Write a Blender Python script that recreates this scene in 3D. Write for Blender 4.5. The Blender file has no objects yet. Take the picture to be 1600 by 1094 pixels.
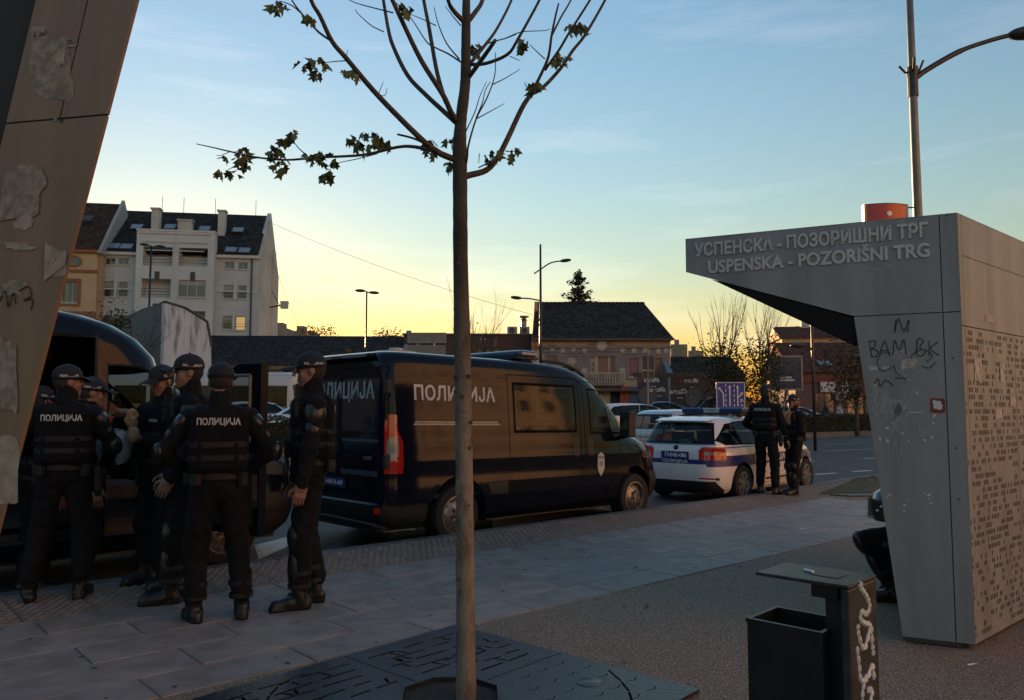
import bpy, bmesh, math, random
import numpy as np
from mathutils import Vector, Matrix
random.seed(7); np.random.seed(7)
R = math.radians; PI = math.pi
SC = bpy.context.scene; COL = SC.collection
# ------------------------------------------------------------------ camera
F_PX, CX, CY, CAM_H, PITCH = 1230.0, 800.0, 547.0, 1.45, math.atan(91/1230)
cam_d = bpy.data.cameras.new('camera'); cam = bpy.data.objects.new('camera', cam_d); COL.objects.link(cam)
cam.location = (0, 0, CAM_H); cam.rotation_euler = (PI/2 + PITCH, 0, 0)
cam_d.sensor_width = 36; cam_d.lens = 36*F_PX/1600; cam_d.clip_start = 0.05; cam_d.clip_end = 8000
SC.camera = cam
# ------------------------------------------------------------------ sky, sun, exposure
SUN_AZ, SUN_EL = -23.0, 6.3          # degrees left of the view direction, degrees up
world = bpy.data.worlds.new('World'); SC.world = world; world.use_nodes = True
wn, wl = world.node_tree.nodes, world.node_tree.links
wn.clear()
wo = wn.new('ShaderNodeOutputWorld'); bg = wn.new('ShaderNodeBackground'); sky = wn.new('ShaderNodeTexSky')
sky.sky_type = 'NISHITA'; sky.sun_disc = False
sky.sun_elevation = R(SUN_EL); sky.sun_rotation = R(SUN_AZ)
sky.altitude = 80; sky.air_density = 2.0; sky.dust_density = 0.2; sky.ozone_density = 4.0
bg.inputs['Strength'].default_value = 0.07
# thin high cirrus over the whole sky
tc = wn.new('ShaderNodeTexCoord'); mp = wn.new('ShaderNodeMapping'); mp.inputs['Scale'].default_value = (1.2, 2.0, 9.0)
mp.inputs['Rotation'].default_value = (0.1, 0.16, 0.3)
nz = wn.new('ShaderNodeTexNoise'); nz.inputs['Scale'].default_value = 1.7; nz.inputs['Detail'].default_value = 6; nz.inputs['Roughness'].default_value = .6
rp = wn.new('ShaderNodeValToRGB'); rp.color_ramp.elements[0].position = .54; rp.color_ramp.elements[1].position = .80
rp.color_ramp.elements[0].color = (0, 0, 0, 1); rp.color_ramp.elements[1].color = (.5, .5, .5, 1)
hs = wn.new('ShaderNodeHueSaturation'); hs.inputs['Saturation'].default_value = .45; hs.inputs['Value'].default_value = 1.35
mx = wn.new('ShaderNodeMix'); mx.data_type = 'RGBA'
wl.new(tc.outputs['Generated'], mp.inputs[0]); wl.new(mp.outputs[0], nz.inputs['Vector']); wl.new(nz.outputs['Fac'], rp.inputs[0])
wl.new(sky.outputs[0], hs.inputs['Color']); wl.new(rp.outputs[0], mx.inputs['Factor'])
wl.new(sky.outputs[0], mx.inputs['A']); wl.new(hs.outputs[0], mx.inputs['B'])
hs2 = wn.new('ShaderNodeHueSaturation'); hs2.inputs['Saturation'].default_value = 1.02
wb = wn.new('ShaderNodeMix'); wb.data_type = 'RGBA'; wb.blend_type = 'MULTIPLY'; wb.inputs['Factor'].default_value = 1; wb.inputs['B'].default_value = (1.07, .99, 1.05, 1)
wl.new(mx.outputs['Result'], hs2.inputs['Color']); wl.new(hs2.outputs[0], wb.inputs['A'])   # the camera's white balance
wl.new(wb.outputs['Result'], bg.inputs['Color']); wl.new(bg.outputs[0], wo.inputs[0])
sun_d = bpy.data.lights.new('sun', 'SUN'); sun = bpy.data.objects.new('sun', sun_d); COL.objects.link(sun)
sun_d.energy = 4.0; sun_d.angle = R(.55); sun_d.color = (1, .58, .28)
sd = Vector((math.sin(R(SUN_AZ))*math.cos(R(SUN_EL)), math.cos(R(SUN_AZ))*math.cos(R(SUN_EL)), math.sin(R(SUN_EL))))
sun.rotation_euler = sd.to_track_quat('Z', 'Y').to_euler(); sun.location = (-30, 40, 40)
SC.view_settings.view_transform = 'Standard'; SC.view_settings.look = 'None'
SC.view_settings.exposure = 2.25; SC.view_settings.gamma = 1.0; SC.view_settings.use_curve_mapping = False
SC.cycles.use_denoising = True
SC.cycles.max_bounces = 8; SC.cycles.transparent_max_bounces = 16; SC.cycles.caustics_reflective = False; SC.cycles.caustics_refractive = False
SC.cycles.sample_clamp_indirect = 4.0

# ------------------------------------------------------------------ helpers
def ray(px, py):
    a = (px-CX)/F_PX; b = (CY-py)/F_PX; c, s = math.cos(PITCH), math.sin(PITCH)
    return Vector((a, c-b*s, s+b*c))
def at(px, py, Y):                       # the point at distance Y along the view axis seen at a photo pixel
    r = ray(px, py); return Vector((0, 0, CAM_H)) + r*(Y/r.y)
def gnd(px, py, z=0.0):                  # the point of a level plane seen at a photo pixel
    r = ray(px, py); return Vector((0, 0, CAM_H)) + r*((z-CAM_H)/r.z)
TH = R(41.5); U = Vector((math.cos(TH), math.sin(TH), 0)); V = Vector((-math.sin(TH), math.cos(TH), 0))
def SV(s, v, z=0.0): return U*s + V*v + Vector((0, 0, z))

_mats = {}
def mat(name, col=(.5,.5,.5), rough=.6, metal=0.0, var=.12, vscale=6.0, bump=0.0, bscale=60.0, spec=.5, coat=0.0, emit=None, estr=1.0,
        alpha=1.0, rnd=0.0, detail=5, col2=None, lo=.35, hi=.65, stretch=None, sheen=0.0):
    """Procedural principled material: base colour modulated by noise (object space), optional second colour in patches, bump."""
    if name in _mats: return _mats[name]
    m = bpy.data.materials.new(name); m.use_nodes = True; nt = m.node_tree; n, l = nt.nodes, nt.links
    b = n['Principled BSDF']; c = (*col, 1)
    b.inputs['Roughness'].default_value = rough; b.inputs['Metallic'].default_value = metal
    b.inputs['Specular IOR Level'].default_value = spec; b.inputs['Coat Weight'].default_value = coat; b.inputs['Coat Roughness'].default_value = .08
    if sheen: b.inputs['Sheen Weight'].default_value = sheen
    if alpha < 1: b.inputs['Alpha'].default_value = alpha
    if emit: b.inputs['Emission Color'].default_value = (*emit, 1); b.inputs['Emission Strength'].default_value = estr
    t = n.new('ShaderNodeTexCoord'); src = t.outputs['Object']
    if stretch:
        q = n.new('ShaderNodeMapping'); q.inputs['Scale'].default_value = stretch; l.new(src, q.inputs[0]); src = q.outputs[0]
    if var > 0 or col2:
        z = n.new('ShaderNodeTexNoise'); z.inputs['Scale'].default_value = vscale; z.inputs['Detail'].default_value = detail; l.new(src, z.inputs['Vector'])
        r = n.new('ShaderNodeValToRGB'); e = r.color_ramp.elements
        e[0].position = lo; e[1].position = hi
        if col2: e[0].color = c; e[1].color = (*col2, 1)
        else:
            e[0].color = (*[x*(1-var) for x in col], 1); e[1].color = (*[min(1, x*(1+var)) for x in col], 1)
        l.new(z.outputs['Fac'], r.inputs[0]); out = r.outputs[0]
        if rnd:
            oi = n.new('ShaderNodeObjectInfo'); mr = n.new('ShaderNodeMapRange'); mr.inputs['To Min'].default_value = 1-rnd; mr.inputs['To Max'].default_value = 1+rnd
            l.new(oi.outputs['Random'], mr.inputs['Value'])
            mm = n.new('ShaderNodeMix'); mm.data_type = 'RGBA'; mm.blend_type = 'MULTIPLY'; mm.inputs['Factor'].default_value = 1
            cb = n.new('ShaderNodeCombineColor')
            for k in range(3): l.new(mr.outputs[0], cb.inputs[k])
            l.new(out, mm.inputs['A']); l.new(cb.outputs[0], mm.inputs['B']); out = mm.outputs['Result']
        l.new(out, b.inputs['Base Color'])
    else: b.inputs['Base Color'].default_value = c
    if bump:
        z2 = n.new('ShaderNodeTexNoise'); z2.inputs['Scale'].default_value = bscale; z2.inputs['Detail'].default_value = 4; l.new(src, z2.inputs['Vector'])
        bp = n.new('ShaderNodeBump'); bp.inputs['Strength'].default_value = bump; bp.inputs['Distance'].default_value = .02
        l.new(z2.outputs['Fac'], bp.inputs['Height']); l.new(bp.outputs[0], b.inputs['Normal'])
    _mats[name] = m; return m

def glass(name, tint=(.02,.03,.03), see=.45, rough=.03, spec=.6):
    """Thin tinted pane: part transparent, part glossy."""
    if name in _mats: return _mats[name]
    m = bpy.data.materials.new(name); m.use_nodes = True; n, l = m.node_tree.nodes, m.node_tree.links
    b = n['Principled BSDF']; b.inputs['Base Color'].default_value = (*tint, 1); b.inputs['Roughness'].default_value = rough
    b.inputs['Specular IOR Level'].default_value = spec
    t = n.new('ShaderNodeBsdfTransparent'); t.inputs[0].default_value = (.62, .70, .68, 1)
    x = n.new('ShaderNodeMixShader'); x.inputs[0].default_value = see
    l.new(b.outputs[0], x.inputs[1]); l.new(t.outputs[0], x.inputs[2]); l.new(x.outputs[0], n['Material Output'].inputs[0])
    _mats[name] = m; return m

def lk(name, data, parent=None, loc=None):
    o = bpy.data.objects.new(name, data); COL.objects.link(o)
    if parent is not None: o.parent = parent
    if loc is not None: o.location = loc
    return o
def tag(o, label=None, cat=None, group=None, kind=None):
    if label: o['label'] = label
    if cat: o['category'] = cat
    if group: o['group'] = group
    if kind: o['kind'] = kind
    return o
def thing(name, label, cat, loc=(0,0,0), rz=0.0, group=None, rx=0.0, ry=0.0):
    o = lk(name, None); o.location = loc; o.rotation_euler = (rx, ry, rz); o.empty_display_size = .2
    return tag(o, label, cat, group)
def dup(root, parent=None):
    c = root.copy(); COL.objects.link(c); c.parent = parent
    for ch in root.children: dup(ch, c)
    return c

class MB:
    def __init__(s): s.v = []; s.f = []; s.m = []
    def add(s, vs, fs, m=0):
        o = len(s.v); s.v += [tuple(p) for p in vs]; s.f += [tuple(i+o for i in f) for f in fs]; s.m += [m]*len(fs); return s
    def box(s, x0, x1, y0, y1, z0, z1, m=0, M=None):
        vs = [(x, y, z) for z in (z0, z1) for y in (y0, y1) for x in (x0, x1)]
        if M is not None: vs = [M @ Vector(p) for p in vs]
        return s.add(vs, [(0,2,3,1),(4,5,7,6),(0,1,5,4),(2,6,7,3),(0,4,6,2),(1,3,7,5)], m)
    def prism(s, poly, d, m=0, mside=None):
        n = len(poly); P = [Vector(p) for p in poly]; D = Vector(d); o = len(s.v)
        s.add(P + [p+D for p in P], [tuple(range(n)), tuple(range(2*n-1, n-1, -1))], m)
        s.f += [(o+i, o+i+n, o+(i+1) % n+n, o+(i+1) % n) for i in range(n)]; s.m += [m if mside is None else mside]*n; return s
    def tube(s, pts, r, n=8, m=0, caps=True):
        P = [Vector(p) for p in pts]; k = len(P)
        rs = r if hasattr(r, '__len__') else [r]*k
        o = len(s.v); prev = None
        for i in range(k):
            d = (P[min(i+1, k-1)]-P[max(i-1, 0)])
            d = d.normalized() if d.length > 1e-9 else Vector((0, 0, 1))
            if prev is None: a = d.orthogonal().normalized()
            else:
                a = prev - d*prev.dot(d); a = a.normalized() if a.length > 1e-6 else d.orthogonal().normalized()
            prev = a; b = d.cross(a)
            for j in range(n):
                t = 2*PI*j/n; s.v.append(tuple(P[i] + (a*math.cos(t)+b*math.sin(t))*rs[i]))
        for i in range(k-1):
            for j in range(n):
                s.f.append((o+i*n+j, o+i*n+(j+1) % n, o+(i+1)*n+(j+1) % n, o+(i+1)*n+j)); s.m.append(m)
        if caps:
            s.f.append(tuple(o+j for j in range(n-1, -1, -1))); s.f.append(tuple(o+(k-1)*n+j for j in range(n))); s.m += [m, m]
        return s
    def lathe(s, prof, n=24, m=0, M=None):      # prof: (radius, axial) about local z
        o = len(s.v)
        for r, z in prof:
            for j in range(n):
                t = 2*PI*j/n; p = Vector((r*math.cos(t), r*math.sin(t), z)); s.v.append(tuple(M @ p if M is not None else p))
        for i in range(len(prof)-1):
            for j in range(n):
                s.f.append((o+i*n+j, o+i*n+(j+1) % n, o+(i+1)*n+(j+1) % n, o+(i+1)*n+j)); s.m.append(m)
        return s
    def ball(s, c, r, nu=12, nv=8, m=0, M=None):
        r = r if hasattr(r, '__len__') else (r, r, r); o = len(s.v)
        for i in range(nv+1):
            p = PI*i/nv
            for j in range(nu):
                t = 2*PI*j/nu
                q = Vector((c[0]+r[0]*math.sin(p)*math.cos(t), c[1]+r[1]*math.sin(p)*math.sin(t), c[2]+r[2]*math.cos(p)))
                s.v.append(tuple(M @ q if M is not None else q))
        for i in range(nv):
            for j in range(nu):
                s.f.append((o+i*nu+j, o+(i+1)*nu+j, o+(i+1)*nu+(j+1) % nu, o+i*nu+(j+1) % nu)); s.m.append(m)
        return s
    def mesh(s, name, smooth=False, merge=False):
        me = bpy.data.meshes.new(name); me.from_pydata(s.v, [], s.f)
        me.polygons.foreach_set('material_index', np.array(s.m, dtype=np.int32))
        if merge:
            bm = bmesh.new(); bm.from_mesh(me); bmesh.ops.remove_doubles(bm, verts=bm.verts, dist=1e-5); bm.to_mesh(me); bm.free()
        me.update()
        if smooth:
            me.polygons.foreach_set('use_smooth', np.ones(len(me.polygons), dtype=bool))
            if smooth is not True: me.set_sharp_from_angle(angle=R(smooth))
        return me
    def build(s, name, mats, parent=None, smooth=False, merge=False, loc=None, bevel=0):
        me = s.mesh(name, smooth, merge)
        for q in (mats if isinstance(mats, (list, tuple)) else [mats]): me.materials.append(q)
        o = lk(name, me, parent, loc)
        if bevel:
            md = o.modifiers.new('bevel', 'BEVEL'); md.width = bevel; md.segments = 2; md.limit_method = 'ANGLE'; md.harden_normals = False
        return o

def frame(origin, x, y, z=None):          # matrix whose columns are the given axes
    x = Vector(x).normalized(); y = Vector(y); z = x.cross(y).normalized() if z is None else Vector(z).normalized(); y = z.cross(x)
    M = Matrix.Identity(4)
    for i in range(3): M[i][0], M[i][1], M[i][2], M[i][3] = x[i], y[i], z[i], origin[i]
    return M
def text(body, size, M, material, parent, bold=0.0, depth=.002, width=None, name='lettering', shear=0.0, align='CENTER', space=1.0):
    """Flat lettering; M maps text x/y to the surface (z = outward)."""
    c = bpy.data.curves.new('t', 'FONT'); c.body = body; c.size = size; c.offset = bold; c.extrude = depth; c.align_x = align; c.align_y = 'CENTER'
    c.resolution_u = 3; c.shear = shear; c.space_character = space
    o = bpy.data.objects.new('t', c); COL.objects.link(o)
    me = bpy.data.meshes.new_from_object(o.evaluated_get(bpy.context.evaluated_depsgraph_get()))
    bpy.data.objects.remove(o); bpy.data.curves.remove(c)
    if width:
        xs = [v.co.x for v in me.vertices]; k = width/(max(xs)-min(xs))
        me.transform(Matrix.Diagonal((k, 1, 1, 1)))
    me.transform(M); me.name = name; me.materials.clear(); me.materials.append(material)
    return lk(name, me, parent)
def cr(pts, n):                            # Catmull-Rom resampling of a polyline
    P = [Vector(p) for p in pts]; P = [P[0]*2-P[1]] + P + [P[-1]*2-P[-2]]; out = []
    for i in range(1, len(P)-2):
        for k in range(n):
            t = k/n; a, b, c, d = P[i-1:i+3]
            out.append(.5*((2*b)+(c-a)*t+(2*a-5*b+4*c-d)*t*t+(3*b-a-3*c+d)*t**3))
    out.append(P[-2]); return out
# ================================================================== materials used in many places
M_asph = mat('road_asphalt', (.062,.063,.062), .72, spec=.3, var=.22, vscale=1.3, bump=.35, bscale=140, detail=8)
M_plaza = mat('exposed_aggregate', (.140,.100,.066), .75, vscale=95, bump=.7, bscale=130, col2=(.50,.38,.26), lo=.46, hi=.70, detail=3, var=0)
M_paver = mat('granite_paver', (.250,.210,.178), .62, var=.22, vscale=5, bump=.12, bscale=220, rnd=.11, detail=9)
M_tact = mat('tactile_concrete', (.205,.165,.130), .7, var=.22, vscale=9, bump=.25, bscale=160, rnd=.10)
M_kerb = mat('kerb_granite', (.12,.117,.112), .65, var=.2, vscale=10, bump=.2, bscale=160, rnd=.15)
M_line = mat('road_paint_and_glare', (.52,.52,.49), .55, var=.0, col2=(.22,.22,.21), vscale=16, lo=.45, hi=.75)
M_soil = mat('soil', (.028,.022,.017), .95, var=.4, vscale=14, bump=.8, bscale=50)
M_verge = mat('dry_verge', (.105,.080,.050), .95, col2=(.045,.060,.022), vscale=3.2, lo=.4, hi=.62, bump=.8, bscale=45)
M_black = mat('black_paint', (.012,.013,.015), .45, var=.1)
M_dmetal = mat('dark_painted_steel', (.028,.031,.036), .42, metal=.3, var=.25, vscale=12, bump=.05)
M_galv = mat('galvanised_steel', (.20,.21,.215), .45, metal=.6, var=.15, vscale=10)
M_white = mat('white_paint', (.74,.74,.72), .5, var=.05)
M_lgrey = mat('light_grey_print', (.52,.53,.53), .55, var=.08)

# ================================================================== ground
def sheet(name, poly, z, m, parent=None, kind='structure', z0=None):
    mb = MB()
    if z0 is None: mb.add([(p[0], p[1], z) for p in poly], [tuple(range(len(poly)))])
    else: mb.prism([(p[0], p[1], z0) for p in poly], (0, 0, z-z0))
    o = mb.build(name, m, parent)
    bm = bmesh.new(); bm.from_mesh(o.data); bmesh.ops.triangulate(bm, faces=bm.faces, ngon_method='EAR_CLIP'); bmesh.ops.recalc_face_normals(bm, faces=bm.faces)
    bm.to_mesh(o.data); bm.free()
    if kind and parent is None: o['kind'] = kind
    return o
sheet('ground', [(-4000,-4000),(4000,-4000),(4000,4000),(-4000,4000)], -.30, mat('far_ground', (.09,.085,.075), .9, vscale=.02))
road = sheet('road', [(-160,-60),(160,-60),(200,190),(-160,75)], -.15, M_asph, z0=-.28)
kerb_line = [SV(-60, 7.4), SV(12.3, 7.4), Vector((7.15,16.75,0)), Vector((10.2,19.2,0)), Vector((34,35.5,0)), Vector((90,70,0))]
plaza = sheet('plaza_ground', [(p.x, p.y) for p in kerb_line] + [(140,-55),(-60,-55)], -.008, M_plaza, z0=-.27)
pav = tag(lk('pavement', None), kind='structure')
# granite pavers: five running-bond courses between the tactile strip and the aggregate
edges = [4.23, 4.60, 5.02, 5.44, 5.86, 6.30]
pmesh = {}
for r in range(5):
    v0, v1 = edges[r], edges[r+1]; L = .98 if r % 2 else .86; s = -5.5 + (.37*r) % .8; k = 0
    for i in range(21):
        if s + i*L > 12.2: break
        key = (r, k % 3); dz = (.0, .0015, -.0015)[k % 3]; k += 1
        if key not in pmesh:
            mb = MB(); g = .004
            b = [(g, v0+g), (L-g, v0+g), (L-g, v1-g), (g, v1-g)]; c = .006
            t = [(g+c, v0+g+c), (L-g-c, v0+g+c), (L-g-c, v1-g-c), (g+c, v1-g-c)]
            vs = [SV(p[0], p[1], -.03) for p in b] + [SV(p[0], p[1], -.005+dz) for p in b] + [SV(p[0], p[1], dz) for p in t]
            fs = [(8,9,10,11)] + [(i_, (i_+1) % 4, (i_+1) % 4+4, i_+4) for i_ in range(4)] + [(i_+4, (i_+1) % 4+4, (i_+1) % 4+8, i_+8) for i_ in range(4)]
            mb.add(vs, fs); me = mb.mesh('paver'); me.materials.append(M_paver); pmesh[key] = me
        lk('paver', pmesh[key], pav, SV(s + i*L, 0))
# tactile tiles with rows of raised bars
mb = MB(); T = .46
mb.add([SV(a, b, -.02) for a, b in ((.003,.003),(T-.003,.003),(T-.003,T-.003),(.003,T-.003))] + [SV(a, b, 0) for a, b in ((.003,.003),(T-.003,.003),(T-.003,T-.003),(.003,T-.003))],
       [(4,5,6,7),(0,1,5,4),(1,2,6,5),(2,3,7,6),(3,0,4,7)])
for i in range(6):
    for j in range(8):
        a, b = .018+i*.0735 + (.03 if j % 2 else 0), .014+j*.0565
        w, h = .042, .020
        if a+w > T-.006: w = T-.006-a
        mb.add([SV(a, b, 0), SV(a+w, b, 0), SV(a+w, b+h, 0), SV(a, b+h, 0), SV(a+.007, b+.005, .007), SV(a+w-.007, b+.005, .007), SV(a+w-.007, b+h-.005, .007), SV(a+.007, b+h-.005, .007)],
               [(4,5,6,7),(0,1,5,4),(1,2,6,5),(2,3,7,6),(3,0,4,7)])
tm = mb.mesh('tactile_tile'); tm.materials.append(M_tact)
for i in range(38):
    for j in range(2): lk('tactile_tile', tm, pav, SV(-5.3+i*T, 6.305+j*T))
# kerb stones
mb = MB(); L = .98
P = [(0,7.235),(L-.006,7.235),(L-.006,7.415),(0,7.415)]
mb.add([SV(a, b, -.2) for a, b in P] + [SV(a, b, -.012) for a, b in P] + [SV(a+(.01 if a < .1 else -.01), b+(.012 if b < 7.3 else -.018), .002) for a, b in P],
       [(8,9,10,11)] + [(i, (i+1) % 4, (i+1) % 4+4, i+4) for i in range(4)] + [(i+4, (i+1) % 4+4, (i+1) % 4+8, i+8) for i in range(4)])
km = mb.mesh('kerb_stone'); km.materials.append(M_kerb)
for i in range(18): lk('kerb_stone', km, pav, SV(-5.4+i*.98, 0))
def kerb_run(a, b, w=.18, h0=-.2, h1=.003, step=1.0, parent=pav):
    a, b = Vector(a), Vector(b); d = (b-a).normalized(); n = Vector((-d.y, d.x, 0)); k = int((b-a).length/step)
    mb = MB(); mb.box(0, step-.008, -w, .012, h0, h1, M=frame((0,0,0), d, n)); me = mb.mesh('kerb_stone'); me.materials.append(M_kerb)
    for i in range(k): lk('kerb_stone', me, parent, a+d*(i*step))
kerb_run(SV(12.25, 7.4), (7.15,16.75,0)); kerb_run((7.15,16.75,0), (10.2,19.2,0)); kerb_run((10.2,19.2,0), (26,30.0,0))
# dry verge beside the kerb, with an edging strip and grass tufts
vg = [(5.25,13.55),(9.6,14.05),(16,19.5),(17,23.5),(10.1,18.95),(7.2,16.5)]
verge = sheet('dirt_verge', vg, .012, M_verge, z0=-.05)
mb = MB()
for k in range(3):
    a, b = Vector((5.35+.1*k,13.30-.09*k,0)), Vector((9.7,13.85-.09*k,0)); d = (b-a).normalized(); n = Vector((-d.y, d.x, 0))
    M = frame(a, d, n); mb.box(0, (b-a).length, 0, .075, -.01, .014, M=M)
mb.build('verge_edging', M_dmetal, pav)
mb = MB(); rg = random.Random(3)
for _ in range(1500):
    t, w = rg.random(), rg.random()
    if rg.random() < .35: w = w*.5+.5
    a = Vector((7.2,16.5,0)).lerp(Vector((17,23.5,0)), t); b = Vector((5.25,13.55,0)).lerp(Vector((16,19.5,0)), t); p = b.lerp(a, w)
    h = rg.uniform(.03,.10); an = rg.uniform(0, 6.3); e = Vector((math.cos(an), math.sin(an), 0))*.006; tip = Vector((rg.uniform(-.04,.04), rg.uniform(-.04,.04), h))
    mb.add([p-e+Vector((0,0,.01)), p+e+Vector((0,0,.01)), p+tip], [(0,1,2)])
tag(mb.build('grass', mat('dry_grass', (.075,.085,.025), .8, var=.4, vscale=3)), 'sparse dry grass on the verge beyond the paving', 'grass', kind='stuff')
# trodden chewing gum and oil spots on the pavers and aggregate
mb = MB(); rg = random.Random(77)
for _ in range(150):
    p = SV(rg.uniform(-4.5,10), rg.uniform(3.0,6.25), .0032 if rg.random() < 2 else 0); r_ = rg.uniform(.008,.022); n_ = 8
    mb.add([p+Vector((math.cos(6.283*k/n_)*r_*rg.uniform(.7,1.2), math.sin(6.283*k/n_)*r_*rg.uniform(.7,1.2), 0)) for k in range(n_)], [tuple(range(n_))])
tag(mb.build('gum_spots', mat('old_gum', (.045,.042,.040), .8, var=.2)), 'dark trodden gum spots scattered over the paving', 'gum spots', kind='stuff')
# road paint and painted sky glare
marks = tag(lk('markings_and_glare', None), kind='structure')
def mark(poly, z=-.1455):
    mb = MB(); mb.add([(p[0], p[1], z) for p in poly], [tuple(range(len(poly)))]); mb.build('painted_line_or_glare', M_line, marks)
def dash(a, ang, L, w=.12):
    d = Vector((math.cos(R(ang)), math.sin(R(ang)), 0)); n = Vector((-d.y, d.x, 0)); a = Vector((*a, 0))
    mark([a-n*w/2, a+d*L-n*w/2, a+d*L+n*w/2, a+n*w/2])
for k in range(-9, 10):                       # short broken line along the bay
    p = Vector((7.3,19.15,0)) + Vector((math.cos(R(34)), math.sin(R(34)), 0))*(k*1.55); dash((p.x, p.y), 34, .85, .16)
for k in range(-5, 6):
    p = Vector((9.3,24.1,0)) + Vector((math.cos(R(31)), math.sin(R(31)), 0))*(k*5.0); dash((p.x-2.4, p.y-1.45), 31, 2.6)
for k in range(-5, 5):
    p = Vector((11.64,29.65,0)) + Vector((math.cos(R(30)), math.sin(R(30)), 0))*(k*7); dash((p.x, p.y), 30, 4.2)
for k in range(-3, 5):
    p = Vector((14,35.2,0)) + Vector((math.cos(R(31)), math.sin(R(31)), 0))*(k*6); dash((p.x, p.y), 31, 2.8)
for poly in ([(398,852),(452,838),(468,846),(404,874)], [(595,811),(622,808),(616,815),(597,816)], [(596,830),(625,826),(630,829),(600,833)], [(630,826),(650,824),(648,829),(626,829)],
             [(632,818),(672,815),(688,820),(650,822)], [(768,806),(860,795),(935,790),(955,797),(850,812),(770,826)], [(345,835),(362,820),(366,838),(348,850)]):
    mark([gnd(*q, -.1455) for q in poly])  # bay marks, plus sky glare under the van laid on as whitish patches
mb = MB(); mb.box(-.03,.05,-.02,.02,0,.004); mb.add([(.1,.0,.004),(.16,.03,.01),(.14,.06,.004)], [(0,1,2)])
tag(mb.build('litter', M_white, loc=gnd(1253,826)), 'small white scrap of litter on the paving', 'litter')
mb = MB(); mb.tube([(0,0,.004),(.05,.02,.004)], .004, 6, m=0); mb.tube([(.05,.02,.004),(.07,.028,.004)], .0042, 6, m=1)
tag(mb.build('cigarette_end', [M_white, mat('filter_tan',(.5,.3,.12))], loc=gnd(1512,1040)), 'cigarette end on the aggregate beside the shelter foot', 'cigarette')
for k, (q, a) in enumerate([((672,952),.3), ((667,987),1.2), ((590,1003),2.0)]):
    mb = MB(); mb.add([(-.03,0,.003),(0,-.012,.008),(.035,0,.004),(0,.015,.012)], [(0,1,2,3)])
    o = mb.build('fallen_leaf', mat('pale_dry_leaf',(.32,.28,.2),.8), loc=gnd(*q)); o.rotation_euler[2] = a
    tag(o, ['dry leaf on the pavers, farthest of three by the trunk','dry leaf on the pavers, middle of three by the trunk','dry leaf on the pavers, nearest the tree grate'][k], 'leaf', 'dry leaves on the pavers')

# ================================================================== cutting polygons out of meshes (openings, panes, panels)
def inset(poly, d):
    n = len(poly); P = [Vector((p[0], p[1])) for p in poly]; A = sum(P[i].x*P[(i+1) % n].y-P[(i+1) % n].x*P[i].y for i in range(n)); sg = 1 if A > 0 else -1; out = []
    for i in range(n):
        a, b, c = P[i-1], P[i], P[(i+1) % n]; e1, e2 = (b-a).normalized(), (c-b).normalized()
        n1, n2 = Vector((-e1.y, e1.x))*sg, Vector((-e2.y, e2.x))*sg; k = n1+n2; out.append(b + k*(d/max(.25, 1+n1.dot(n2))))
    return out
def cut(bm, poly, ia, ib, cond, delete=False):
    """Split the faces that satisfy cond(center, normal) along a convex polygon in the plane of axes ia, ib; return those inside."""
    P = [Vector((p[0], p[1])) for p in poly]; n = len(P); A = sum(P[i].x*P[(i+1) % n].y-P[(i+1) % n].x*P[i].y for i in range(n))
    if A < 0: P = P[::-1]
    a0, a1 = min(p.x for p in P), max(p.x for p in P); b0, b1 = min(p.y for p in P), max(p.y for p in P)
    def near(f):
        va = [v.co[ia] for v in f.verts]; vb = [v.co[ib] for v in f.verts]
        return max(va) > a0-1e-4 and min(va) < a1+1e-4 and max(vb) > b0-1e-4 and min(vb) < b1+1e-4
    for i in range(n):
        p, q = P[i], P[(i+1) % n]; e = (q-p).normalized(); nrm = Vector((0,0,0)); nrm[ia] = -e.y; nrm[ib] = e.x; co = Vector((0,0,0)); co[ia] = p.x; co[ib] = p.y
        fs = [f for f in bm.faces if cond(f.calc_center_median(), f.normal) and near(f)]
        g = set(fs)
        for f in fs: g.update(f.edges); g.update(f.verts)
        bmesh.ops.bisect_plane(bm, geom=list(g), dist=1e-5, plane_co=co, plane_no=nrm)
    bm.normal_update(); ins = []
    for f in bm.faces:
        c = f.calc_center_median()
        if not (a0 <= c[ia] <= a1 and b0 <= c[ib] <= b1) or not cond(c, f.normal): continue
        w = Vector((c[ia], c[ib]))
        if all((P[(i+1) % n]-P[i]).cross(w-P[i]) > -1e-7 for i in range(n)): ins.append(f)
    if delete: bmesh.ops.delete(bm, geom=ins, context='FACES'); return []
    return ins

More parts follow.
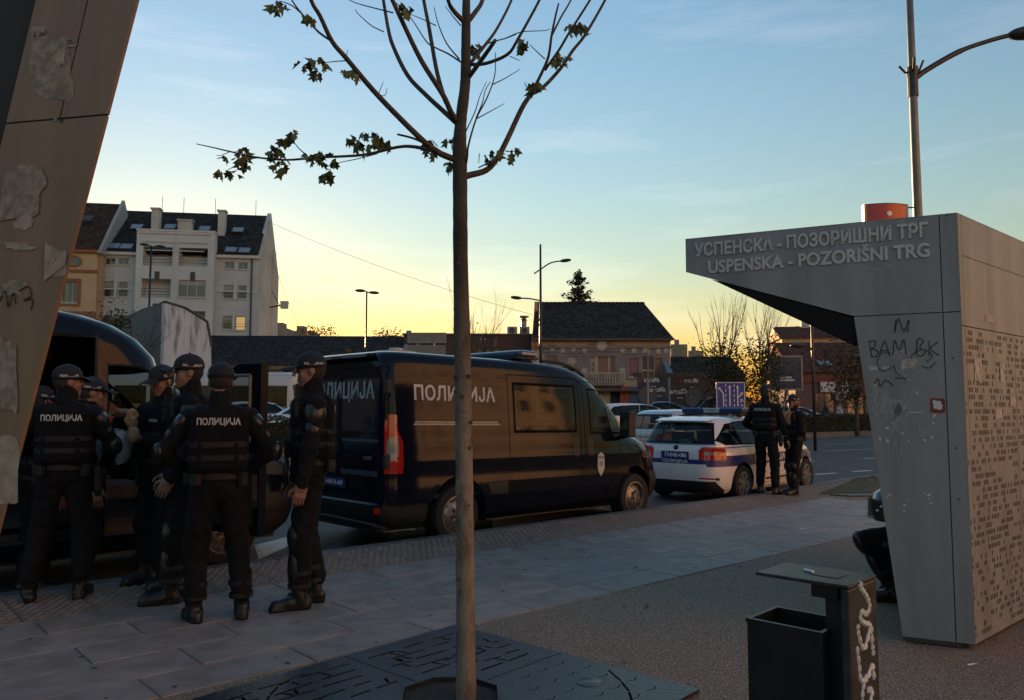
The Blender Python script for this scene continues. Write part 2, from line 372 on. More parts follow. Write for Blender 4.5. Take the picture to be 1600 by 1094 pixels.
# ================================================================== tree grate: four cast plates round an octagonal hole
GC = gnd(727, 1090); M_cast = mat('cast_iron', (.030,.034,.040), .36, metal=.4, var=.25, vscale=7, bump=.25, bscale=50)
grate = thing('tree_grate', 'square cast iron tree grate with street plan slots round the young tree', 'tree grate', (GC.x-.075, GC.y+.01, 0), R(48))
Gh = .90; rg = random.Random(11)
mb = MB(); mb.box(-Gh+.01, Gh-.01, -Gh+.01, Gh-.01, -.007, -.004); mb.build('soil_bed', M_soil, grate)
quads = [(1,1),(-1,1),(-1,-1),(1,-1)]
for qx, qy in quads:
    bm = bmesh.new(); g = .004
    x0, x1 = sorted((qx*g, qx*Gh)); y0, y1 = sorted((qy*g, qy*Gh))
    vs = [bm.verts.new((x, y, .016)) for x, y in ((x0,y0),(x1,y0),(x1,y1),(x0,y1))]; bm.faces.new(vs)
    bmesh.ops.subdivide_edges(bm, edges=bm.edges, cuts=3, use_grid_fill=True); bm.normal_update()
    up = lambda c, n: True
    hole = [(.27*math.cos(PI/8+k*PI/4), .27*math.sin(PI/8+k*PI/4)) for k in range(8)]
    cut(bm, hole, 0, 1, up, True)
    if (qx, qy) != (1, -1):                      # the half with the street plan: straight slots
        sg_ = []; ys_ = [.13+.105*k for k in range(7)]
        for k, y_ in enumerate(ys_):
            x_ = .06+rg.uniform(0,.1)
            while x_ < .78:
                L = rg.uniform(.10,.26); x2 = min(x_+L, .82); sg_.append(((x_, y_), (x2, y_+rg.uniform(-.02,.02)))); x_ = x2+rg.uniform(.03,.09)
            if k < 6:
                for _ in range(3): xv_ = rg.uniform(.08,.8); sg_.append(((xv_, y_+.018), (xv_+rg.uniform(-.03,.03), y_+.087)))
        for a_, b_ in sg_:
            a_, b_ = Vector((a_[0]*qx, a_[1]*qy)), Vector((b_[0]*qx, b_[1]*qy))
            if min(a_.length, b_.length, ((a_+b_)/2).length) < .34 or (b_-a_).length < .05: continue
            e = (b_-a_).normalized(); n_ = Vector((-e.y, e.x)); w = .0085
            cut(bm, [a_-n_*w, b_-n_*w, b_+n_*w, a_+n_*w], 0, 1, up, True)
    else:                                                              # the river half: rows of short waves and one long bank
        for i in range(5):
            for j in range(5):
                cx_, cy_ = qx*(.14+.15*i+(.05 if j % 2 else 0)), qy*(.12+.15*j)
                if math.hypot(cx_, cy_) < .36 or max(abs(cx_), abs(cy_)) > Gh-.07: continue
                for sg in (-1, 1):
                    e = Vector((math.cos(.5*sg), math.sin(.5*sg))); n_ = Vector((-e.y, e.x)); c_ = Vector((cx_+sg*.02, cy_))
                    cut(bm, [c_-e*.022-n_*.003, c_+e*.022-n_*.003, c_+e*.022+n_*.003, c_-e*.022+n_*.003], 0, 1, up, True)
    prev = None
    for k in range(6):                                                 # curved bank slot
        t = k/5; p = Vector((qx*(.33+.5*t), qy*(.80-.42*t*t) if qx*qy < 0 else qy*(.40+.35*t*t)))
        if prev is not None and max(abs(p.x), abs(p.y)) < Gh-.02:
            e = (p-prev).normalized(); n_ = Vector((-e.y, e.x)); q_ = p-e*.012
            cut(bm, [prev-n_*.007, q_-n_*.007, q_+n_*.007, prev+n_*.007], 0, 1, up, True)
        prev = p
    me = bpy.data.meshes.new('grate_plate'); bm.to_mesh(me); bm.free(); me.materials.append(M_cast)
    o = lk('grate_plate', me, grate); md = o.modifiers.new('thick', 'SOLIDIFY'); md.thickness = .018; md.offset = -1
mb = MB()
for k in range(8):
    a0, a1 = PI/8+k*PI/4, PI/8+(k+1)*PI/4
    p = [(.268*math.cos(a), .268*math.sin(a)) for a in (a0, a1)]; q = [(.256*math.cos(a), .256*math.sin(a)) for a in (a0, a1)]
    mb.add([(*p[0],.019),(*p[1],.019),(*q[1],.019),(*q[0],.019),(*p[0],-.003),(*p[1],-.003),(*q[1],-.003),(*q[0],-.003)], [(0,1,2,3),(0,4,5,1),(3,2,6,7)])
mb.build('hole_rim', M_cast, grate)
mb = MB(); mb.lathe([(.0,.022),(.055,.022),(.06,.020),(.068,.020),(.07,.0165)], 20); mb.build('uplight_cover', mat('worn_alloy',(.07,.075,.08),.35,metal=.8), grate, smooth=40, loc=(.60,-.42,0))

# ================================================================== the young street tree
M_bark = mat('young_bark', (.22,.185,.145), .85, var=.0, col2=(.075,.056,.042), vscale=15, lo=.45, hi=.72, bump=.5, bscale=70, stretch=(1,1,.45), detail=7)
M_bark2 = mat('branch_bark', (.060,.045,.036), .8, var=.3, vscale=20, bump=.3, bscale=70)
M_leaf = mat('maple_leaf', (.085,.105,.024), .6, var=.35, vscale=12, rnd=.35)
tree = thing('young_maple_tree', 'young street maple with bare upswept branches and few leaves in the grate', 'tree', (GC.x, GC.y, 0))
def TP(px, py, d): return at(px, py, d) - Vector((GC.x, GC.y, 0))
D0 = GC.y
tp = [(728,1096,15.5),(728,1040,15),(727.5,960,14.4),(726.5,880,14),(726,800,13.8),(725,700,13.4),(723.5,600,13),(721.5,500,12.5),(719.5,400,12),(719,320,11.6),(718.5,262,11.6),(718,235,11.4),(719,205,10),(721,180,9),(726,140,8.4),(727.8,110,8.2),(728,60,7.6),(728.6,0,6.2),(729.5,-60,5.4),(731,-150,4),(729,-260,2.5)]
P = [TP(x, y, D0) for x, y, r in tp]; P.insert(0, Vector((0,0,-.05))); rr = [.054]+[r/F_PX*D0 for x, y, r in tp]
Pd = cr(P, 5); rd = list(np.interp(np.linspace(0, len(P)-1, len(Pd)), range(len(P)), rr)); rg = random.Random(5)
rd = [r*(1+rg.uniform(-.035,.035)) for r in rd]
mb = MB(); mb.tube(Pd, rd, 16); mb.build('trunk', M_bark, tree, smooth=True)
n_, l_ = M_bark.node_tree.nodes, M_bark.node_tree.links; b_ = n_['Principled BSDF']      # bark colour darkens with height up the stem
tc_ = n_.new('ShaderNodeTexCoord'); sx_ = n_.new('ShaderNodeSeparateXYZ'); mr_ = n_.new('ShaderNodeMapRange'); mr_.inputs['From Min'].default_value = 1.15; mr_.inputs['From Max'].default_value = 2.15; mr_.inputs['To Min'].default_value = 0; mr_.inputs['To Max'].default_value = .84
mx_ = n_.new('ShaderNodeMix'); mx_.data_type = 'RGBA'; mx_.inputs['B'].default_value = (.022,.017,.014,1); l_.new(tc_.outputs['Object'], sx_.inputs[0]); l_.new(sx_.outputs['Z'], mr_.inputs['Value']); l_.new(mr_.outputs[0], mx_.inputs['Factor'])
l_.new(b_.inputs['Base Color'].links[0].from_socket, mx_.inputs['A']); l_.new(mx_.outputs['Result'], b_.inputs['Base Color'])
# bark scars and knots on the stem
for px, py, s in [(712,590,9),(733,588,7),(716,412,8),(722,620,9),(711,612,6),(736,660,6),(734,700,5),(714,850,5),(722,760,5),(716,905,5),(719,925,6),(730,1000,4),(713,655,4),(733,790,4)]:
    p = TP(px, py, D0-.040+.0006*abs(px-724)**1.3*.3); mb = MB(); mb.ball(p, (s/F_PX*D0*.42, .0075, s/F_PX*D0*.5), 8, 6); mb.build('bark_scar', mat('scar_bark', (.075,.058,.045), .95, var=.4, vscale=60, bump=.8, bscale=90), tree, smooth=True)
branches = [  # photo points, base and tip width in photo pixels, drift in depth
 ([(712,250),(690,241),(679,234),(662,221),(624,184),(582,140),(541,91),(519,65),(500,25),(486,0),(470,-60)], 11, 5, -.5),
 ([(519,65),(500,52),(489,41),(472,22),(456,0),(445,-30)], 4, 2, -.1),([(472,22),(458,10),(445,4),(436,2)], 2.4, 1.2, -.05),
 ([(700,245),(687,239),(651,230),(621,230),(569,242),(500,246),(445,250),(395,245),(360,237),(330,230),(307,225)], 7, 1.6, .35),
 ([(668,226),(645,216),(621,210)], 4, 3.4, -.1),([(541,95),(525,96),(508,98)], 2, 1.2, .1),([(480,243),(467,232),(455,216)], 2.2, 1.2, .1),([(393,247),(375,255),(352,268)], 2, 1, -.1),
 ([(440,250),(428,243),(422,236)], 1.8, 1, .1),([(590,240),(560,248),(530,254)], 2, 1.2, -.1),([(360,237),(345,243),(338,243)],1.4,.8,.05),
 ([(713,192),(692,173),(665,148),(637,118),(615,74),(607,47),(599,0),(590,-60)], 9, 5, .4),
 ([(714,190),(704,174),(692,148),(659,96),(632,41),(613,0),(590,-50)], 10, 6, -.35),
 ([(697,160),(690,140),(681,104),(670,41),(662,0),(652,-60)], 8, 5, .15),
 ([(722,278),(733,274),(760,266),(777,247),(793,217),(815,170),(829,148)], 11, 8, .3),
 ([(829,148),(848,137),(876,107),(895,79),(914,55),(944,3),(965,-40)], 6.5, 4, .2),([(829,148),(846,115),(857,88),(862,55),(868,25),(873,5)], 5.5, 2.5, -.15),
 ([(851,110),(873,79),(889,52),(922,0),(945,-40)], 4.5, 3, -.2),([(862,56),(876,28),(892,0),(905,-35)], 3.5, 2.4, .1),
 ([(733,120),(755,90),(774,63)], 8, 6, -.25),([(734,100),(760,68),(777,44),(798,3),(812,-40)], 6, 3.6, .3),([(735,101),(760,99),(793,85),(810,60),(843,0),(860,-40)], 6, 3.4, -.3),
 ([(731,34),(745,16),(754,0),(768,-50)], 9, 6, .2),([(725,34),(708,16),(700,0),(688,-45)], 8, 5, -.25),
 ([(727,262),(730,245),(732,227),(744,186),(761,153),(773,118),(774,82)], 4, 1.2, -.2),([(744,186),(770,172),(788,162)], 2, 1, .1),([(770,132),(790,122),(813,108)], 2, 1, .1),([(744,184),(754,160),(758,142),(766,128)], 2, 1, -.1),
 ([(728,205),(742,175),(750,150),(760,128)], 2.2, 1, .15),
 ([(720,97),(700,84),(681,75),(667,66),(650,40),(640,26),(630,20)], 3, 1.2, .3),([(718,93),(698,68),(685,38),(678,11)], 2.6, 1.2, -.2),([(681,40),(660,30),(640,22)], 2, 1, .1),
 ([(777,247),(760,256),(748,262)], 3, 2, -.1),([(790,236),(800,237),(812,232)], 2, 1, .1),([(745,80),(762,68),(790,60),(806,54)], 3, 1.5, .2),([(790,60),(815,50),(850,48),(860,45)], 2, 1, .1),
 ([(600,50),(580,40),(560,22),(555,15)], 2, 1, -.1),([(614,20),(590,14),(560,6),(545,0)], 2.6, 1.2, .1),([(582,142),(600,150),(605,138)], 1.6, 1, .05),([(541,90),(543,78)], 1.4, 1, 0),([(592,145),(599,128)],1.4,.9,.02),
 ([(720,40),(708,26),(696,10)],2,1,-.1),([(712,255),(705,262),(700,270)],2,1,0),([(851,92),(838,80),(828,70)],2,1.2,.1),([(830,140),(822,135),(820,128)],2,1,0),([(912,58),(924,52)],2,1,0),
 ([(797,88),(806,92),(813,95)],1.6,1,0),([(749,240),(748,255)],1.6,.9,0)]
for pts, w0, w1, dr in branches:
    n = len(pts); base_d = D0 if pts[0][0] > 690 and pts[0][0] < 740 else D0 + dr*.3
    Q = [TP(x, y, base_d + dr*(i/(n-1))) for i, (x, y) in enumerate(pts)]
    Q = cr(Q, 4) if n > 2 else Q
    rs = [(w0+(w1-w0)*i/(len(Q)-1))/2/F_PX*D0 for i in range(len(Q))]
    mb = MB(); mb.tube(Q, rs, 8); mb.build('branch', M_bark2, tree, smooth=True)
def leaf_mesh(fold):
    out = [(0,0),(.10,-.16),(.26,-.46),(.42,-.26),(.72,-.48),(.74,-.20),(1.0,-.05),(1.02,.03),(.75,.20),(.70,.48),(.42,.27),(.28,.46),(.10,.15)]
    mb = MB(); mb.add([(x, y, -fold*abs(y)-.25*x*x*fold) for x, y in out] + [(.45,0,.02)], [(13, i, (i+1) % 13) for i in range(13)])
    me = mb.mesh('leaf'); me.materials.append(M_leaf); return me
lm_ = [leaf_mesh(.4), leaf_mesh(.9), leaf_mesh(-.3), leaf_mesh(1.5), leaf_mesh(.15)]
rg = random.Random(21)
clusters = [(432,4,3),(440,8,2),(490,94,4),(477,98,3),(508,95,4),(498,108,3),(550,112,3),(556,118,2),(380,236,4),(374,246,4),(388,258,3),(366,270,3),(344,268,2),(431,234,4),(427,240,2),(455,208,4),(448,213,2),(483,243,4),(498,240,4),(492,250,2),(512,268,4),(505,274,2),(524,250,3),(440,260,2),(442,255,2),(545,216,4),(556,222,4),(566,212,3),(578,212,3),(592,216,4),(602,221,3),(571,230,2),(670,236,4),(668,222,3),(742,74,4),(738,82,3),(819,65,4),(816,70,2),(893,42,4),(905,42,3),(912,38,2),(866,88,3),(876,84,3),(882,92,2),(836,130,2),(832,138,2),(764,247,2),(774,240,2),(803,236,2),(634,16,3),(700,256,2),(704,218,2),(487,30,2),(625,12,2),(345,243,1),(800,240,1)]
for cx_, cy_, k in clusters:
    for i in range(int(k*1.5)+1):
        p = TP(cx_+rg.uniform(-7,7), cy_+rg.uniform(-6,6), D0+rg.uniform(-.12,.12)+(.25 if cx_ < 650 and cy_ > 200 else -.2 if cx_ < 650 else .15))
        o = lk('leaf', rg.choice(lm_), tree, p); s = rg.uniform(.034,.070); o.scale = (s, s*rg.uniform(.7,1.1), s)
        o.rotation_euler = (rg.uniform(-1,1), rg.uniform(.1,1.5), rg.uniform(0, 6.28))

# ================================================================== bus shelter on the right
sh_tip = Vector((1.2572, 5.6317, 0)); sh_d = Vector((.89312, -.44983, 0)); sh_n = Vector((-.44983, -.89312, 0)); ZT = 2.667
M_shel = mat('shelter_grey_steel', (.205,.218,.235), .45, metal=.1, var=.16, stretch=(2.5,2.5,.22), vscale=2.2, bump=.03, bscale=8, detail=8)
M_shel2 = mat('shelter_steel_letters', (.44,.44,.44), .45, metal=.1, var=.06)
shel = thing('bus_shelter', 'grey steel bus shelter with cantilevered roof, stop name lettering and perforated side', 'bus shelter', (0,0,0))
def SF(a, z, out=0.0): return sh_tip + sh_d*a + Vector((0,0,z)) + sh_n*out          # a point on the end face
A1 = 1.7155
prof = [(0,ZT),(0,2.432),(1.105,2.05),(1.325,.03),(A1,.03),(A1,ZT)]
seam_a, seam_z = 1.617, 2.05
g = .003
for nm, poly in (('end_panel', [(0,ZT),(0,2.432),(1.105,seam_z+g),(seam_a-g,seam_z+g),(seam_a-g,ZT)]), ('end_panel', [(seam_a+g,ZT),(seam_a+g,seam_z+g),(A1,seam_z+g),(A1,ZT)]),
                 ('end_panel', [(1.105,seam_z-g),(1.325,.03),(seam_a-g,.03),(seam_a-g,seam_z-g)]), ('end_panel', [(seam_a+g,seam_z-g),(seam_a+g,.03),(A1,.03),(A1,seam_z-g)])):
    mb = MB(); mb.prism([SF(a, z) for a, z in poly], -sh_n*.012); mb.build(nm, M_shel, shel)
SL = 3.6
def core(a, z): return SF(a, z) - sh_n*.014
mb = MB()
fr = [core(a, z) for a, z in [(.004,ZT-.004),(.004,2.436),(1.108,2.054),(1.328,.03),(A1-.06,.03),(A1-.06,ZT-.004)]]
# inner wall (open to the road side): a leaning wall slab, a roof slab and a floor plinth, all running along the street
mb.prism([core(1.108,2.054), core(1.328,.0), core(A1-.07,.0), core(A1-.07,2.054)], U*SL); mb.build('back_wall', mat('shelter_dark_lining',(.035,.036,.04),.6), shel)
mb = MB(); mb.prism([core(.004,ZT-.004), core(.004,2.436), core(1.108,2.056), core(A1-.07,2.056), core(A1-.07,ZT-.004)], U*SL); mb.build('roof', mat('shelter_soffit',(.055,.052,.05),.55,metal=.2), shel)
# perforated cladding on the side: rows of slots cut through each sheet
def perf(s0, s1, z0, z1, seed, slots=True):
    mb = MB(); rg = random.Random(seed); o0 = SF(A1, 0)
    def q(a, b, c, d): mb.add([o0+U*a+Vector((0,0,c)), o0+U*b+Vector((0,0,c)), o0+U*b+Vector((0,0,d)), o0+U*a+Vector((0,0,d))], [(0,1,2,3)])
    if not slots: q(s0, s1, z0, z1)
    else:
        z = z0; ph, sh = .045, .030; q(s0, s1, z0, z0+.02); z = z0+.02
        while z + ph < z1:
            q(s0, s1, z, z+ph-sh); x = s0; last = s0; pitch = .0285; k = int((s1-s0-.02)/pitch); on = 0
            for i in range(k):
                if on > 0: on -= 1; hole = True
                elif rg.random() < .36: on = rg.choice([0,0,1,1,2]); hole = True
                else: hole = False
                if i and not on and hole and rg.random() < .15: pass
                if hole:
                    xa = s0+.012+i*pitch; q(last, xa, z+ph-sh, z+ph); last = xa+.0150
            q(last, s1, z+ph-sh, z+ph); z += ph
        q(s0, s1, z, z1)
    return mb.build('side_panel', M_shel, shel)
perf(.004, .060, .03, 1.96, 1); perf(.064, .98, .03, 1.96, 2); perf(.986, 1.92, .03, 1.96, 3); perf(1.926, 2.86, .03, 1.96, 4); perf(2.866, SL, .03, 1.96, 5)
perf(.004, .060, 1.966, ZT, 6, False); perf(.064, .50, 1.966, ZT-.26, 7, False); perf(.504, SL, 1.966, ZT-.26, 8, False); perf(.064, SL, ZT-.256, ZT, 8, False)
mb = MB(); o0 = SF(A1-.045, 0)
mb.add([o0+Vector((0,0,.03)), o0+U*SL+Vector((0,0,.03)), o0+U*SL+Vector((0,0,ZT)), o0+Vector((0,0,ZT))], [(0,1,2,3)]); mb.build('side_backing', M_black, shel)
mb = MB(); mb.prism([SF(.0,ZT+.001,.001), SF(A1,ZT+.001,.001), SF(A1,ZT+.001)+U*SL, SF(0,ZT+.001)+U*SL], (0,0,.006)); mb.build('roof_cap', M_shel, shel)
mb = MB(); mb.prism([SF(1.345,0,-.02), SF(A1-.03,0,-.02), SF(A1-.03,0)+U*SL, SF(1.345,0)+U*SL], (0,0,.029)); mb.build('plinth', M_black, shel)
# dark folded soffit under the canopy, dropping towards the inner wall
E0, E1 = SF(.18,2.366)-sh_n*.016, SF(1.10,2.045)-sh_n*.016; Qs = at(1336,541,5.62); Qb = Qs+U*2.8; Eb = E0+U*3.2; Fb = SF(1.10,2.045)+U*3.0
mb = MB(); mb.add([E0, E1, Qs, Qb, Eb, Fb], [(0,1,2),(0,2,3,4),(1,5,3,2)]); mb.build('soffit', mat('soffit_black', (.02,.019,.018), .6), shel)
# bench inside
mb = MB()
for k in range(4):
    o_ = SF(1.12-.085*k, .44) + U*.9; mb.prism([o_, o_+sh_d*.075, o_+sh_d*.075+U*2.4, o_+U*2.4], (0,0,.03))
mb.build('bench_seat', M_dmetal, shel)
for k in (1.0, 2.0, 3.0):
    mb = MB(); o_ = SF(.90, 0) + U*(k+.1); mb.box(0,.34,0,.05,0,.44, M=frame(o_, sh_d, U)); mb.build('bench_leg', M_dmetal, shel)
FM = lambda a, z, out=.0: frame(SF(a, z, out), sh_d, (0,0,1))
def stop_name(body, px0, px1, py0, py1):
    r0, r1 = ray(px0, py0), ray(px1, py1); q = [(sh_n.dot(sh_tip-Vector((0,0,CAM_H)))/sh_n.dot(r))*r for r in (r0, r1)]; a = [(p-sh_tip).dot(sh_d) for p in q]; z = (q[0].z+q[1].z)/2+CAM_H
    text(body, .122, FM((a[0]+a[1])/2, z, .004), M_shel2, shel, bold=.004, depth=.006, width=a[1]-a[0])
stop_name('УСПЕНСКА - ПОЗОРИШНИ ТРГ', 1086, 1451, 391, 363); stop_name('USPENSKA - POZORIŠNI TRG', 1107, 1453, 418, 393)
# flyers, torn stickers and tags on the end face
M_paper = mat('torn_paper', (.36,.35,.33), .85, var=.3, vscale=30); M_paper2 = mat('paper_residue', (.24,.243,.25), .8, var=.25, vscale=60); M_ink = mat('black_ink', (.02,.02,.022), .7, var=0); M_tagb = mat('blue_spray', (.04,.075,.12), .7, var=0)
def on_sh(px, py, out=.002):
    r = ray(px, py); o_ = Vector((0,0,CAM_H)); t = (sh_n.dot(sh_tip-o_))/sh_n.dot(r); return o_ + r*t + sh_n*out
def scrap(px, py, w, h, m, seed, jag=.25, parent=shel, fn=on_sh, name='sticker', out=.0015):
    rg = random.Random(seed); pts = []; NV = 30; ph_ = [rg.uniform(0,6.28) for _ in range(3)]
    for k in range(NV):
        a = 2*PI*k/NV; ca, sa = math.cos(a), math.sin(a); q = max(abs(ca), abs(sa)); rr_ = 1-jag*(.30+.28*math.sin(2*a+ph_[0])+.17*math.sin(5*a+ph_[1])+.10*math.sin(9*a+ph_[2]))-jag*.14*rg.random()
        pts.append(fn(px+ca/q*w/2*rr_, py+sa/q*h/2*rr_, out))
    mb = MB(); mb.add(pts, [tuple(range(NV))]); return mb.build(name, m, parent)
scrap(1376,417,42,13,M_paper2,1,.2); scrap(1420,570,26,20,M_paper,2,.15); scrap(1407,553,34,16,M_paper2,3,.2); scrap(1420,586,34,22,M_paper2,4,.5); scrap(1378,630,36,60,M_paper2,5,.6)
scrap(1410,636,30,40,M_paper2,6,.7); scrap(1440,670,26,30,M_paper2,7,.7); scrap(1365,575,18,7,M_paper,8,.4); scrap(1384,575,14,6,M_paper,9,.4); scrap(1415,780,60,8,M_paper2,10,.8); scrap(1400,655,24,46,M_paper2,14,.75)
scrap(1465,634,24,23,mat('red_sticker',(.17,.025,.02),.6),11,.06); scrap(1465,633,16,15,M_lgrey,12,.35,out=.003)
for k in range(26):
    rg = random.Random(100+k); scrap(rg.uniform(1362,1462), rg.choice([rg.uniform(590,720), rg.uniform(655,690), rg.uniform(770,800)]), rg.uniform(2,7), rg.uniform(2,6), M_lgrey, 200+k, .6)
scrap(1418,644.5,50,1.4,M_lgrey,13,.05)
def stroke(pts, w, m, fn, parent, name='graffiti', n=6):
    Q = cr([fn(*p) for p in pts], n) if len(pts) > 2 else [fn(*p) for p in pts]; mb = MB()
    mb.tube(Q, [w*(.75+.5*math.sin(2.1*i)**2) for i in range(len(Q))], 5); return mb.build(name, m, parent)
osh = lambda x, y: on_sh(x, y, .0005)
for pts in ([(1358,532),(1362,556)],[(1357,534),(1368,533),(1366,543),(1361,545),(1372,549),(1369,557),(1360,557)],[(1374,556),(1382,533),(1390,556)],[(1376,548),(1388,548)],[(1395,556),(1398,532),(1405,548),(1412,531),(1416,556)],
            [(1432,554),(1434,530),(1443,533),(1437,543),(1446,548),(1441,556),(1432,555)],[(1452,532),(1452,556)],[(1466,534),(1454,545),(1468,556)],[(1400,500),(1398,520),(1404,498),(1412,518),(1420,500),(1418,520)],[(1366,600),(1372,592),(1376,604),(1384,594),(1396,603)]):
    stroke(pts, .0035, M_ink, osh, shel)
for pts in ([(1392,552),(1378,552),(1371,566),(1378,580),(1394,574)],[(1422,560),(1432,549),(1446,547),(1457,556),(1448,566)],[(1396,570),(1402,584),(1415,592),(1398,590)],[(1440,572),(1452,575),(1462,566)]):
    stroke(pts, .0038, M_tagb, osh, shel)
for pts in ([(1386,690),(1392,730),(1398,688),(1404,724),(1409,692),(1417,716),(1420,700)],[(1390,700),(1402,716),(1412,700)]): stroke(pts, .0022, mat('pale_scratch',(.30,.31,.32),.7,var=0), osh, shel)
def on_side(px, py, out=.002):
    n_ = Vector((U.y,-U.x,0)); o_ = Vector((0,0,CAM_H)); r = ray(px, py); q = SF(A1,0); t = n_.dot(q-o_)/n_.dot(r); return o_+r*t+n_*out
for k, (a, b, w, h) in enumerate([(1528,577,13,42),(1566,582,9,34),(1582,621,9,32),(1560,646,11,18),(1546,498,14,12),(1532,543,10,12)]): scrap(a, b, w, h, M_paper if k != 5 else M_paper2, 40+k, .3, fn=on_side, out=.003)
for k, (a, b) in enumerate([(1475,337),(1494,560),(1492,700),(1498,780),(1500,488)]):
    mb = MB(); mb.lathe([(0,.003),(.005,.003),(.006,0)], 8, M=frame(SF(1.66, at(a,b,4.9).z, .0), sh_d, (0,0,1))); mb.build('rivet', M_dmetal, shel)

# ================================================================== leaning pylon of the second shelter on the left
pl_o = Vector((-1.25, 2.2, 0)); pl_d = Vector((math.cos(R(-12)), math.sin(R(-12)), 0)); pl_n = Vector((pl_d.y, -pl_d.x, 0))
def on_pl(px, py, out=0.0):
    o_ = Vector((0,0,CAM_H)); r = ray(px, py); t = pl_n.dot(pl_o-o_)/pl_n.dot(r); return o_+r*t+pl_n*out
M_pyl = mat('pylon_taupe_steel', (.190,.128,.085), .5, metal=.0, var=.17, stretch=(2.5,2.5,.3), vscale=2.5, detail=8, bump=.03, bscale=8)
pyl = thing('shelter_pylon', 'leaning taupe steel shelter pylon with torn poster remains at the left edge', 'shelter', (pl_o.x, pl_o.y, 0))
def loc(p): return Vector(p) - Vector((pl_o.x, pl_o.y, 0))
def lean(pxa, pya, pxb, pyb, z):          # continue a photo line on the pylon face to height z
    a, b = on_pl(pxa, pya), on_pl(pxb, pyb); t = (z-a.z)/(b.z-a.z); return a.lerp(b, t)
rt = lambda z: lean(213,0,0,815,z); lt = lambda z: lean(56,0,0,232,z); mid = lambda z: lean(137,0,94,182,z); zs = on_pl(100,185).z
back = Vector((-.52,.85,0))*.34
def lp(name, pts, m, th=.012, dd=None): mb = MB(); mb.prism([loc(p) for p in pts], dd if dd is not None else -pl_n*th); return mb.build(name, m, pyl)
gz = .0025
lp('face_panel', [lt(zs-gz), rt(zs-gz), rt(.0), lt(.0)], M_pyl); e_ = pl_d*gz
lp('face_panel', [lt(3.5), mid(3.5)-e_, mid(zs+gz)-e_, lt(zs+gz)], M_pyl); lp('face_panel', [mid(3.5)+e_, rt(3.5), rt(zs+gz), mid(zs+gz)+e_], M_pyl)
sh_ = -pl_n*.0125
lp('pylon_core', [lt(3.5)+sh_, rt(3.5)+sh_-pl_d*.004, rt(0)+sh_-pl_d*.004, lt(0)+sh_], M_black, dd=back)
w_ = Vector((-1.1,-.05,0)); o2 = -pl_n*.03
lp('inner_shade_wall', [lt(3.5)+o2, lt(.0)+o2, lt(.0)+o2+w_, lt(3.5)+o2+w_], mat('pylon_inner_shade',(.008,.009,.010),.6), dd=back*.8)  # shade inside the shelter put into a near-black wall
opl = lambda x, y, out=.0015: loc(on_pl(x, y, out))
M_pp = mat('weathered_poster', (.30,.255,.205), .85, var=.2, vscale=25); M_pp2 = mat('poster_glue', (.225,.195,.16), .8, var=.3, vscale=40)
for k, (a, b, w, h, m, j) in enumerate([(80,105,70,118,M_pp2,.35),(62,52,24,20,M_pp,.2),(113,68,18,14,M_pp,.3),(36,300,78,90,M_pp2,.45),(88,412,34,40,M_pp,.12),(38,345,40,30,M_pp,.6),(30,385,60,14,M_pp,.7),(14,590,30,120,M_pp2,.3),(8,735,50,110,M_pp,.25),(20,450,50,26,M_pp2,.6),(40,310,30,40,M_pp,.7),(96,90,16,40,M_pp,.7),(10,560,20,70,M_pp,.5)]):
    scrap(a, b, w, h, m, 300+k, j, parent=pyl, fn=opl, name='torn_poster', out=.0015+.0008*(k % 4))
mb = MB(); mb.add([opl(x, y, .004) for x, y in ((72,380),(106,398),(104,414),(70,440))], [(0,1,2,3)]); mb.build('torn_poster', M_pp, pyl)
for pts in ([(0,472),(10,455),(14,480),(22,458),(26,476)],[(30,455),(45,448),(50,462),(38,470),(52,468),(50,485)],[(78,418),(90,404)],[(82,404),(76,414)]): stroke(pts, .0016, M_ink, lambda x, y: opl(x, y, .003), pyl)
pfm = lambda a, b: frame(opl(a, b, .0045), pl_d, (0,0,1))
text('2. jul', .022, pfm(63,54), M_ink, pyl, depth=.0003); text('DU', .020, pfm(113,67), M_ink, pyl, depth=.0003)
for k, q in enumerate([(87,187),(96,189)]):
    mb = MB(); mb.lathe([(0,.003),(.005,.003),(.006,0)], 8, M=frame(opl(*q, .0), pl_d, (0,0,1))); mb.build('rivet', M_galv if k == 0 else M_dmetal, pyl)

# ================================================================== litter bin, lower right
bz = .865; bF = gnd(1326, 916, bz); by = Vector((math.cos(R(46)), math.sin(R(46)), 0)); bx = Vector((-by.y, by.x, 0))
binr = thing('litter_bin', 'dark blue steel litter bin with ashtray top and white tag on its post', 'litter bin', (bF.x, bF.y, 0))
M_bin = mat('bin_navy_steel', (.010,.014,.022), .42, metal=.3, var=.3, vscale=9, bump=.05); MBm = frame((0,0,0), bx, by, (0,0,-1) if bx.cross(by).z < 0 else (0,0,1))
sgn = 1 if bx.cross(by).z > 0 else -1
def bb(x0, x1, y0, y1, z0, z1):
    mb = MB(); vs = [bx*x+by*y+Vector((0,0,z)) for z in (z0, z1) for y in (y0, y1) for x in (x0, x1)]
    return mb.add(vs, [(0,2,3,1),(4,5,7,6),(0,1,5,4),(2,6,7,3),(0,4,6,2),(1,3,7,5)])
def fixn(o):
    bm = bmesh.new(); bm.from_mesh(o.data); bmesh.ops.recalc_face_normals(bm, faces=bm.faces); bm.to_mesh(o.data); bm.free(); return o
M_btop = mat('bin_worn_top', (.036,.037,.039), .45, metal=.4, var=.35, vscale=14)
fixn(bb(0,.33,0,.25,bz-.012,bz).build('top_plate', M_btop, binr, bevel=.003)); fixn(bb(0,.030,0,.25,0,bz-.013).build('post', M_btop, binr, bevel=.006))
fixn(bb(.05,.14,.03,.16,bz-.06,bz-.014).build('bracket', M_bin, binr)); fixn(bb(.046,.10,.05,.14,.30,bz-.06).build('bracket', M_bin, binr))
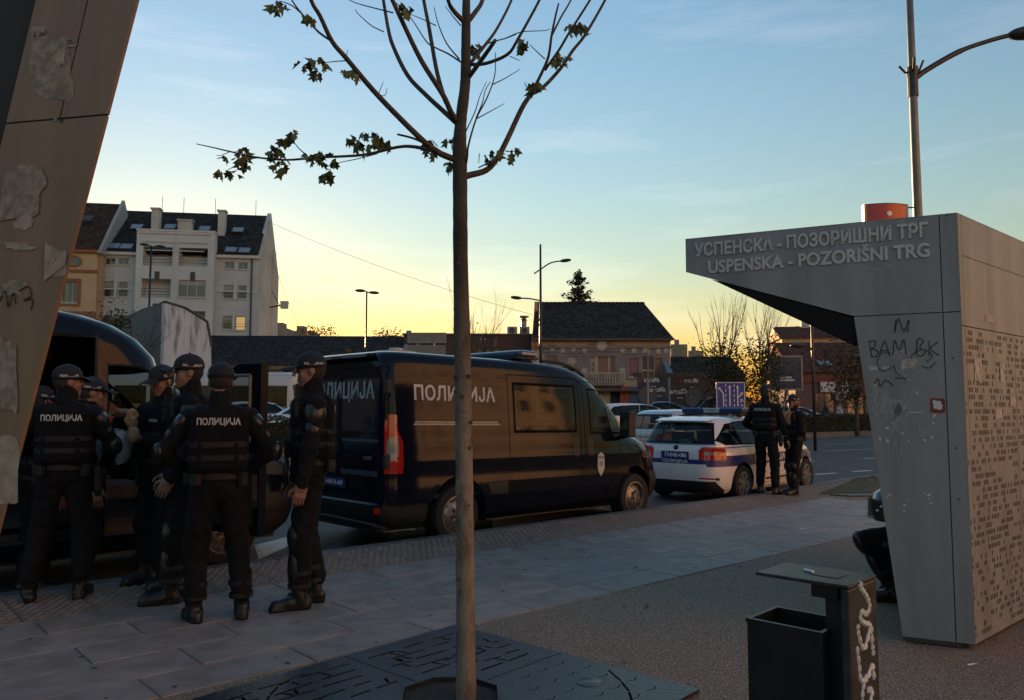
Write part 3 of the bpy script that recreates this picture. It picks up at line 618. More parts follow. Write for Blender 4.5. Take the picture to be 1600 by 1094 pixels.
mb = MB()                                        # bucket: four walls with a folded rim and a floor
for b in ((.085,.355,-.02,-.012),(.085,.355,.202,.21),(.085,.093,-.012,.202),(.347,.355,-.012,.202)): mb.v and None; q = bb(b[0],b[1],b[2],b[3],.20,.695); mb.add(q.v, q.f)
q = bb(.093,.347,-.012,.202,.20,.21); mb.add(q.v, q.f)
fixn(mb.build('bucket', M_bin, binr))
mb = MB()
for b in ((.081,.359,-.024,-.008),(.081,.359,.198,.214),(.081,.097,-.008,.198),(.343,.359,-.008,.198)): q = bb(b[0],b[1],b[2],b[3],.69,.703); mb.add(q.v, q.f)
fixn(mb.build('bucket_rim', M_bin, binr))
fixn(bb(.07,.16,.09,.17,bz+.0006,bz+.002).build('ashtray_plate', M_black, binr))
mb = MB(); o_ = bx*.17+by*.12+Vector((0,0,bz+.005)); mb.tube([o_, o_+bx*.04+by*.02], .005, 6); mb.build('cigarette_stub', M_white, binr)
M_wspray = mat('white_spray', (.55,.56,.56), .7, var=.1)
bn = -bx
def on_post(a, z): return by*(a*1.3) + Vector((0,0,z)) - bn*.004
for pts in ([(.085,.86),(.075,.845),(.09,.832),(.12,.80),(.135,.765),(.11,.75),(.08,.765),(.07,.74),(.10,.72),(.13,.71)],[(.05,.73),(.055,.69),(.085,.64),(.12,.68),(.14,.70),(.145,.64),(.15,.60)],[(.04,.66),(.05,.60),(.06,.545),(.10,.54),(.14,.57),(.15,.52)],[(.10,.55),(.07,.51),(.07,.46),(.11,.45),(.13,.49),(.10,.50)],[(.07,.44),(.05,.40),(.07,.36),(.12,.38),(.14,.43),(.10,.42),(.13,.36)],[(.06,.35),(.10,.30),(.14,.34)]):
    stroke(pts, .0115, M_wspray, on_post, binr)
# ================================================================== far side of the boulevard
MED0 = Vector((-7.6, 26.9, 0)); MA = R(34); MD = Vector((math.cos(MA), math.sin(MA), 0)); MN = Vector((-MD.y, MD.x, 0))
fp = [MED0-MD*120, MED0+MD*150, MED0+MD*150+MN*200, MED0-MD*120+MN*200]
sheet('far_pavement', [(p.x, p.y) for p in fp], .12, mat('far_asphalt', (.075,.074,.072), .8, var=.2, vscale=.6), z0=-.2)
medk = tag(lk('median_kerb', None), kind='structure')
kerb_run(MED0-MD*14-MN*.02, MED0+MD*46-MN*.02, .2, -.2, .125, 2.0, medk)
M_hedge = mat('hedge_leaf', (.030,.040,.015), .7, var=.5, vscale=4, rnd=0)
def leaf_cloud(mb, pts, size, rg, m=0):
    for p in pts:
        a, b = rg.uniform(0, 6.28), rg.uniform(-.9, .9); u = Vector((math.cos(a), math.sin(a), b)).normalized(); w = u.cross(Vector((rg.uniform(-1,1), rg.uniform(-1,1), rg.uniform(-1,1)))).normalized()
        s = size*rg.uniform(.6,1.3); p = Vector(p); mb.add([p-u*s, p+w*s*.5, p+u*s, p-w*s*.5], [(0,1,2,3)], m)
def hedge(s0, s1, label):
    h = thing('hedge', label, 'hedge', MED0+MD*s0+MN*.7+Vector((0,0,.12)), MA, 'clipped hedges on the median'); L = s1-s0; rg = random.Random(int(s0*10))
    mb = MB(); mb.box(.1,L-.1,.12,.9,0,.82); mb.build('branch_core', mat('hedge_core', (.012,.013,.008), .95), h)
    mb = MB(); pts = []
    for _ in range(int(L*620)):
        x = rg.uniform(0, L); f = rg.random(); bmp = .06*math.sin(x*2.3)+.05*math.sin(x*5.1)
        if f < .5: pts.append((x, rg.uniform(0,.16), rg.uniform(.02,.95+bmp)))
        elif f < .9: pts.append((x, rg.uniform(0,1.0), rg.uniform(.80,.98)+bmp))
        else: pts.append((x, rg.uniform(.86,1.0), rg.uniform(.02,.95)))
    leaf_cloud(mb, pts, .055, rg); mb.build('foliage', M_hedge, h)
hedge(-9, 8, 'clipped hedge seen left of the police van, beyond the road'); hedge(17, 46, 'clipped hedge beyond the road behind the two far officers')

# ------------------------------------------------------------------ building kit
M_pane = mat('window_glass_far', (.045,.055,.065), .06, spec=.8, var=.25, vscale=.7)
M_blind = mat('roller_blind', (.36,.34,.31), .7, var=.06); M_frame = mat('window_frame_white', (.48,.48,.47), .5, var=.05); M_framed = mat('window_frame_dark', (.06,.05,.045), .6)
def tile_mat(name, c, c2, sc=1.0):
    if name in _mats: return _mats[name]
    m = mat(name, c, 1.0, spec=.12, var=0, col2=c2, vscale=2.2*sc, lo=.3, hi=.7, detail=10, bump=.0); n, l = m.node_tree.nodes, m.node_tree.links; b = n['Principled BSDF']
    t = n.new('ShaderNodeTexCoord'); v = n.new('ShaderNodeTexVoronoi'); v.inputs['Scale'].default_value = 4.2*sc; v.inputs['Randomness'].default_value = .55
    l.new(t.outputs['Object'], v.inputs['Vector']); bp = n.new('ShaderNodeBump'); bp.inputs['Strength'].default_value = .9; bp.inputs['Distance'].default_value = .08
    l.new(v.outputs['Distance'], bp.inputs['Height']); l.new(bp.outputs[0], b.inputs['Normal'])
    mx_ = n.new('ShaderNodeMix'); mx_.data_type = 'RGBA'; mx_.blend_type = 'MULTIPLY'; mx_.inputs['Factor'].default_value = .7
    old = b.inputs['Base Color'].links[0].from_socket; l.new(old, mx_.inputs['A']); l.new(v.outputs['Color'], mx_.inputs['B'])
    sp = n.new('ShaderNodeSeparateColor'); l.new(v.outputs['Color'], sp.inputs[0]); mr = n.new('ShaderNodeMapRange'); mr.inputs['To Min'].default_value = .45; mr.inputs['To Max'].default_value = 1.5
    l.new(sp.outputs[0], mr.inputs['Value']); cb = n.new('ShaderNodeCombineColor')
    for k in range(3): l.new(mr.outputs[0], cb.inputs[k])
    l.new(cb.outputs[0], mx_.inputs['B']); l.new(mx_.outputs['Result'], b.inputs['Base Color']); return m
M_tile_dark = tile_mat('dark_roof_tiles', (.020,.018,.017), (.048,.043,.040)); M_tile_brown = tile_mat('brown_roof_tiles', (.050,.028,.022), (.075,.045,.034)); M_tile_red = tile_mat('red_roof_tiles', (.085,.032,.022), (.12,.055,.04))

class Bld:
    """A building: local x along the facade, y into the depth, z up. px() turns photo pixels on the facade plane into local x, z."""
    def __init__(s, name, label, cat, px, depth, yaw, z=.12, py=600):
        p = at(px, py, depth); s.o = Vector((p.x, p.y, z)); s.yaw = R(yaw); s.d = Vector((math.cos(s.yaw), math.sin(s.yaw), 0)); s.n = Vector((s.d.y, -s.d.x, 0))
        s.root = thing(name, label, cat, s.o, s.yaw)
    def px(s, x, y, off=0.0):
        o_ = Vector((0,0,CAM_H)); r = ray(x, y); t = s.n.dot(s.o + s.n*off - o_)/s.n.dot(r); p = o_+r*t; return (p-s.o).dot(s.d), p.z-s.o.z
    def rect(s, x0, y0, x1, y1, off=0.0):
        a, zt = s.px(x0, y0, off); b, zb = s.px(x1, y1, off); return (a, b, zb, zt)
    def wall(s, x0, x1, z0, z1, y, openings, m, depth=.22, name='wall', m2=None):
        xs = sorted({x0, x1, *[v for o in openings for v in o[:2] if x0 < v < x1]}); zs_ = sorted({z0, z1, *[v for o in openings for v in o[2:4] if z0 < v < z1]}); mb = MB()
        for i in range(len(xs)-1):
            for j in range(len(zs_)-1):
                cx_, cz = (xs[i]+xs[i+1])/2, (zs_[j]+zs_[j+1])/2
                if any(o[0] < cx_ < o[1] and o[2] < cz < o[3] for o in openings): continue
                mb.add([(xs[i],y,zs_[j]),(xs[i+1],y,zs_[j]),(xs[i+1],y,zs_[j+1]),(xs[i],y,zs_[j+1])], [(0,1,2,3)])
        for o in openings:
            a, b, c, d = o[:4]; e = y+(o[4] if len(o) > 4 else depth)
            mb.add([(a,y,c),(b,y,c),(b,y,d),(a,y,d),(a,e,c),(b,e,c),(b,e,d),(a,e,d)], [(0,1,5,4),(1,2,6,5),(2,3,7,6),(3,0,4,7)])
        return mb.build(name, m, s.root)
    def window(s, a, b, c, d, y, mull=1, transom=None, m=None, pane=None, depth=.14, sill=True, fw=.06, blind=None, name='window'):
        mb = MB(); e = y+depth
        mb.box(a,b,e,e+.05,c,c+fw); mb.box(a,b,e,e+.05,d-fw,d); mb.box(a,a+fw,e,e+.05,c+fw,d-fw); mb.box(b-fw,b,e,e+.05,c+fw,d-fw)
        for k in range(mull): x = a+(b-a)*(k+1)/(mull+1); mb.box(x-fw/2,x+fw/2,e+.001,e+.049,c+fw,d-fw)
        if transom: z = c+(d-c)*transom; mb.box(a+fw,b-fw,e+.002,e+.048,z-fw/2,z+fw/2)
        w = mb.build(name, m or M_frame, s.root)
        mb = MB(); mb.box(a,b,e+.055,e+.075,c,d); mb.build('pane', pane or M_pane, w)
        if blind: mb = MB(); mb.box(a+fw,b-fw,e+.02,e+.047,d-(d-c)*blind,d-fw); mb.build('blind', M_blind, w)
        if sill: mb = MB(); mb.box(a-.08,b+.08,y-.1,y+.02,c-.09,c-.005); mb.build('sill', m or M_frame, w)
        return w
    def part(s, name, m, f, **k): mb = MB(); f(mb); return mb.build(name, m, s.root, **k)
    def box(s, name, m, *b, **k): mb = MB(); mb.box(*b); return mb.build(name, m, s.root, **k)

# ------------------------------------------------------------------ grey apartment block
M_apt = mat('grey_render', (.52,.51,.49), .85, var=.08, vscale=.5, detail=6); M_aptr = mat('pale_render', (.58,.56,.52), .85, var=.07, vscale=.4); M_apts = mat('firewall_render', (.50,.46,.40), .9, var=.16, vscale=.35, detail=8)
A = Bld('apartment_block', 'grey four storey apartment block with loggias and dark skylit roof', 'apartment block', 148, 68, 9)
W = A.px(403, 450)[0]; ze = A.px(150, 397)[1]; ze2 = A.px(401, 404)[1]; bx0, zb = A.px(214, 360, 1.1); bx1 = A.px(336, 362, 1.1)[0]
ops = []; rows = []
for r in ((164,403,180,414),(185,403,201,414),(351,409,366,420),(372,410,387,421)): rows.append((A.rect(*r), 0, None))
for r in ((162,439,177,464),(185,440,199,464),(349,445,364,467),(372,446,385,467),(348,493,362,515),(368,494,383,516),(347,542,360,566),(367,543,380,566),(160,492,175,515),(183,492,197,515)): rows.append((A.rect(*r), 0, .35))
A.wall(0, W, 0, ze, 0, [r[0] for r in rows], M_apt)
for k, (r, mu, bl) in enumerate(rows): A.window(*r, 0, 1 if k < 4 else 0, blind=bl if k in (4,6,8,10) else None, pane=None if k != 9 else mat('lit_pane', (.3,.19,.09), .2, emit=(.9,.55,.22), estr=.10))
for k in (4, 6, 8, 10, 12):                                        # piers and rails between paired windows
    a, b = rows[k][0], rows[k+1][0]
    A.box('pier', M_aptr, a[1]+.08, b[0]-.08, -.18, -.005, a[2]-.1, a[3]+.5); mb = MB()
    for z in (.25,.5): mb.tube([(a[0]-.1,-.13,a[2]+z),(b[1]+.1,-.13,a[2]+z)], .02, 5)
    mb.build('rail', M_framed, A.root)
# central bay with loggias
lg = [A.rect(224,385,269,416,1.1), A.rect(280,387,324,417,1.1), A.rect(221,435,266,466,1.1), A.rect(278,437,321,465,1.1), A.rect(219,486,263,516,1.1), A.rect(292,486,320,516,1.1)]
lo_ = [(*r, 1.5 if k != 3 else .2) for k, r in enumerate(lg)]
A.wall(bx0, bx1, 0, zb, -1.1, lo_, M_aptr, name='bay_wall')
A.part('bay_side', M_aptr, lambda mb: (mb.box(bx0,bx0+.1,-1.099,-.002,0,zb), mb.box(bx1-.1,bx1,-1.099,-.002,0,zb), mb.box(bx0-.06,bx1+.06,-1.16,.3,zb+.002,zb+.16)))
for k, r in enumerate(lg):
    a, b, c, d = r
    if k == 3: A.window(a,b,c,d,-1.1,2,None,blind=.3); continue
    A.box('loggia_back', mat('loggia_wall', (.17,.15,.13), .9, var=.1), a-.05, b+.05, .405, .45, c-.02, d+.02)
    A.window(a+(b-a)*.38, a+(b-a)*.66, c+.05, c+(d-c)*.85, .20, 0, None, blind=.5, sill=False)
    mb = MB()
    for z in (.3,.55,.8): mb.tube([(a,-1.14,c+z),(b,-1.14,c+z)], .022, 5)
    mb.build('balcony_rail', M_framed, A.root)
    A.box('planter_vent', M_framed, (a+b)/2-.2, (a+b)/2+.2, -1.15, -1.101, c-1.25, c-.5)
cxm = (bx0+bx1)/2
A.box('groove', M_apt, cxm-.18, cxm+.18, -1.14, -1.101, .2, zb-.1)
mb = MB()
for k in range(3): z = zb-.25-k*.75; mb.box(cxm-3.0+.3*k,cxm+3.0-.3*k,-1.19,-1.142,z,z+.09)
mb.build('string_course', M_apt, A.root)
for a_, b_ in ((-.1,bx0-.02),(bx1+.02,W+.1)): A.box('cornice', M_aptr, a_, b_, -.35, .0, ze-.05, ze+.22); A.box('string_course', M_aptr, max(a_,0), min(b_,W), -.08, -.003, ze-3.1, ze-2.95)
zr = 20.2; yd = 6.2
mb = MB(); mb.prism([(-.1,-.4,ze+.225),(-.1,yd,zr),(-.1,yd+.4,zr),(-.1,2*yd,ze+.22)], (W+.05,0,0)); A_roof = mb.build('roof', M_tile_dark, A.root)
A.box('rear_block', M_apts, .0, W-.25, .47, 2*yd, 0, ze+.2)
mb = MB(); mb.prism([(W-.24,.01,0),(W-.24,.01,ze+.3),(W-.24,yd,zr+.25),(W-.24,2*yd,ze+.3),(W-.24,2*yd,0)], (.36,0,0)); mb.build('firewall', M_apts, A.root)
A.box('firewall_buttress', M_apts, W-.1, W+.35, 7.2, 8.6, 0, ze+2.2); A.box('downpipe', M_framed, W-.62, W-.5, -.14, -.02, 0, ze); A.box('downpipe', M_framed, .1, .22, -.14, -.02, 0, ze)
def on_roof(px, py):                                                # local x and z on the front roof slope
    nl = Vector((0, -(zr-ze), yd)).normalized(); Mi = Matrix.Rotation(-A.yaw, 3, 'Z'); o_ = Mi @ (Vector((0,0,CAM_H))-A.o); r = Mi @ ray(px, py); q = Vector((0,-.4,ze+.22)); t = nl.dot(q-o_)/nl.dot(r); return o_+r*t
sl = Vector((0, yd+.4, zr-ze-.22)).normalized(); up_ = Vector((0,-sl.z,sl.y))
for q in ((214,355),(178,385),(198,386),(320,358),(372,360),(361,391),(382,392),(266,355)):
    p = on_roof(*q); mb = MB(); mb.box(-.55,.55,-.5,.5,.0,.09, M=frame(p, (1,0,0), sl, up_)); w = mb.build('skylight', M_framed, A_roof)
    mb = MB(); mb.box(-.46,.46,-.42,.42,.092,.1, M=frame(p, (1,0,0), sl, up_)); mb.build('pane', mat('sky_glass', (.20,.24,.26), .08, spec=.9), w)
for q, w, h in (((244,357),.34,1.7),((347,360),.31,1.7),((290,360),.6,.8)):
    p = on_roof(*q); mb = MB(); mb.box(p.x-w,p.x+w,p.y-.4,p.y+.4,p.z-.6,p.z+h); mb.box(p.x-w-.1,p.x+w+.1,p.y-.5,p.y+.5,p.z+h+.002,p.z+h+.14); mb.build('chimney', M_apts, A_roof)
mb = MB()
for px_ in (246,281,332,397): p = on_roof(px_, 336); mb.tube([(p.x,yd+.1,zr),(p.x,yd+.1,zr+1.5)], .025, 5)
mb.build('lightning_rod', M_framed, A_roof)
# ------------------------------------------------------------------ orange house on the left
M_or = mat('ochre_render', (.55,.36,.21), .85, var=.1, vscale=.5); M_ort = mat('terracotta_trim', (.30,.115,.06), .85, var=.1)
B = Bld('ochre_house', 'ochre rendered house with terracotta window surrounds beside the grey apartment block', 'house', 147, 66.6, 9)
L0 = -14; ops = []; zeB = B.px(140, 392)[1]
ovr = B.rect(108,399,124,418); wr = B.rect(97,440,120,473)
B.wall(L0, -.1, 0, zeB, 0, [wr, (wr[0]-4, wr[1]-4, wr[2], wr[3])], M_or)
for dx in (0, -4): B.window(wr[0]+dx, wr[1]+dx, wr[2], wr[3], 0, 2)
def ring(mb, a, b, c, d, w, y0, y1): mb.box(a-w,a,y0,y1,c-w,d+w); mb.box(b,b+w,y0,y1,c-w,d+w); mb.box(a,b,y0,y1,d,d+w); mb.box(a,b,y0,y1,c-w,c)
for dx in (0, -4):
    B.part('window_surround', M_ort, lambda mb: ring(mb, wr[0]+dx, wr[1]+dx, wr[2]-.02, wr[3], .28, -.09, -.004))
    oc = ((ovr[0]+ovr[1])/2+dx, (ovr[2]+ovr[3])/2); MO = frame((oc[0],-.002,oc[1]), (1,0,0), (0,0,1)); sc_ = Matrix.Diagonal((.62,.5,1,1))
    mb = MB(); mb.lathe([(1.0,0),(1.0,.1),(.78,.1),(.78,.02)], 24, M=MO @ sc_); w = mb.build('oval_window', M_ort, B.root); mb = MB(); mb.lathe([(.775,.03),(0,.03)], 24, M=MO @ sc_); mb.build('pane', M_pane, w)
B.part('cornice', M_ort, lambda mb: (mb.box(L0,-.1,-.14,-.003,B.px(130,424)[1]-.1,B.px(130,424)[1]+.12), mb.box(L0,-.1,-.3,-.001,zeB-.2,zeB+.1), mb.box(L0,-.1,-.1,-.002,.0,B.px(140,487)[1])))
zrB = B.px(160, 324)[1]+1.7
mb = MB(); mb.prism([(L0,-.4,zeB+.1),(L0,5.5,zrB),(L0,11,zeB+.1)], (-L0-.1,0,0)); mb.build('roof', M_tile_brown, B.root)
B.box('rear_block', M_or, L0, .0, .3, 11, 0, zeB); mb = MB(); mb.prism([(-.095,-.3,zeB-.2),(-.095,5.5,zrB+.35),(-.095,11,zeB)], (.25,0,0)); mb.build('firewall', mat('white_firewall', (.36,.36,.34), .9, var=.1), B.root)
mb = MB(); mb.box(-.45,.45,-.5,.5,0,.1, M=frame((-1.9,2.3,zeB+3.3), (1,0,0), (0,.8,.6))); mb.build('skylight', M_framed, B.root)
# ------------------------------------------------------------------ stained white shed
S_ = at(254, 600, 48); C0 = Vector((S_.x, S_.y, .12)); q1 = at(331, 600, 51); q2 = at(193, 600, 53); d1 = Vector((q1.x, q1.y, .12))-C0; d2 = Vector((q2.x, q2.y, .12))-C0
shed = thing('white_shed', 'white shed with rain stained gable in front of the apartment block', 'shed', C0); Z = lambda y, D: at(254, y, D).z-.12
za = Z(473, 48)
M_stain = mat('stained_white_wall', (.60,.60,.60), .9, var=0, col2=(.12,.12,.115), vscale=1.5, lo=.50, hi=.74, stretch=(2.2,2.2,.35), detail=9)
n1 = Vector((-d1.y, d1.x, 0)).normalized()
poly = [Vector((0,0,0)), d1, d1*.97+Vector((0,0,Z(543,51))), d1*.86+Vector((0,0,Z(504,50.5))), d1*.40+Vector((0,0,Z(482,49))), Vector((0,0,za))]
mb = MB(); mb.prism(poly, n1*.3); mb.build('gable_wall', M_stain, shed)
mb = MB(); s_ = n1*.305; mb.prism([s_, d2+s_, d2+s_+Vector((0,0,Z(502,53))), s_+Vector((0,0,za-.05))], n1*3+d1*.2); mb.build('side_wall', mat('grey_shed_wall', (.17,.165,.155), .9, var=.15), shed)
mb = MB()
for a, b in ((5,4),(4,3),(3,2)): mb.tube([poly[a]+Vector((0,0,.06)), poly[b]+Vector((0,0,.06))], .09, 5)
mb.tube([poly[5]+Vector((0,0,.05)), d2+s_+Vector((0,0,Z(502,53)+.05))], .09, 5); mb.build('eaves_edge', M_framed, shed)
# ------------------------------------------------------------------ long low house with a dark tiled roof
C = Bld('long_low_house', 'long low house with dark tiled roof behind the standing officer', 'house', 412, 60, 3)
Wc = C.px(626, 560)[0]; zec = C.px(500, 571)[1]; zrc = C.px(500, 526)[1]+.5
C.wall(-6, Wc, 0, zec, 0, [(k*2.6+.6, k*2.6+1.7, 1.0, 2.9) for k in range(-2, 4)], mat('beige_render', (.30,.245,.17), .85, var=.12, vscale=.5))
for k in range(-2, 4):
    C.window(k*2.6+.6, k*2.6+1.7, 1.0, 2.9, 0, 1, .7); xc_ = k*2.6+1.15
    mb = MB(); mb.tube([(xc_-.9,-.05,3.2),(xc_-.6,-.06,3.35),(xc_,-.06,3.75),(xc_+.6,-.06,3.35),(xc_+.9,-.05,3.2)], .08, 6); mb.build('window_pediment', M_lgrey, C.root)
mb = MB(); mb.prism([(-6.3,-.5,zec),(-6.3,5,zrc),(-6.3,10,zec)], (Wc+6.3,0,0)); mb.build('roof', M_tile_dark, C.root)
C.box('cornice', mat('cornice_beige', (.22,.18,.13), .9), -6, Wc, -.35, -.002, zec-.35, zec-.03); C.box('rear_block', M_apts, -6, Wc-.1, .3, 9.5, 0, zec-.02)
mb = MB(); mb.prism([(Wc+.02,-.4,0),(Wc+.02,-.4,zec+.3),(Wc+.02,5,zrc+.5),(Wc+.02,9,zec)], (.4,0,0)); mb.build('firewall', mat('blue_grey_firewall', (.17,.20,.23), .9), C.root)
# ------------------------------------------------------------------ brown flat-topped building
E_ = Bld('brown_mansard_building', 'dark brown mansard building with ventilation gear between low house and ornate house', 'building', 630, 63, 2)
We = E_.px(836, 560)[0]; z1_ = E_.px(700, 524)[1]; M_brown = mat('brown_cladding', (.070,.038,.030), .8, var=.15, vscale=.8, stretch=(3,3,.3))
wn_ = [E_.rect(x, 545, x+10, 553) for x in (743,757,771,785,799,813)]
E_.wall(0, We, 0, z1_, 0, wn_, M_brown)
for r in wn_: E_.window(*r, 0, 0, m=M_framed, sill=False)
E_.box('rear_block', M_brown, .0, We-.1, .25, 8, 0, z1_-.02); E_.box('roof_edge', M_framed, -.1, We-.05, -.12, 8, z1_+.003, z1_+.15)
xh = E_.px(792,515)[0]
for k in range(2): w = E_.box('air_conditioner', mat('ac_casing', (.28,.28,.27), .6), xh+k*1.0, xh+k*1.0+.85, .3, .7, z1_+.16, z1_+.75); mb = MB(); mb.lathe([(.24,0),(.22,.02),(0,.02)], 16, M=frame((xh+k+.42,.298,z1_+.45),(1,0,0),(0,0,1))); mb.build('fan_grille', M_framed, w)
mb = MB(); xv = E_.px(819,505)[0]; mb.lathe([(.22,0),(.22,1.1),(.3,1.15),(.15,1.3),(.42,1.42),(.42,1.5),(0,1.55)], 14, M=Matrix.Translation((xv,.6,z1_+.15))); mb.build('vent_cowl', M_galv, E_.root, smooth=40)
# ------------------------------------------------------------------ ornate two-storey house
H_ = Bld('ornate_house', 'ornate beige two storey house with pink blinds and big dark tiled roof', 'house', 838, 62, 0)
M_hw = mat('aged_ochre_render', (.42,.345,.26), .85, var=.14, vscale=.7, detail=7); M_ho = mat('mauve_grey_stucco', (.20,.175,.18), .85, var=.14, vscale=1.2); M_pink = mat('pink_roller_shutter', (.27,.135,.125), .7, var=.08, stretch=(1,1,14), vscale=2); M_stone = mat('white_stucco', (.42,.40,.36), .85, var=.1)
Wh = H_.px(1048, 560)[0]; zeh = H_.px(940, 531)[1]; zf = H_.px(940, 603)[1]
hw = [H_.rect(855,556,871,586), H_.rect(888,557,903,586), H_.rect(934,557,950.5,590), H_.rect(952.5,557,961,590), H_.rect(923,557,930,582), H_.rect(983,559,998,589), H_.rect(1023,560,1034,588)]
gf = [(.6,2.6,0,2.7), (3.4,5.0,0,2.7), (5.8,7.6,0,2.7)]
H_.wall(0, Wh, 0, zeh, 0, hw+gf, M_hw)
for k, r in enumerate(hw):
    if k in (1, 4): H_.window(*r, 0, 1 if k == 1 else 0, .35, blind=.4); continue
    w = H_.window(*r, 0, 0, m=M_stone); a, b, c, d = r; mb = MB(); nsl = 14
    for j in range(nsl): z = c+.35*(k in (0,5))+ (d-c-.4*(k in (0,5)))*j/nsl; mb.box(a+.05,b-.05,.10,.135,z,z+(d-c)/nsl*.82)
    mb.build('roller_shutter', M_pink, w)
for r in gf: H_.window(*r, 0, 1, .8, m=M_framed, sill=False)
for k in (0, 1, 5, 6):
    a, b, c, d = hw[k]; H_.part('window_surround', M_ho, lambda mb: ring(mb, a, b, c-.02, d, .22, -.07, -.004)); xc_ = (a+b)/2
    mb = MB(); mb.prism([(a-.5,-.004,d+.24),(b+.5,-.004,d+.24),(b+.3,-.004,d+.5),(xc_+.2,-.004,d+.85),(xc_-.2,-.004,d+.85),(a-.3,-.004,d+.5)], (0,-.12,0)); p = mb.build('pediment', M_ho, H_.root)
    mb = MB(); mb.lathe([(.2,0),(.2,.06),(.1,.08),(0,.05)], 14, M=frame((xc_,-.125,d+.55),(1,0,0),(0,0,1))); mb.build('medallion', M_stone, p)
a, b, c, d = hw[4][0], hw[3][1], hw[2][2], hw[2][3]; xc_ = (hw[2][0]+hw[3][1])/2-.4
H_.part('portal_surround', M_ho, lambda mb: ring(mb, a, b, c, d, .35, -.09, -.004)); mb = MB()
mb.prism([(a-.7,-.004,d+.37),(b+.7,-.004,d+.37),(b+.4,-.004,d+.75),(xc_+.4,-.004,d+1.3),(xc_-.4,-.004,d+1.3),(a-.4,-.004,d+.75)], (0,-.16,0)); p = mb.build('pediment', M_ho, H_.root)
mb = MB(); mb.lathe([(.42,0),(.42,.08),(.28,.14),(0,.1)], 18, M=frame((xc_,-.165,d+.85),(1,0,0),(0,0,1))); mb.build('medallion', M_stone, p)
for px_ in (879, 913, 972, 1007, 1040):
    x = H_.px(px_, 560)[0]; zt_ = H_.px(px_, 541)[1]; zl = H_.px(px_, 586)[1]
    p = H_.box('pilaster', M_ho, x-.26, x+.26, -.08, -.003, zl+.5, zt_-.5); mb = MB(); mb.ball((x,-.1,zt_-.3), (.24,.1,.28), 10, 6); mb.build('capital', M_stone, p, smooth=True)
    mb = MB(); mb.prism([(x-.26,-.003,zl+.5),(x+.26,-.003,zl+.5),(x,-.003,zl-.1)], (0,-.1,0)); mb.build('corbel', M_stone, p)
H_.part('cornice', M_ho, lambda mb: (mb.box(0,Wh,-.25,-.002,zeh-.7,zeh-.5), mb.box(0,Wh,-.4,-.001,zeh-.12,zeh)))
bal = H_.box('balcony', M_ho, hw[4][0]-.6, hw[3][1]+.6, -1.0, -.01, zf-.02, zf+.14); xa, xb = hw[4][0]-.55, hw[3][1]+.55
for k in range(15): x = xa+(xb-xa)*k/14; mb = MB(); mb.lathe([(.05,0),(.09,.15),(.04,.4),(.08,.6),(.06,.75)], 8, M=Matrix.Translation((x,-.9,zf+.145))); mb.build('baluster', M_hw, bal, smooth=True)
mb = MB(); mb.box(xa-.1,xb+.1,-.98,-.82,zf+.9,zf+1.02); mb.build('balcony_rail', M_hw, bal)
mb = MB(); xl = H_.px(845,478)[0]; zrh = 10.3; yr = 5.0; mb.prism([(-.35,-.5,zeh),(.35,yr,zrh),(.35,2*yr,zeh)], (0,0,0)); mb = MB()
zz = zeh+.02; rv = [(-.3,-.55,zz),(Wh+.2,-.55,zz),(Wh+.2,2*yr,zz),(-.3,2*yr,zz),(.15,yr,zrh),(Wh-1.2,yr,zrh)]
mb.add(rv, [(0,1,5,4),(2,3,4,5),(1,2,5),(0,3,2,1)]); H_roof = mb.build('roof', M_tile_dark, H_.root)
mb = MB(); mb.prism([(-.35,.0,0),(-.35,.0,zz-.1),(.02,yr,zrh+.15),(-.35,2*yr,zz),(-.35,2*yr,0)], (.32,0,0)); mb.build('gable_wall', mat('orange_brick_gable', (.42,.20,.10), .9, var=.3, vscale=4), H_.root)
mb = MB()
for k in range(26): x = .4+(Wh-1.8)*k/25; mb.ball((x,yr,zrh+.02), (.28,.12,.12), 7, 5)
tag(mb.build('ridge_tiles', M_tile_dark, H_roof, smooth=True), kind='stuff')
H_.box('rear_block', M_hw, .05, Wh-.05, .25, 2*yr-.1, 0, zeh); H_.box('gutter', M_framed, -.3, Wh+.2, -.7, -.556, zeh-.1, zeh+.05)
H_.box('shopfront_awning', M_framed, .2, Wh-.2, -1.1, -.02, zf-.45, zf-.3)
for k, c_ in enumerate([(.30,.05,.04),(.03,.10,.22),(.28,.15,.03)]):
    x, z = H_.px(976+14*k, 622); H_.box('shop_poster', mat('poster%d' % k, c_, .5, var=.3, vscale=3), x-.4, x+.35, -.3, -.25, z-.9, z+.9)
# ------------------------------------------------------------------ low roofs and cafe hoarding
Lr = Bld('low_tiled_outbuilding', 'low outbuilding with dark tiled roof right of the ornate house', 'outbuilding', 1052, 60, 0)
wl_ = Lr.px(1165, 590)[0]; z0_ = Lr.px(1080, 589)[1]; z2_ = Lr.px(1080, 560)[1]
mb = MB(); mb.prism([(0,-.3,z0_),(0,4,z2_+.4),(0,8,z0_)], (wl_,0,0)); mb.build('roof', M_tile_dark, Lr.root); Lr.box('wall', M_brown, 0, wl_, 0, 7.5, 0, z0_-.01)
mb = MB(); mb.prism([(-.45,-.4,0),(-.45,-.4,z0_+.2),(-.45,4,z2_+.9),(-.45,8,z0_)], (.4,0,0)); mb.build('firewall', mat('blue_grey_firewall', (.17,.20,.23)), Lr.root)
hd = Bld('cafe_hoarding', 'dark blue cafe hoarding with white lettering beside the ornate house', 'hoarding', 996, 52, 0)
M_hb = mat('hoarding_navy', (.020,.032,.050), .6, var=.2, vscale=1.2); xs_ = [hd.px(x, 610)[0] for x in (996,1043,1048,1103)]; zt1, zt2 = hd.px(1020,590)[1], hd.px(1060,590)[1]
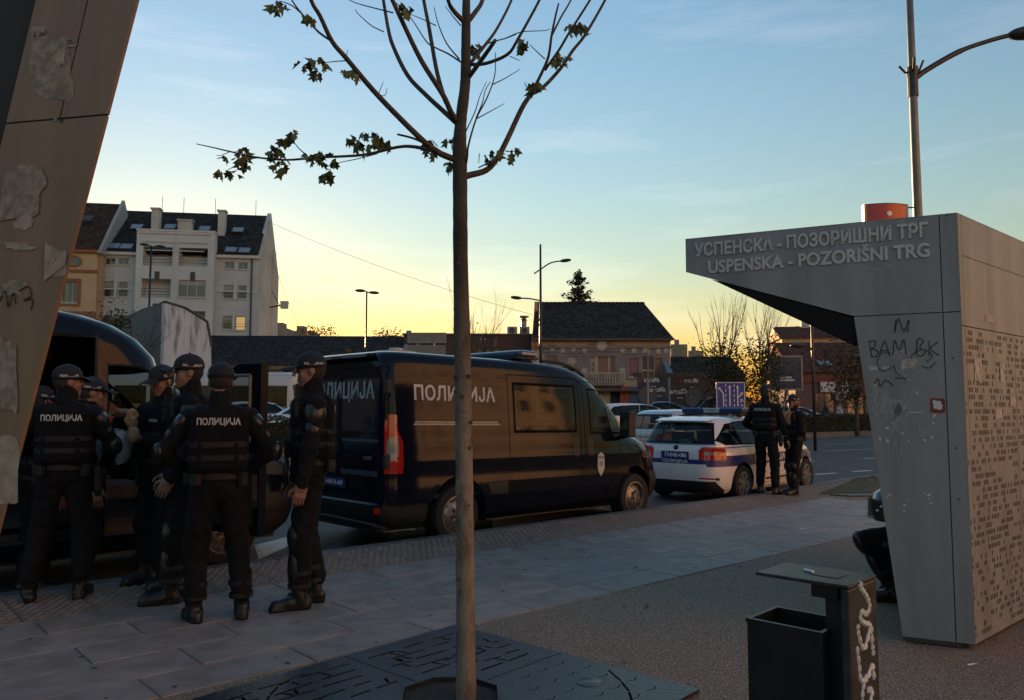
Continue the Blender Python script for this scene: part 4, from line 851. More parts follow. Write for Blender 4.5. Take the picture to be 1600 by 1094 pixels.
hd.box('panel', M_hb, xs_[0], xs_[1], 0, .08, 0, zt1); hd.box('panel', mat('hoarding_brown', (.030,.024,.024), .6, var=.2), xs_[2], xs_[3], 0, .08, 0, zt2); hd.box('fascia', M_black, xs_[0]-.2, xs_[3]+.2, -.06, .2, zt1+.01, zt1+.3)
for px_, py_, sz in ((1018,594,.42),(1027,609,.42),(1080,595,.38),(1060,612,.46)):
    x, z = hd.px(px_, py_); text('arcaffè', sz, frame((x,-.02,z), (1,0,0), (0,0,1)), M_white, hd.root, bold=.0, depth=.004, space=.95)
    mb = MB(); mb.box(x-sz*1.9,x-sz*1.75,-.025,-.005,z-.16,z+.2); mb.build('logo_mark', mat('logo_red', (.4,.03,.03)), hd.root); mb = MB(); mb.box(x-.1,x+.3,-.022,-.004,z-.44,z-.40); mb.build('logo_underline', M_lgrey, hd.root)
for px_, py_ in ((1012,618),(1085,622)):
    x, z = hd.px(px_, py_); mb = MB(); mb.lathe([(.62,0),(.62,.04),(.52,.04),(.52,.01),(0,.01)], 22, M=frame((x,-.005,z),(1,0,0),(0,0,1))); mb.build('cup_emblem', mat('emblem_grey', (.07,.08,.09)), hd.root)
# ------------------------------------------------------------------ houses on the right
K = Bld('red_roofed_house', 'red roofed house with dark ground floor shops right of the billboard', 'house', 1243, 66, -4)
Wk = 14.0; zk = K.px(1300, 582)[1]; zkr = K.px(1290, 546)[1]+1.0
shop = [(1.6,3.2,0,2.6), (4.2,5.6,.6,2.4), (6.4,8.0,0,2.6)]
K.wall(0, Wk, 0, zk, 0, shop, mat('shop_render', (.13,.085,.072), .85, var=.15))
for r in shop: K.window(*r, 0, 1, m=M_framed, sill=False)
K.box('shop_fascia', mat('fascia_red', (.16,.03,.025), .7), 0, Wk, -.2, -.01, zk-.85, zk-.45); r = K.rect(1280,597,1304,613); K.box('shop_sign', mat('shop_sign_white', (.45,.46,.45), .6), r[0], r[1], -.3, -.21, r[2], r[3])
r = K.rect(1312,597,1326,613); K.box('shop_sign', mat('shop_sign_white'), r[0], r[1], -.3, -.21, r[2], r[3]); x, z = K.px(1312,620); a_ = K.box('air_conditioner', mat('ac_casing'), x-.45, x+.45, -.5, -.1, z-.3, z+.35)
mb = MB(); mb.lathe([(.25,0),(.23,.02),(0,.02)], 16, M=frame((x-.1,-.502,z),(1,0,0),(0,0,1))); mb.build('fan_grille', M_framed, a_)
mb = MB(); mb.prism([(-.4,-.5,zk),(-.4,5,zkr),(-.4,10,zk)], (Wk+.4,0,0)); kr = mb.build('roof', M_tile_red, K.root); K.box('rear_block', M_brown, .05, Wk, .25, 9.5, 0, zk-.02)
ks = Vector((0,5.5,zkr-zk)).normalized(); ku = Vector((0,-ks.z,ks.y))
for q in ((2.7,1.6),(6.2,2.9)): mb = MB(); p = Vector((q[0],-.5,zk))+ks*q[1]; mb.box(-.6,.6,-.55,.55,0,.1, M=frame(p,(1,0,0),ks,ku)); w = mb.build('skylight', M_framed, kr); mb = MB(); mb.box(-.5,.5,-.46,.46,.102,.11, M=frame(p,(1,0,0),ks,ku)); mb.build('pane', _mats['sky_glass'], w)
K2 = Bld('gabled_house', 'small gabled house with red roof just above the billboard', 'house', 1222, 84, -8)
z3, z4 = K2.px(1240,529)[1], K2.px(1240,514)[1]; mb = MB(); mb.prism([(0,-.4,z3),(0,3.5,z4+.6),(0,8,z3)], (6.6,0,0)); mb.build('roof', M_tile_red, K2.root); K2.box('wall', mat('cream_render', (.42,.33,.2), .85, var=.1), .1, 6.5, 0, 7.8, 0, z3)
mb = MB(); mb.prism([(-.02,-.3,z3),(-.02,3.5,z4+.5),(-.02,7.8,z3)], (-.2,0,0)); mb.build('gable', mat('cream_render'), K2.root); K2.box('chimney', M_apts, 2.8, 3.6, 3, 3.7, z4, z4+1.2)
K3 = Bld('flat_roofed_building', 'pale flat roofed building with red lettered rooftop sign board', 'building', 1268, 90, -10)
r = K3.rect(1268,530,1352,580); K3.box('wall', mat('pale_brown_render', (.30,.25,.20), .85, var=.1), 0, r[1]+6, 0, 10, 0, r[3]-.4); K3.box('roof_edge', M_aptr, -.3, r[1]+6, -.6, 10, r[3]-.39, r[3]+.1)
r = K3.rect(1304,527,1336,542); sg_ = K3.box('sign_board', mat('sign_white_sunlit', (.62,.36,.22), .6, var=.05), r[0], r[1], -1.0, -.7, r[2], r[3]); xm, zm = (r[0]+r[1])/2, (r[2]+r[3])/2  # orange of the low sun put into the board's colour
text('Dinamika', 1.0, frame((xm,-1.02,zm),(1,0,0),(0,0,1)), mat('sign_red', (.45,.03,.02)), sg_, bold=.02, width=(r[1]-r[0])*.86)
mb = MB(); mb.lathe([(.9,0),(.9,1.0),(.5,1.3),(0,1.4)], 14, M=Matrix.Translation((-1.2,1,K3.px(1250,527)[1]))); mb.build('rooftop_tank', M_stone, K3.root, smooth=40)
for k in range(3): K3.box('rooftop_unit', M_aptr, 1.0+k*2.0, 2.4+k*2.0, 1.5, 3, r[3]-.9, r[3]-.1+.3*(k % 2))
# far blocks on the skyline
for k, (a, b, t, d, lab) in enumerate([(1049,1075,538,330,'distant pale tower block just right of the ornate house roof'),(1076,1100,548,360,'distant low block on the skyline behind the leafy trees'),(418,447,513,260,'distant low block on the skyline beside the apartment block'),(447,485,517,300,'distant flat block on the skyline above the long low roof')]):
    p0, p1 = at(a, 600, d), at(b, 600, d); fb = thing('distant_block', lab, 'building', (p0.x, p0.y, -.2), 0, 'distant blocks on the skyline'); w_ = p1.x-p0.x; h = at(a, t, d).z+.2
    mb = MB(); mb.box(0,w_,0,14,0,h); mb.box(w_*.3,w_*.6,3,8,h+.002,h+2.2); mb.build('wall', mat('far_block', (.26,.21,.17), .9, var=.2, vscale=.2), fb)
    for i in range(int(w_/3.2)):
        for j in range(3): mb = MB(); mb.box(i*3.2+.8,i*3.2+2.2,-.06,-.003,h-2.6-j*3,h-1.1-j*3); mb.build('window', M_pane, fb)
# unseen terraces and block added to shade the street and return warm light
for k, (x, y, yaw, w_, d, h, c, nm, lab) in enumerate([(-74,60,12,24,14,16.5,(.36,.28,.18),'unseen_terrace','unseen cream terrace added left of the ochre house to shade the street'),(-102,44,32,30,14,18,(.34,.30,.26),'unseen_terrace','unseen grey terrace added at the far left to shade the street'),
(-58,-14,82,46,14,15,(.22,.19,.16),'unseen_terrace','unseen brown terrace added at the left end to darken reflections'),  # added for a darker reflection in the van's rear
        (60,14,226,52,16,27,(.52,.38,.27),'unseen_bounce_block','unseen tall sand coloured block added behind the viewer to return warm light')]):
    r_ = thing(nm, lab, 'building', (x, y, -.1), R(yaw)); mb = MB(); mb.box(0,w_,.3,d,0,h); mb.build('rear_block', mat('blk%d' % k, c, .9, var=.1, vscale=.4), r_)
    b_ = Bld.__new__(Bld); b_.root = r_; ws = [(i*3.4+1.0, i*3.4+2.3, j*3.3+1.0, j*3.3+2.7) for i in range(int(w_/3.4)) for j in range(int(h/3.3))]
    b_.wall(0, w_, 0, h, 0, ws, _mats['blk%d' % k]); b_.box('cornice', M_aptr, -.2, w_+.2, -.4, d+.2, h+.002, h+.4)
    if k < 2: mb = MB(); mb.prism([(0,-.3,h+.41),(0,d/2,h+4.5),(0,d,h+.41)], (w_,0,0)); mb.build('roof', M_tile_dark, r_)
    for q in ws: mb = MB(); mb.box(q[0],q[1],.18,.22,q[2],q[3]); mb.build('window', M_pane, r_)

# ------------------------------------------------------------------ poles, lamps, signs, wires
def lamp_head(mb, p, d, L=.62, w=.16, h=.09, m=0):
    d = Vector(d).normalized(); M = frame(p, d, Vector((0,0,1)).cross(d)); mb.ball((L/2,0,0), (L/2,w,h), 12, 8, m, M=M)
def street_lamp(label, base, h, r0, r1, arms, top=None, mt=None):
    t = thing('street_lamp', label, 'street lamp', base, 0, 'street lamps'); mb = MB(); mb.tube([(0,0,0),(0,0,h*.5),(0,0,h)], [r0,(r0+r1)/2,r1], 10); mb.build('pole', mt or M_dmetal, t, smooth=True)
    for pts, dr in arms:
        mb = MB(); Q = cr(pts, 6) if len(pts) > 2 else pts; mb.tube(Q, .035, 8); a = mb.build('arm', mt or M_dmetal, t, smooth=True); mb = MB(); lamp_head(mb, Vector(pts[-1])-Vector(dr).normalized()*.06, dr); mb.build('lamp_head', M_dmetal, a, smooth=True)
    return t
def loc_at(base, px, py, Y): p = at(px, py, Y); return p-base
b = at(845, 600, 40); b.z = .12; la = lambda x, y, Y=40: loc_at(b, x, y, Y)
t = street_lamp('tall street lamp rising beside the ornate house gable with two curved arms', b, la(846,382).z, .10, .05, [([la(834,428),la(846,420),la(858,412),la(868,409),la(876,408)], (1,0,.12)), ([la(845,470),la(835,468),la(825,466.5),la(814,466)], (-1,0,.1))])
b = at(571, 600, 45); b.z = .12; z = loc_at(b, 571, 455, 45).z
t = street_lamp('slim double headed street lamp against the yellow sky above the long roof', b, z, .07, .045, [([(0,0,z-.05),(-.1,-.1,z)], (-1,-.3,0)), ([(0,0,z-.1),(.15,.1,z-.06)], (1,.1,-.05))])
b = at(229, 600, 50); b.z = .12; z = loc_at(b, 233, 384, 50).z
t = street_lamp('street lamp pole in front of the apartment block loggias', b, z, .09, .06, [([(0,0,z-.1),(-.2,0,z+.05)], (-1,0,.1)), ([(0,0,z-.1),(.35,0,z-.02)], (1,0,-.1))])
b = Vector((7.33, 14.0, 0)); la = lambda x, y: loc_at(b, x, y, 14)
ztop = 11.2; lean_ = Matrix.Identity(4)
t = thing('street_lamp', 'tall grey lamp post behind the shelter with curved arm and floodlight stubs', 'street lamp', b, 0, 'street lamps')
mb = MB(); mb.tube([(0,0,0),(0,0,4),(0,0,7.8),(0,0,ztop)], [.095,.083,.066,.05], 14); mb.build('pole', mat('lamp_post_grey', (.13,.125,.12), .4, metal=.4), t, smooth=True)
pts = [la(1428,124),la(1450,108),(la(1500,80)),la(1545,64),la(1578,55)]; mb = MB(); mb.tube(cr(pts, 6), [.05]*13+[.042]*12, 10); a = mb.build('arm', M_dmetal, t, smooth=True)
mb = MB(); lamp_head(mb, la(1574,55), (1,0,.12), .75, .17, .12); h_ = mb.build('lamp_head', M_dmetal, a, smooth=True); mb = MB(); mb.ball(la(1592,52.5), (.16,.11,.05), 10, 6); mb.build('lens', mat('lamp_lens', (.35,.34,.30), .2), h_, smooth=True)
zc = la(1424,112).z; mb = MB(); mb.lathe([(.1,-.08),(.1,.08)], 12, M=Matrix.Translation((0,0,zc))); mb.lathe([(.09,-.05),(.09,.35)], 12, M=Matrix.Translation((0,0,zc-.42))); mb.build('collar', M_dmetal, t)
for dx, dy, dz in ((-.24,0,.10),(.20,-.02,.20),(-.06,-.2,.18),(.08,.2,.16)):
    mb = MB(); mb.tube([(dx*.3,dy*.3,zc-.02),(dx*.55,dy*.55,zc-.02),(dx,dy,zc+dz)], .022, 7); mb.build('bracket_stub', M_dmetal, t)
zb_ = la(1420,322).z; rs = thing('bus_stop_flag', 'red curved bus stop flag with a white dot bracketed to the lamp post', 'bus stop sign', b+Vector((0,0,0)))
x0_, x1_ = la(1349,330).x, la(1414,330).x; zt_ = la(1380,322).z; n_ = 14; mb = MB(); hh = .62; bow = .10
front = [(x0_+(x1_-x0_)*k/n_, -.07-bow*math.sin(PI*k/n_)) for k in range(n_+1)]; backp = [(x, .02+bow*math.sin(PI*k/n_)) for k, (x, _) in enumerate(front)]
loop = front+backp[::-1]; mb.prism([(x, y, zt_-hh) for x, y in loop], (0,0,hh)); mb.build('flag_body', mat('flag_red', (.36,.006,.008), .35, var=.05, coat=.3), rs, smooth=40)
mb = MB(); mb.prism([(x, y, zt_+.001) for x, y in loop], (0,0,.014)); mb.build('cap', M_dmetal, rs)
mb = MB(); mb.lathe([(.045,0),(.045,.008),(0,.008)], 14, M=frame(((x0_+x1_)/2+.01,-.172,zt_-.18),(1,0,0),(0,0,1))); mb.build('dot', M_white, rs)
for x in (x0_, x1_): mb = MB(); mb.box(x-.02,x+.02,-.08,.03,zt_-hh,zt_+.015); mb.build('side_trim', mat('trim_grey', (.3,.29,.26), .5), rs)
mb = MB(); mb.tube([(x1_+.02,-.02,zt_-.03),(-.05,0,zt_-.03)], .014, 6); mb.tube([(x1_+.02,-.02,zt_-hh+.08),(-.05,0,zt_-hh+.08)], .014, 6); mb.build('bracket', M_dmetal, rs)
b = at(1271, 600, 30); b.z = -.15; t = street_lamp('slender pole under the shelter canopy with a small side lamp', b, 6.6, .06, .045, [([(0,0,loc_at(b,1270,548,30).z),(-.15,0,loc_at(b,1262,541,30).z),(-.3,0,loc_at(b,1256,540,30).z)], (-1,0,0))])
# direction sign seen from behind
b = at(668, 600, 41); b.z = .12; t = thing('direction_sign', 'two stacked grey direction sign boards seen from behind above the van roof', 'road sign', b)
for y0, y1, xo in ((520,536,0),(540,556,-1)):
    p0, p1 = loc_at(b, 637+xo, y1, 41), loc_at(b, 697+xo, y0, 41); mb = MB(); mb.box(p0.x,p1.x,-.06,.08,p0.z,p1.z); bd = mb.build('board', mat('sign_back_grey', (.17,.165,.155), .5, metal=.4), t); mb = MB(); ring(mb, p0.x+.06, p1.x-.06, p0.z+.06, p1.z-.06, .06, -.09, -.062); mb.build('frame', M_galv, bd)
for x in (-.55,.35): mb = MB(); mb.tube([(x,.12,0),(x,.12,loc_at(b,668,522,41).z)], .05, 8); mb.build('post', M_galv, t)
# back of a traffic sign
b = at(1012, 600, 36); b.z = .12; t = thing('traffic_sign', 'black backed double traffic sign on a grey post before the cafe hoarding', 'traffic sign', b)
mb = MB(); mb.tube([(0,0,0),(0,0,loc_at(b,1012,556,36).z)], .045, 8); mb.build('post', M_galv, t)
for (x0, y0, x1, y1) in ((1003,556,1011,578),(1013,556,1021.5,578),(1003,580,1011,591),(1013,580,1021.5,591)):
    p0, p1 = loc_at(b, x0, y1, 36), loc_at(b, x1, y0, 36); mb = MB(); mb.box(p0.x,p1.x,-.08,-.05,p0.z,p1.z); bd = mb.build('panel', mat('sign_black_back', (.018,.022,.024), .5), t); mb = MB(); ring(mb, p0.x+.01, p1.x-.01, p0.z+.01, p1.z-.01, .02, -.1, -.081); mb.build('frame', M_galv, bd)
# blue lane sign
b = at(1141, 640, 21); b.z = -.15; t = thing('lane_sign', 'blue lane arrows sign standing behind the police car', 'road sign', b)
p0, p1 = loc_at(b, 1119, 640, 21), loc_at(b, 1163.5, 597, 21); mb = MB(); mb.box(p0.x,p1.x,-.03,0,p0.z,p1.z); mb.build('panel', mat('sign_blue', (.010,.035,.26), .4, var=.08), t); mb = MB(); mb.tube([(0,.05,0),(0,.05,p1.z-.05)], .04, 8); mb.build('post', M_galv, t)
M_sw = mat('sign_white', (.62,.64,.66), .5, var=.05); sw, shh = p1.x-p0.x, p1.z-p0.z
def sq(name, pts, w=.03):
    for i in range(len(pts)-1):
        a, c = Vector((p0.x+pts[i][0]*sw, -.034, p0.z+pts[i][1]*shh)), Vector((p0.x+pts[i+1][0]*sw, -.034, p0.z+pts[i+1][1]*shh)); d = (c-a).normalized(); n_ = Vector((-d.z,0,d.x))*w/2
        mb = MB(); mb.add([a-n_, c-n_, c+n_, a+n_], [(0,1,2,3)]); mb.build(name, M_sw, t)
def tri(x, y, dx, dy, s=.06):
    d = Vector((dx, 0, dy)).normalized(); n_ = Vector((-d.z,0,d.x)); c = Vector((p0.x+x*sw, -.0345, p0.z+y*shh)); mb = MB(); mb.add([c+d*s, c-n_*s*.7, c+n_*s*.7], [(0,1,2)]); mb.build('arrow_head', M_sw, t)
sq('arrow', [(.25,.12),(.25,.58),(.13,.75)]); tri(.13,.75,-.6,.6); sq('arrow', [(.47,.12),(.47,.8)]); tri(.47,.8,0,1); sq('arrow', [(.74,.12),(.74,.8)]); tri(.74,.8,0,1); sq('arrow', [(.74,.42),(.87,.56)]); tri(.87,.57,.6,.6)
for x in (.33,.62):
    for k in range(5): sq('lane_dash', [(x,.1+.18*k),(x,.2+.18*k)], .02)
sq('border', [(.02,.02),(.98,.02),(.98,.98),(.02,.98),(.02,.02)], .02); sq('symbol', [(.84,.15),(.92,.15)], .03); sq('symbol', [(.84,.25),(.84,.36),(.91,.36),(.91,.27)], .02)
# billboard
b = at(1234, 600, 47); b.z = .12; t = thing('billboard', 'dark blue poster billboard in a metal frame behind the leafy trees', 'billboard', b, R(-12))
w_ = 1.15; z0_, z1_ = loc_at(b, 1234, 610, 47).z, loc_at(b, 1234, 556, 47).z; mb = MB(); mb.box(-w_,.75,-.12,.12,z0_,z1_); mb.build('case', M_framed, t)
mb = MB(); mb.box(-w_+.05,.60,-.135,-.122,z0_+.1,z1_-.08); mb.build('poster', mat('poster_navy', (.018,.035,.065), .35, var=.3, vscale=2), t)
mb = MB(); ring(mb, -w_+.08, .64, z0_+.1, z1_-.1, .1, -.17, -.137); mb.build('frame', M_galv, t); mb = MB(); mb.tube([(-.2,0,0),(-.2,0,z0_)], .12, 10); mb.build('post', M_galv, t)
for k in range(2): mb = MB(); mb.box(-.55,.25-.15*k,-.14,-.137,z0_+.55+.16*k,z0_+.65+.16*k); mb.build('poster_caption', M_lgrey, t)
# utility pole pieces, wires, wall bracket
def wire(label, a, b_, sag, r=.018):
    a, b_ = Vector(a), Vector(b_); mb = MB(); mb.tube([a.lerp(b_, k/14)+Vector((0,0,-sag*4*(k/14)*(1-k/14))) for k in range(15)], r, 4); tag(mb.build('overhead_wire', M_black), label, 'wire', 'overhead wires')
wire('thin overhead wire sloping from the apartment roof to the right', at(409,342,70), at(832,492,62), .5); wire('short wire slanting down beside the apartment firewall', at(424,400,69), at(468,512,66), .2); wire('lower short wire slanting beside the apartment firewall', at(425,455,69), at(437,477,67), .05, .03)
p = at(424, 477, 69); br = thing('wall_bracket_box', 'small grey box on a bracket off the apartment firewall', 'bracket', (p.x, p.y, p.z)); mb = MB(); mb.tube([(-.6,1.5,0),(.9,0,0)], .07, 6); mb.build('arm', M_dmetal, br); mb = MB(); mb.box(.85,1.45,-.25,.25,-.3,.35); mb.build('box', M_apts, br)

# ------------------------------------------------------------------ background trees
def bare_tree(name, label, base, h, spread, seed, leafy=0, leafcol=None, leaf_z=(.3,.75), leaf_r=1.2, up=1.0, trunk=.12, group='street trees across the road', lsize=.085, fork=.33):
    t = thing(name, label, 'tree', base, 0, group); rg = random.Random(seed); mb = MB(); mb.tube([(0,0,0),(rg.uniform(-.1,.1),0,h*fork*.5),(rg.uniform(-.15,.15),0,h*fork)], [trunk,trunk*.85,trunk*.7], 9); mb.build('trunk', M_bark2, t, smooth=True)
    mb = MB(); pts = []
    def grow(p, d, L, r, lev):
        q = p; n = 4; Q = [p]
        for k in range(n):
            d = (d + Vector((rg.uniform(-.12,.12), rg.uniform(-.12,.12), rg.uniform(-.02,.10)*up))).normalized(); q = q + d*(L/n); Q.append(q)
        mb.tube(Q, [r*(1-.55*k/n) for k in range(n+1)], 5 if lev < 2 else 4, caps=False)
        if lev >= 3: pts.append(q); return
        for k in range(rg.choice([2,3,3]) if lev < 2 else 3):
            s = Q[rg.choice([2,3,4])]; dd = (d + Vector((rg.uniform(-1,1), rg.uniform(-1,1), rg.uniform(-.25,.5)))*spread*.55).normalized(); grow(s, dd, L*rg.uniform(.55,.8), r*.5, lev+1); pts.append(s)
    for k in range(7):
        a = 6.28*k/7+rg.uniform(-.3,.3); grow(Vector((0,0,h*fork)), Vector((math.cos(a)*spread, math.sin(a)*spread, up)).normalized(), h*rg.uniform(.26,.36), trunk*.42, 0)
    tag(mb.build('limbs', M_bark2, t), kind='stuff')
    if leafy:
        mb = MB(); P = []; cl = [(rg.gauss(0, leaf_r*.5), rg.gauss(0, leaf_r*.5), h*rg.uniform(*leaf_z), rg.uniform(.25,.55)) for _ in range(46)]
        for _ in range(leafy):
            c = rg.choice(cl); P.append((c[0]+rg.gauss(0,c[3]), c[1]+rg.gauss(0,c[3]), c[2]+rg.gauss(0,c[3])))
        leaf_cloud(mb, P, lsize, rg); tag(mb.build('crown', leafcol, t), kind='stuff')
    return t
M_lf1 = mat('olive_leaf', (.055,.058,.018), .7, var=.5, vscale=2.5); M_lf2 = mat('rust_leaf', (.13,.062,.022), .7, var=.5, vscale=2.5)
def bp(px, Y, z=.12): p = at(px, 640, Y); return Vector((p.x, p.y, z))
bare_tree('street_tree', 'bare tree with rusty lower leaves just right of the young maple trunk', bp(738,46), 7.6, .55, 31, 700, M_lf2, (.42,.62), 1.5)
bare_tree('street_tree', 'leafy tree with bare upper twigs above the blue lane sign', bp(1128,44), 7.4, .42, 32, 3600, M_lf1, (.22,.62), 1.15, 1.4)
bare_tree('street_tree', 'leafy tree with bare upper twigs left of the billboard', bp(1193,43), 7.2, .42, 33, 3600, M_lf1, (.22,.64), 1.2, 1.3)
bare_tree('street_tree', 'rusty leaved tree partly hidden by the shelter wall', bp(1338,38), 4.9, .5, 34, 2400, mat('brown_leaf', (.08,.055,.022), .7, var=.5, vscale=2.5), (.35,.9), .9)
bare_tree('street_tree', 'dark bushy tree behind the right end of the long low roof', bp(608,74), 8.6, .6, 35, 1600, M_hedge, (.6,.97), 1.6, lsize=.14)
bare_tree('roof_shrub', 'leafy shrub poking up above the open van roof', bp(172,46), 7.1, .7, 36, 900, M_lf1, (.72,.96), .8, lsize=.11, group='')
# conifer behind the ornate house
c = bp(904, 80); t = thing('conifer_tree', 'ragged dark conifer rising behind the ornate house roof', 'tree', c); rg = random.Random(4); zt_ = at(902,427,80).z
mb = MB(); mb.tube([(0,0,0),(0,0,zt_-.2)], [.3,.03], 8); mb.build('trunk', M_bark2, t); mb = MB(); P = []
for k in range(150):
    f = rg.random()**.8; z = zt_-.1-f*6.5; L = (.35+f*3.6)*rg.uniform(.45,1.1); a = rg.uniform(0,6.28); dz = rg.uniform(-.1,.5)
    for j in range(24): s = rg.random()**.7; P.append((math.cos(a)*L*s+rg.gauss(0,.10), math.sin(a)*L*s+rg.gauss(0,.10), z+dz*s+rg.gauss(0,.10)))
leaf_cloud(mb, P, .17, rg); tag(mb.build('crown', mat('conifer_needles', (.018,.026,.014), .8, var=.4, vscale=2), t), kind='stuff')
mb = MB(); P = []; rg = random.Random(9)                         # reddish creeper tops along the far parapet
for px_ in np.linspace(470,522,26): p = at(float(px_), rg.uniform(514,523), 72); P += [(p.x+rg.gauss(0,.3), p.y+rg.gauss(0,.3), p.z+rg.gauss(0,.25)) for _ in range(14)]
leaf_cloud(mb, P, .12, rg); tag(mb.build('rooftop_shrubs', M_lf2), 'reddish shrubs along the parapet above the long low roof', 'shrubs', kind='stuff')
# ================================================================== vehicles
M_navy = mat('navy_van_paint', (.006,.008,.015), .11, var=.08, vscale=2, coat=.10, spec=.16, bump=.010, bscale=1.6)
M_plas = mat('black_plastic', (.014,.014,.015), .6, var=.15, vscale=20); M_tyre = mat('tyre_rubber', (.010,.010,.011), .8, var=.2, vscale=30)
M_steel = mat('wheel_steel', (.22,.21,.20), .38, metal=.7, var=.2, vscale=20); M_alloy = mat('wheel_alloy', (.32,.32,.32), .3, metal=.7, var=.12, vscale=20)
M_red = mat('tail_lamp_red', (.20,.006,.005), .15, var=.1, vscale=40, coat=.8, emit=(.6,.02,.01), estr=.02); M_lampw = mat('tail_lamp_clear', (.22,.21,.20), .15, var=.15, vscale=60, coat=.8); M_amber = mat('amber_lens', (.5,.16,.02), .15, coat=.8)
M_wpaint = mat('white_car_paint', (.72,.71,.69), .25, var=.05, vscale=2, coat=.9); M_blue = mat('police_blue_stripe', (.012,.025,.14), .35, var=.06); M_seal = mat('rubber_seal', (.003,.003,.003), .8, var=0, spec=.1)
M_glassd = glass('vehicle_glass_dark', (.008,.010,.010), .35, .05, .3); M_glassc = glass('vehicle_glass', (.015,.02,.02), .6); M_int = mat('vehicle_interior', (.020,.020,.021), .8, var=.2, vscale=8); M_plate = mat('plate_blue', (.012,.03,.16), .4, var=.05); M_chrome = mat('chrome', (.5,.5,.5), .15, metal=1, var=0)

class Shell:
    """Body surface made of level slices (z, x rear, x front, half width, corner power rear, corner power front) that can be cut into panels."""
    def __init__(s, slices, nper=72, sub=3):
        S = np.array(slices, float); zz = []
        for i in range(len(S)-1): zz += list(np.linspace(S[i,0], S[i+1,0], sub+1)[:-1])
        zz.append(S[-1,0]); s.S = S; bm = bmesh.new(); rings = []
        for z in zz:
            xr, xf, w, nr, nf = [np.interp(z, S[:,0], S[:,k]) for k in range(1, 6)]; xc, a = (xr+xf)/2, (xf-xr)/2; ring_ = []
            for j in range(nper):
                t = 2*PI*(j+.5)/nper; c, q = math.cos(t), math.sin(t); n = nf if c > 0 else nr
                ring_.append(bm.verts.new((xc+a*math.copysign(abs(c)**(2/n), c), w*math.copysign(abs(q)**(2/n), q), z)))
            rings.append(ring_)
        for i in range(len(rings)-1):
            for j in range(nper): bm.faces.new((rings[i][j], rings[i][(j+1) % nper], rings[i+1][(j+1) % nper], rings[i+1][j]))
        top = rings[-1]; c = bm.verts.new((sum(v.co.x for v in top)/nper, 0, S[-1,0]+.012))
        for j in range(nper): bm.faces.new((top[j], top[(j+1) % nper], c))
        bm.normal_update(); s.bm = bm; s.id = bm.faces.layers.int.new('part'); s.names = {0: ('body', None, None)}; s.parents = {}
    def y(s, x, z):                                   # half width of the surface at x, z
        xr, xf, w, nr, nf = [np.interp(z, s.S[:,0], s.S[:,k]) for k in range(1, 6)]; xc, a = (xr+xf)/2, (xf-xr)/2; u = min(.9999, abs((x-xc)/a)); n = nf if x > xc else nr; return float(w*(1-u**n)**(1/n))
    def x(s, y, z, front=False):
        xr, xf, w, nr, nf = [np.interp(z, s.S[:,0], s.S[:,k]) for k in range(1, 6)]; xc, a = (xr+xf)/2, (xf-xr)/2; n = nf if front else nr; u = min(.9999, abs(y/w)); return float(xc+(1 if front else -1)*a*(1-u**n)**(1/n))
    def side(s, poly, sgn, name=None, m=None, delete=False, parent=None, sh=None):
        return s._do(cut(s.bm, poly, 0, 2, (lambda c, n: c.y*sgn > .25 and n.y*sgn > .05), delete), name, m, parent, sh)
    def rear(s, poly, name=None, m=None, delete=False, parent=None):
        mid = float(np.mean((s.S[0,1]+s.S[0,2])/2)); return s._do(cut(s.bm, poly, 1, 2, (lambda c, n: c.x < mid and n.x < -.25), delete), name, m, parent)
    def front(s, poly, name=None, m=None, delete=False, parent=None):
        mid = float((s.S[0,1]+s.S[0,2])/2); return s._do(cut(s.bm, poly, 1, 2, (lambda c, n: c.x > mid and n.x > .12), delete), name, m, parent)
    def _do(s, fs, name, m, parent=None, sh=None):
        if name is None: return 0
        k = max(s.names)+1; s.names[k] = (name, m, parent)
        for f in fs: f[s.id] = k
        return k
    def build(s, root, paint, body_name='body', only=None, sharp=30):
        objs = {}
        for k, (nm, m, par) in s.names.items():
            fs = [f for f in s.bm.faces if f[s.id] == k]
            if not fs: continue
            mp_ = {}; vs = []; F = []
            for f in fs:
                idx = []
                for v in f.verts:
                    if v.index not in mp_ or mp_.get(v) is None: pass
                    if v not in mp_: mp_[v] = len(vs); vs.append(tuple(v.co))
                    idx.append(mp_[v])
                F.append(idx)
            me = bpy.data.meshes.new(nm if k else body_name); me.from_pydata(vs, [], F); me.update(); me.polygons.foreach_set('use_smooth', np.ones(len(F), dtype=bool)); me.set_sharp_from_angle(angle=R(sharp)); me.materials.append(m or paint)
            objs[k] = lk(me.name, me, objs[par] if par in objs else root)
        s.bm.free(); return objs
def arch(x, z, r, n=12): return [(x+r*math.cos(2*PI*k/n), z+r*math.sin(2*PI*k/n)) for k in range(n)]
def circ_top(x, z, r, zb, n=10): return [(x-r, zb)] + [(x-r*math.cos(PI*k/n), z+r*math.sin(PI*k/n)) for k in range(n+1)] + [(x+r, zb)]
_wheel = {}
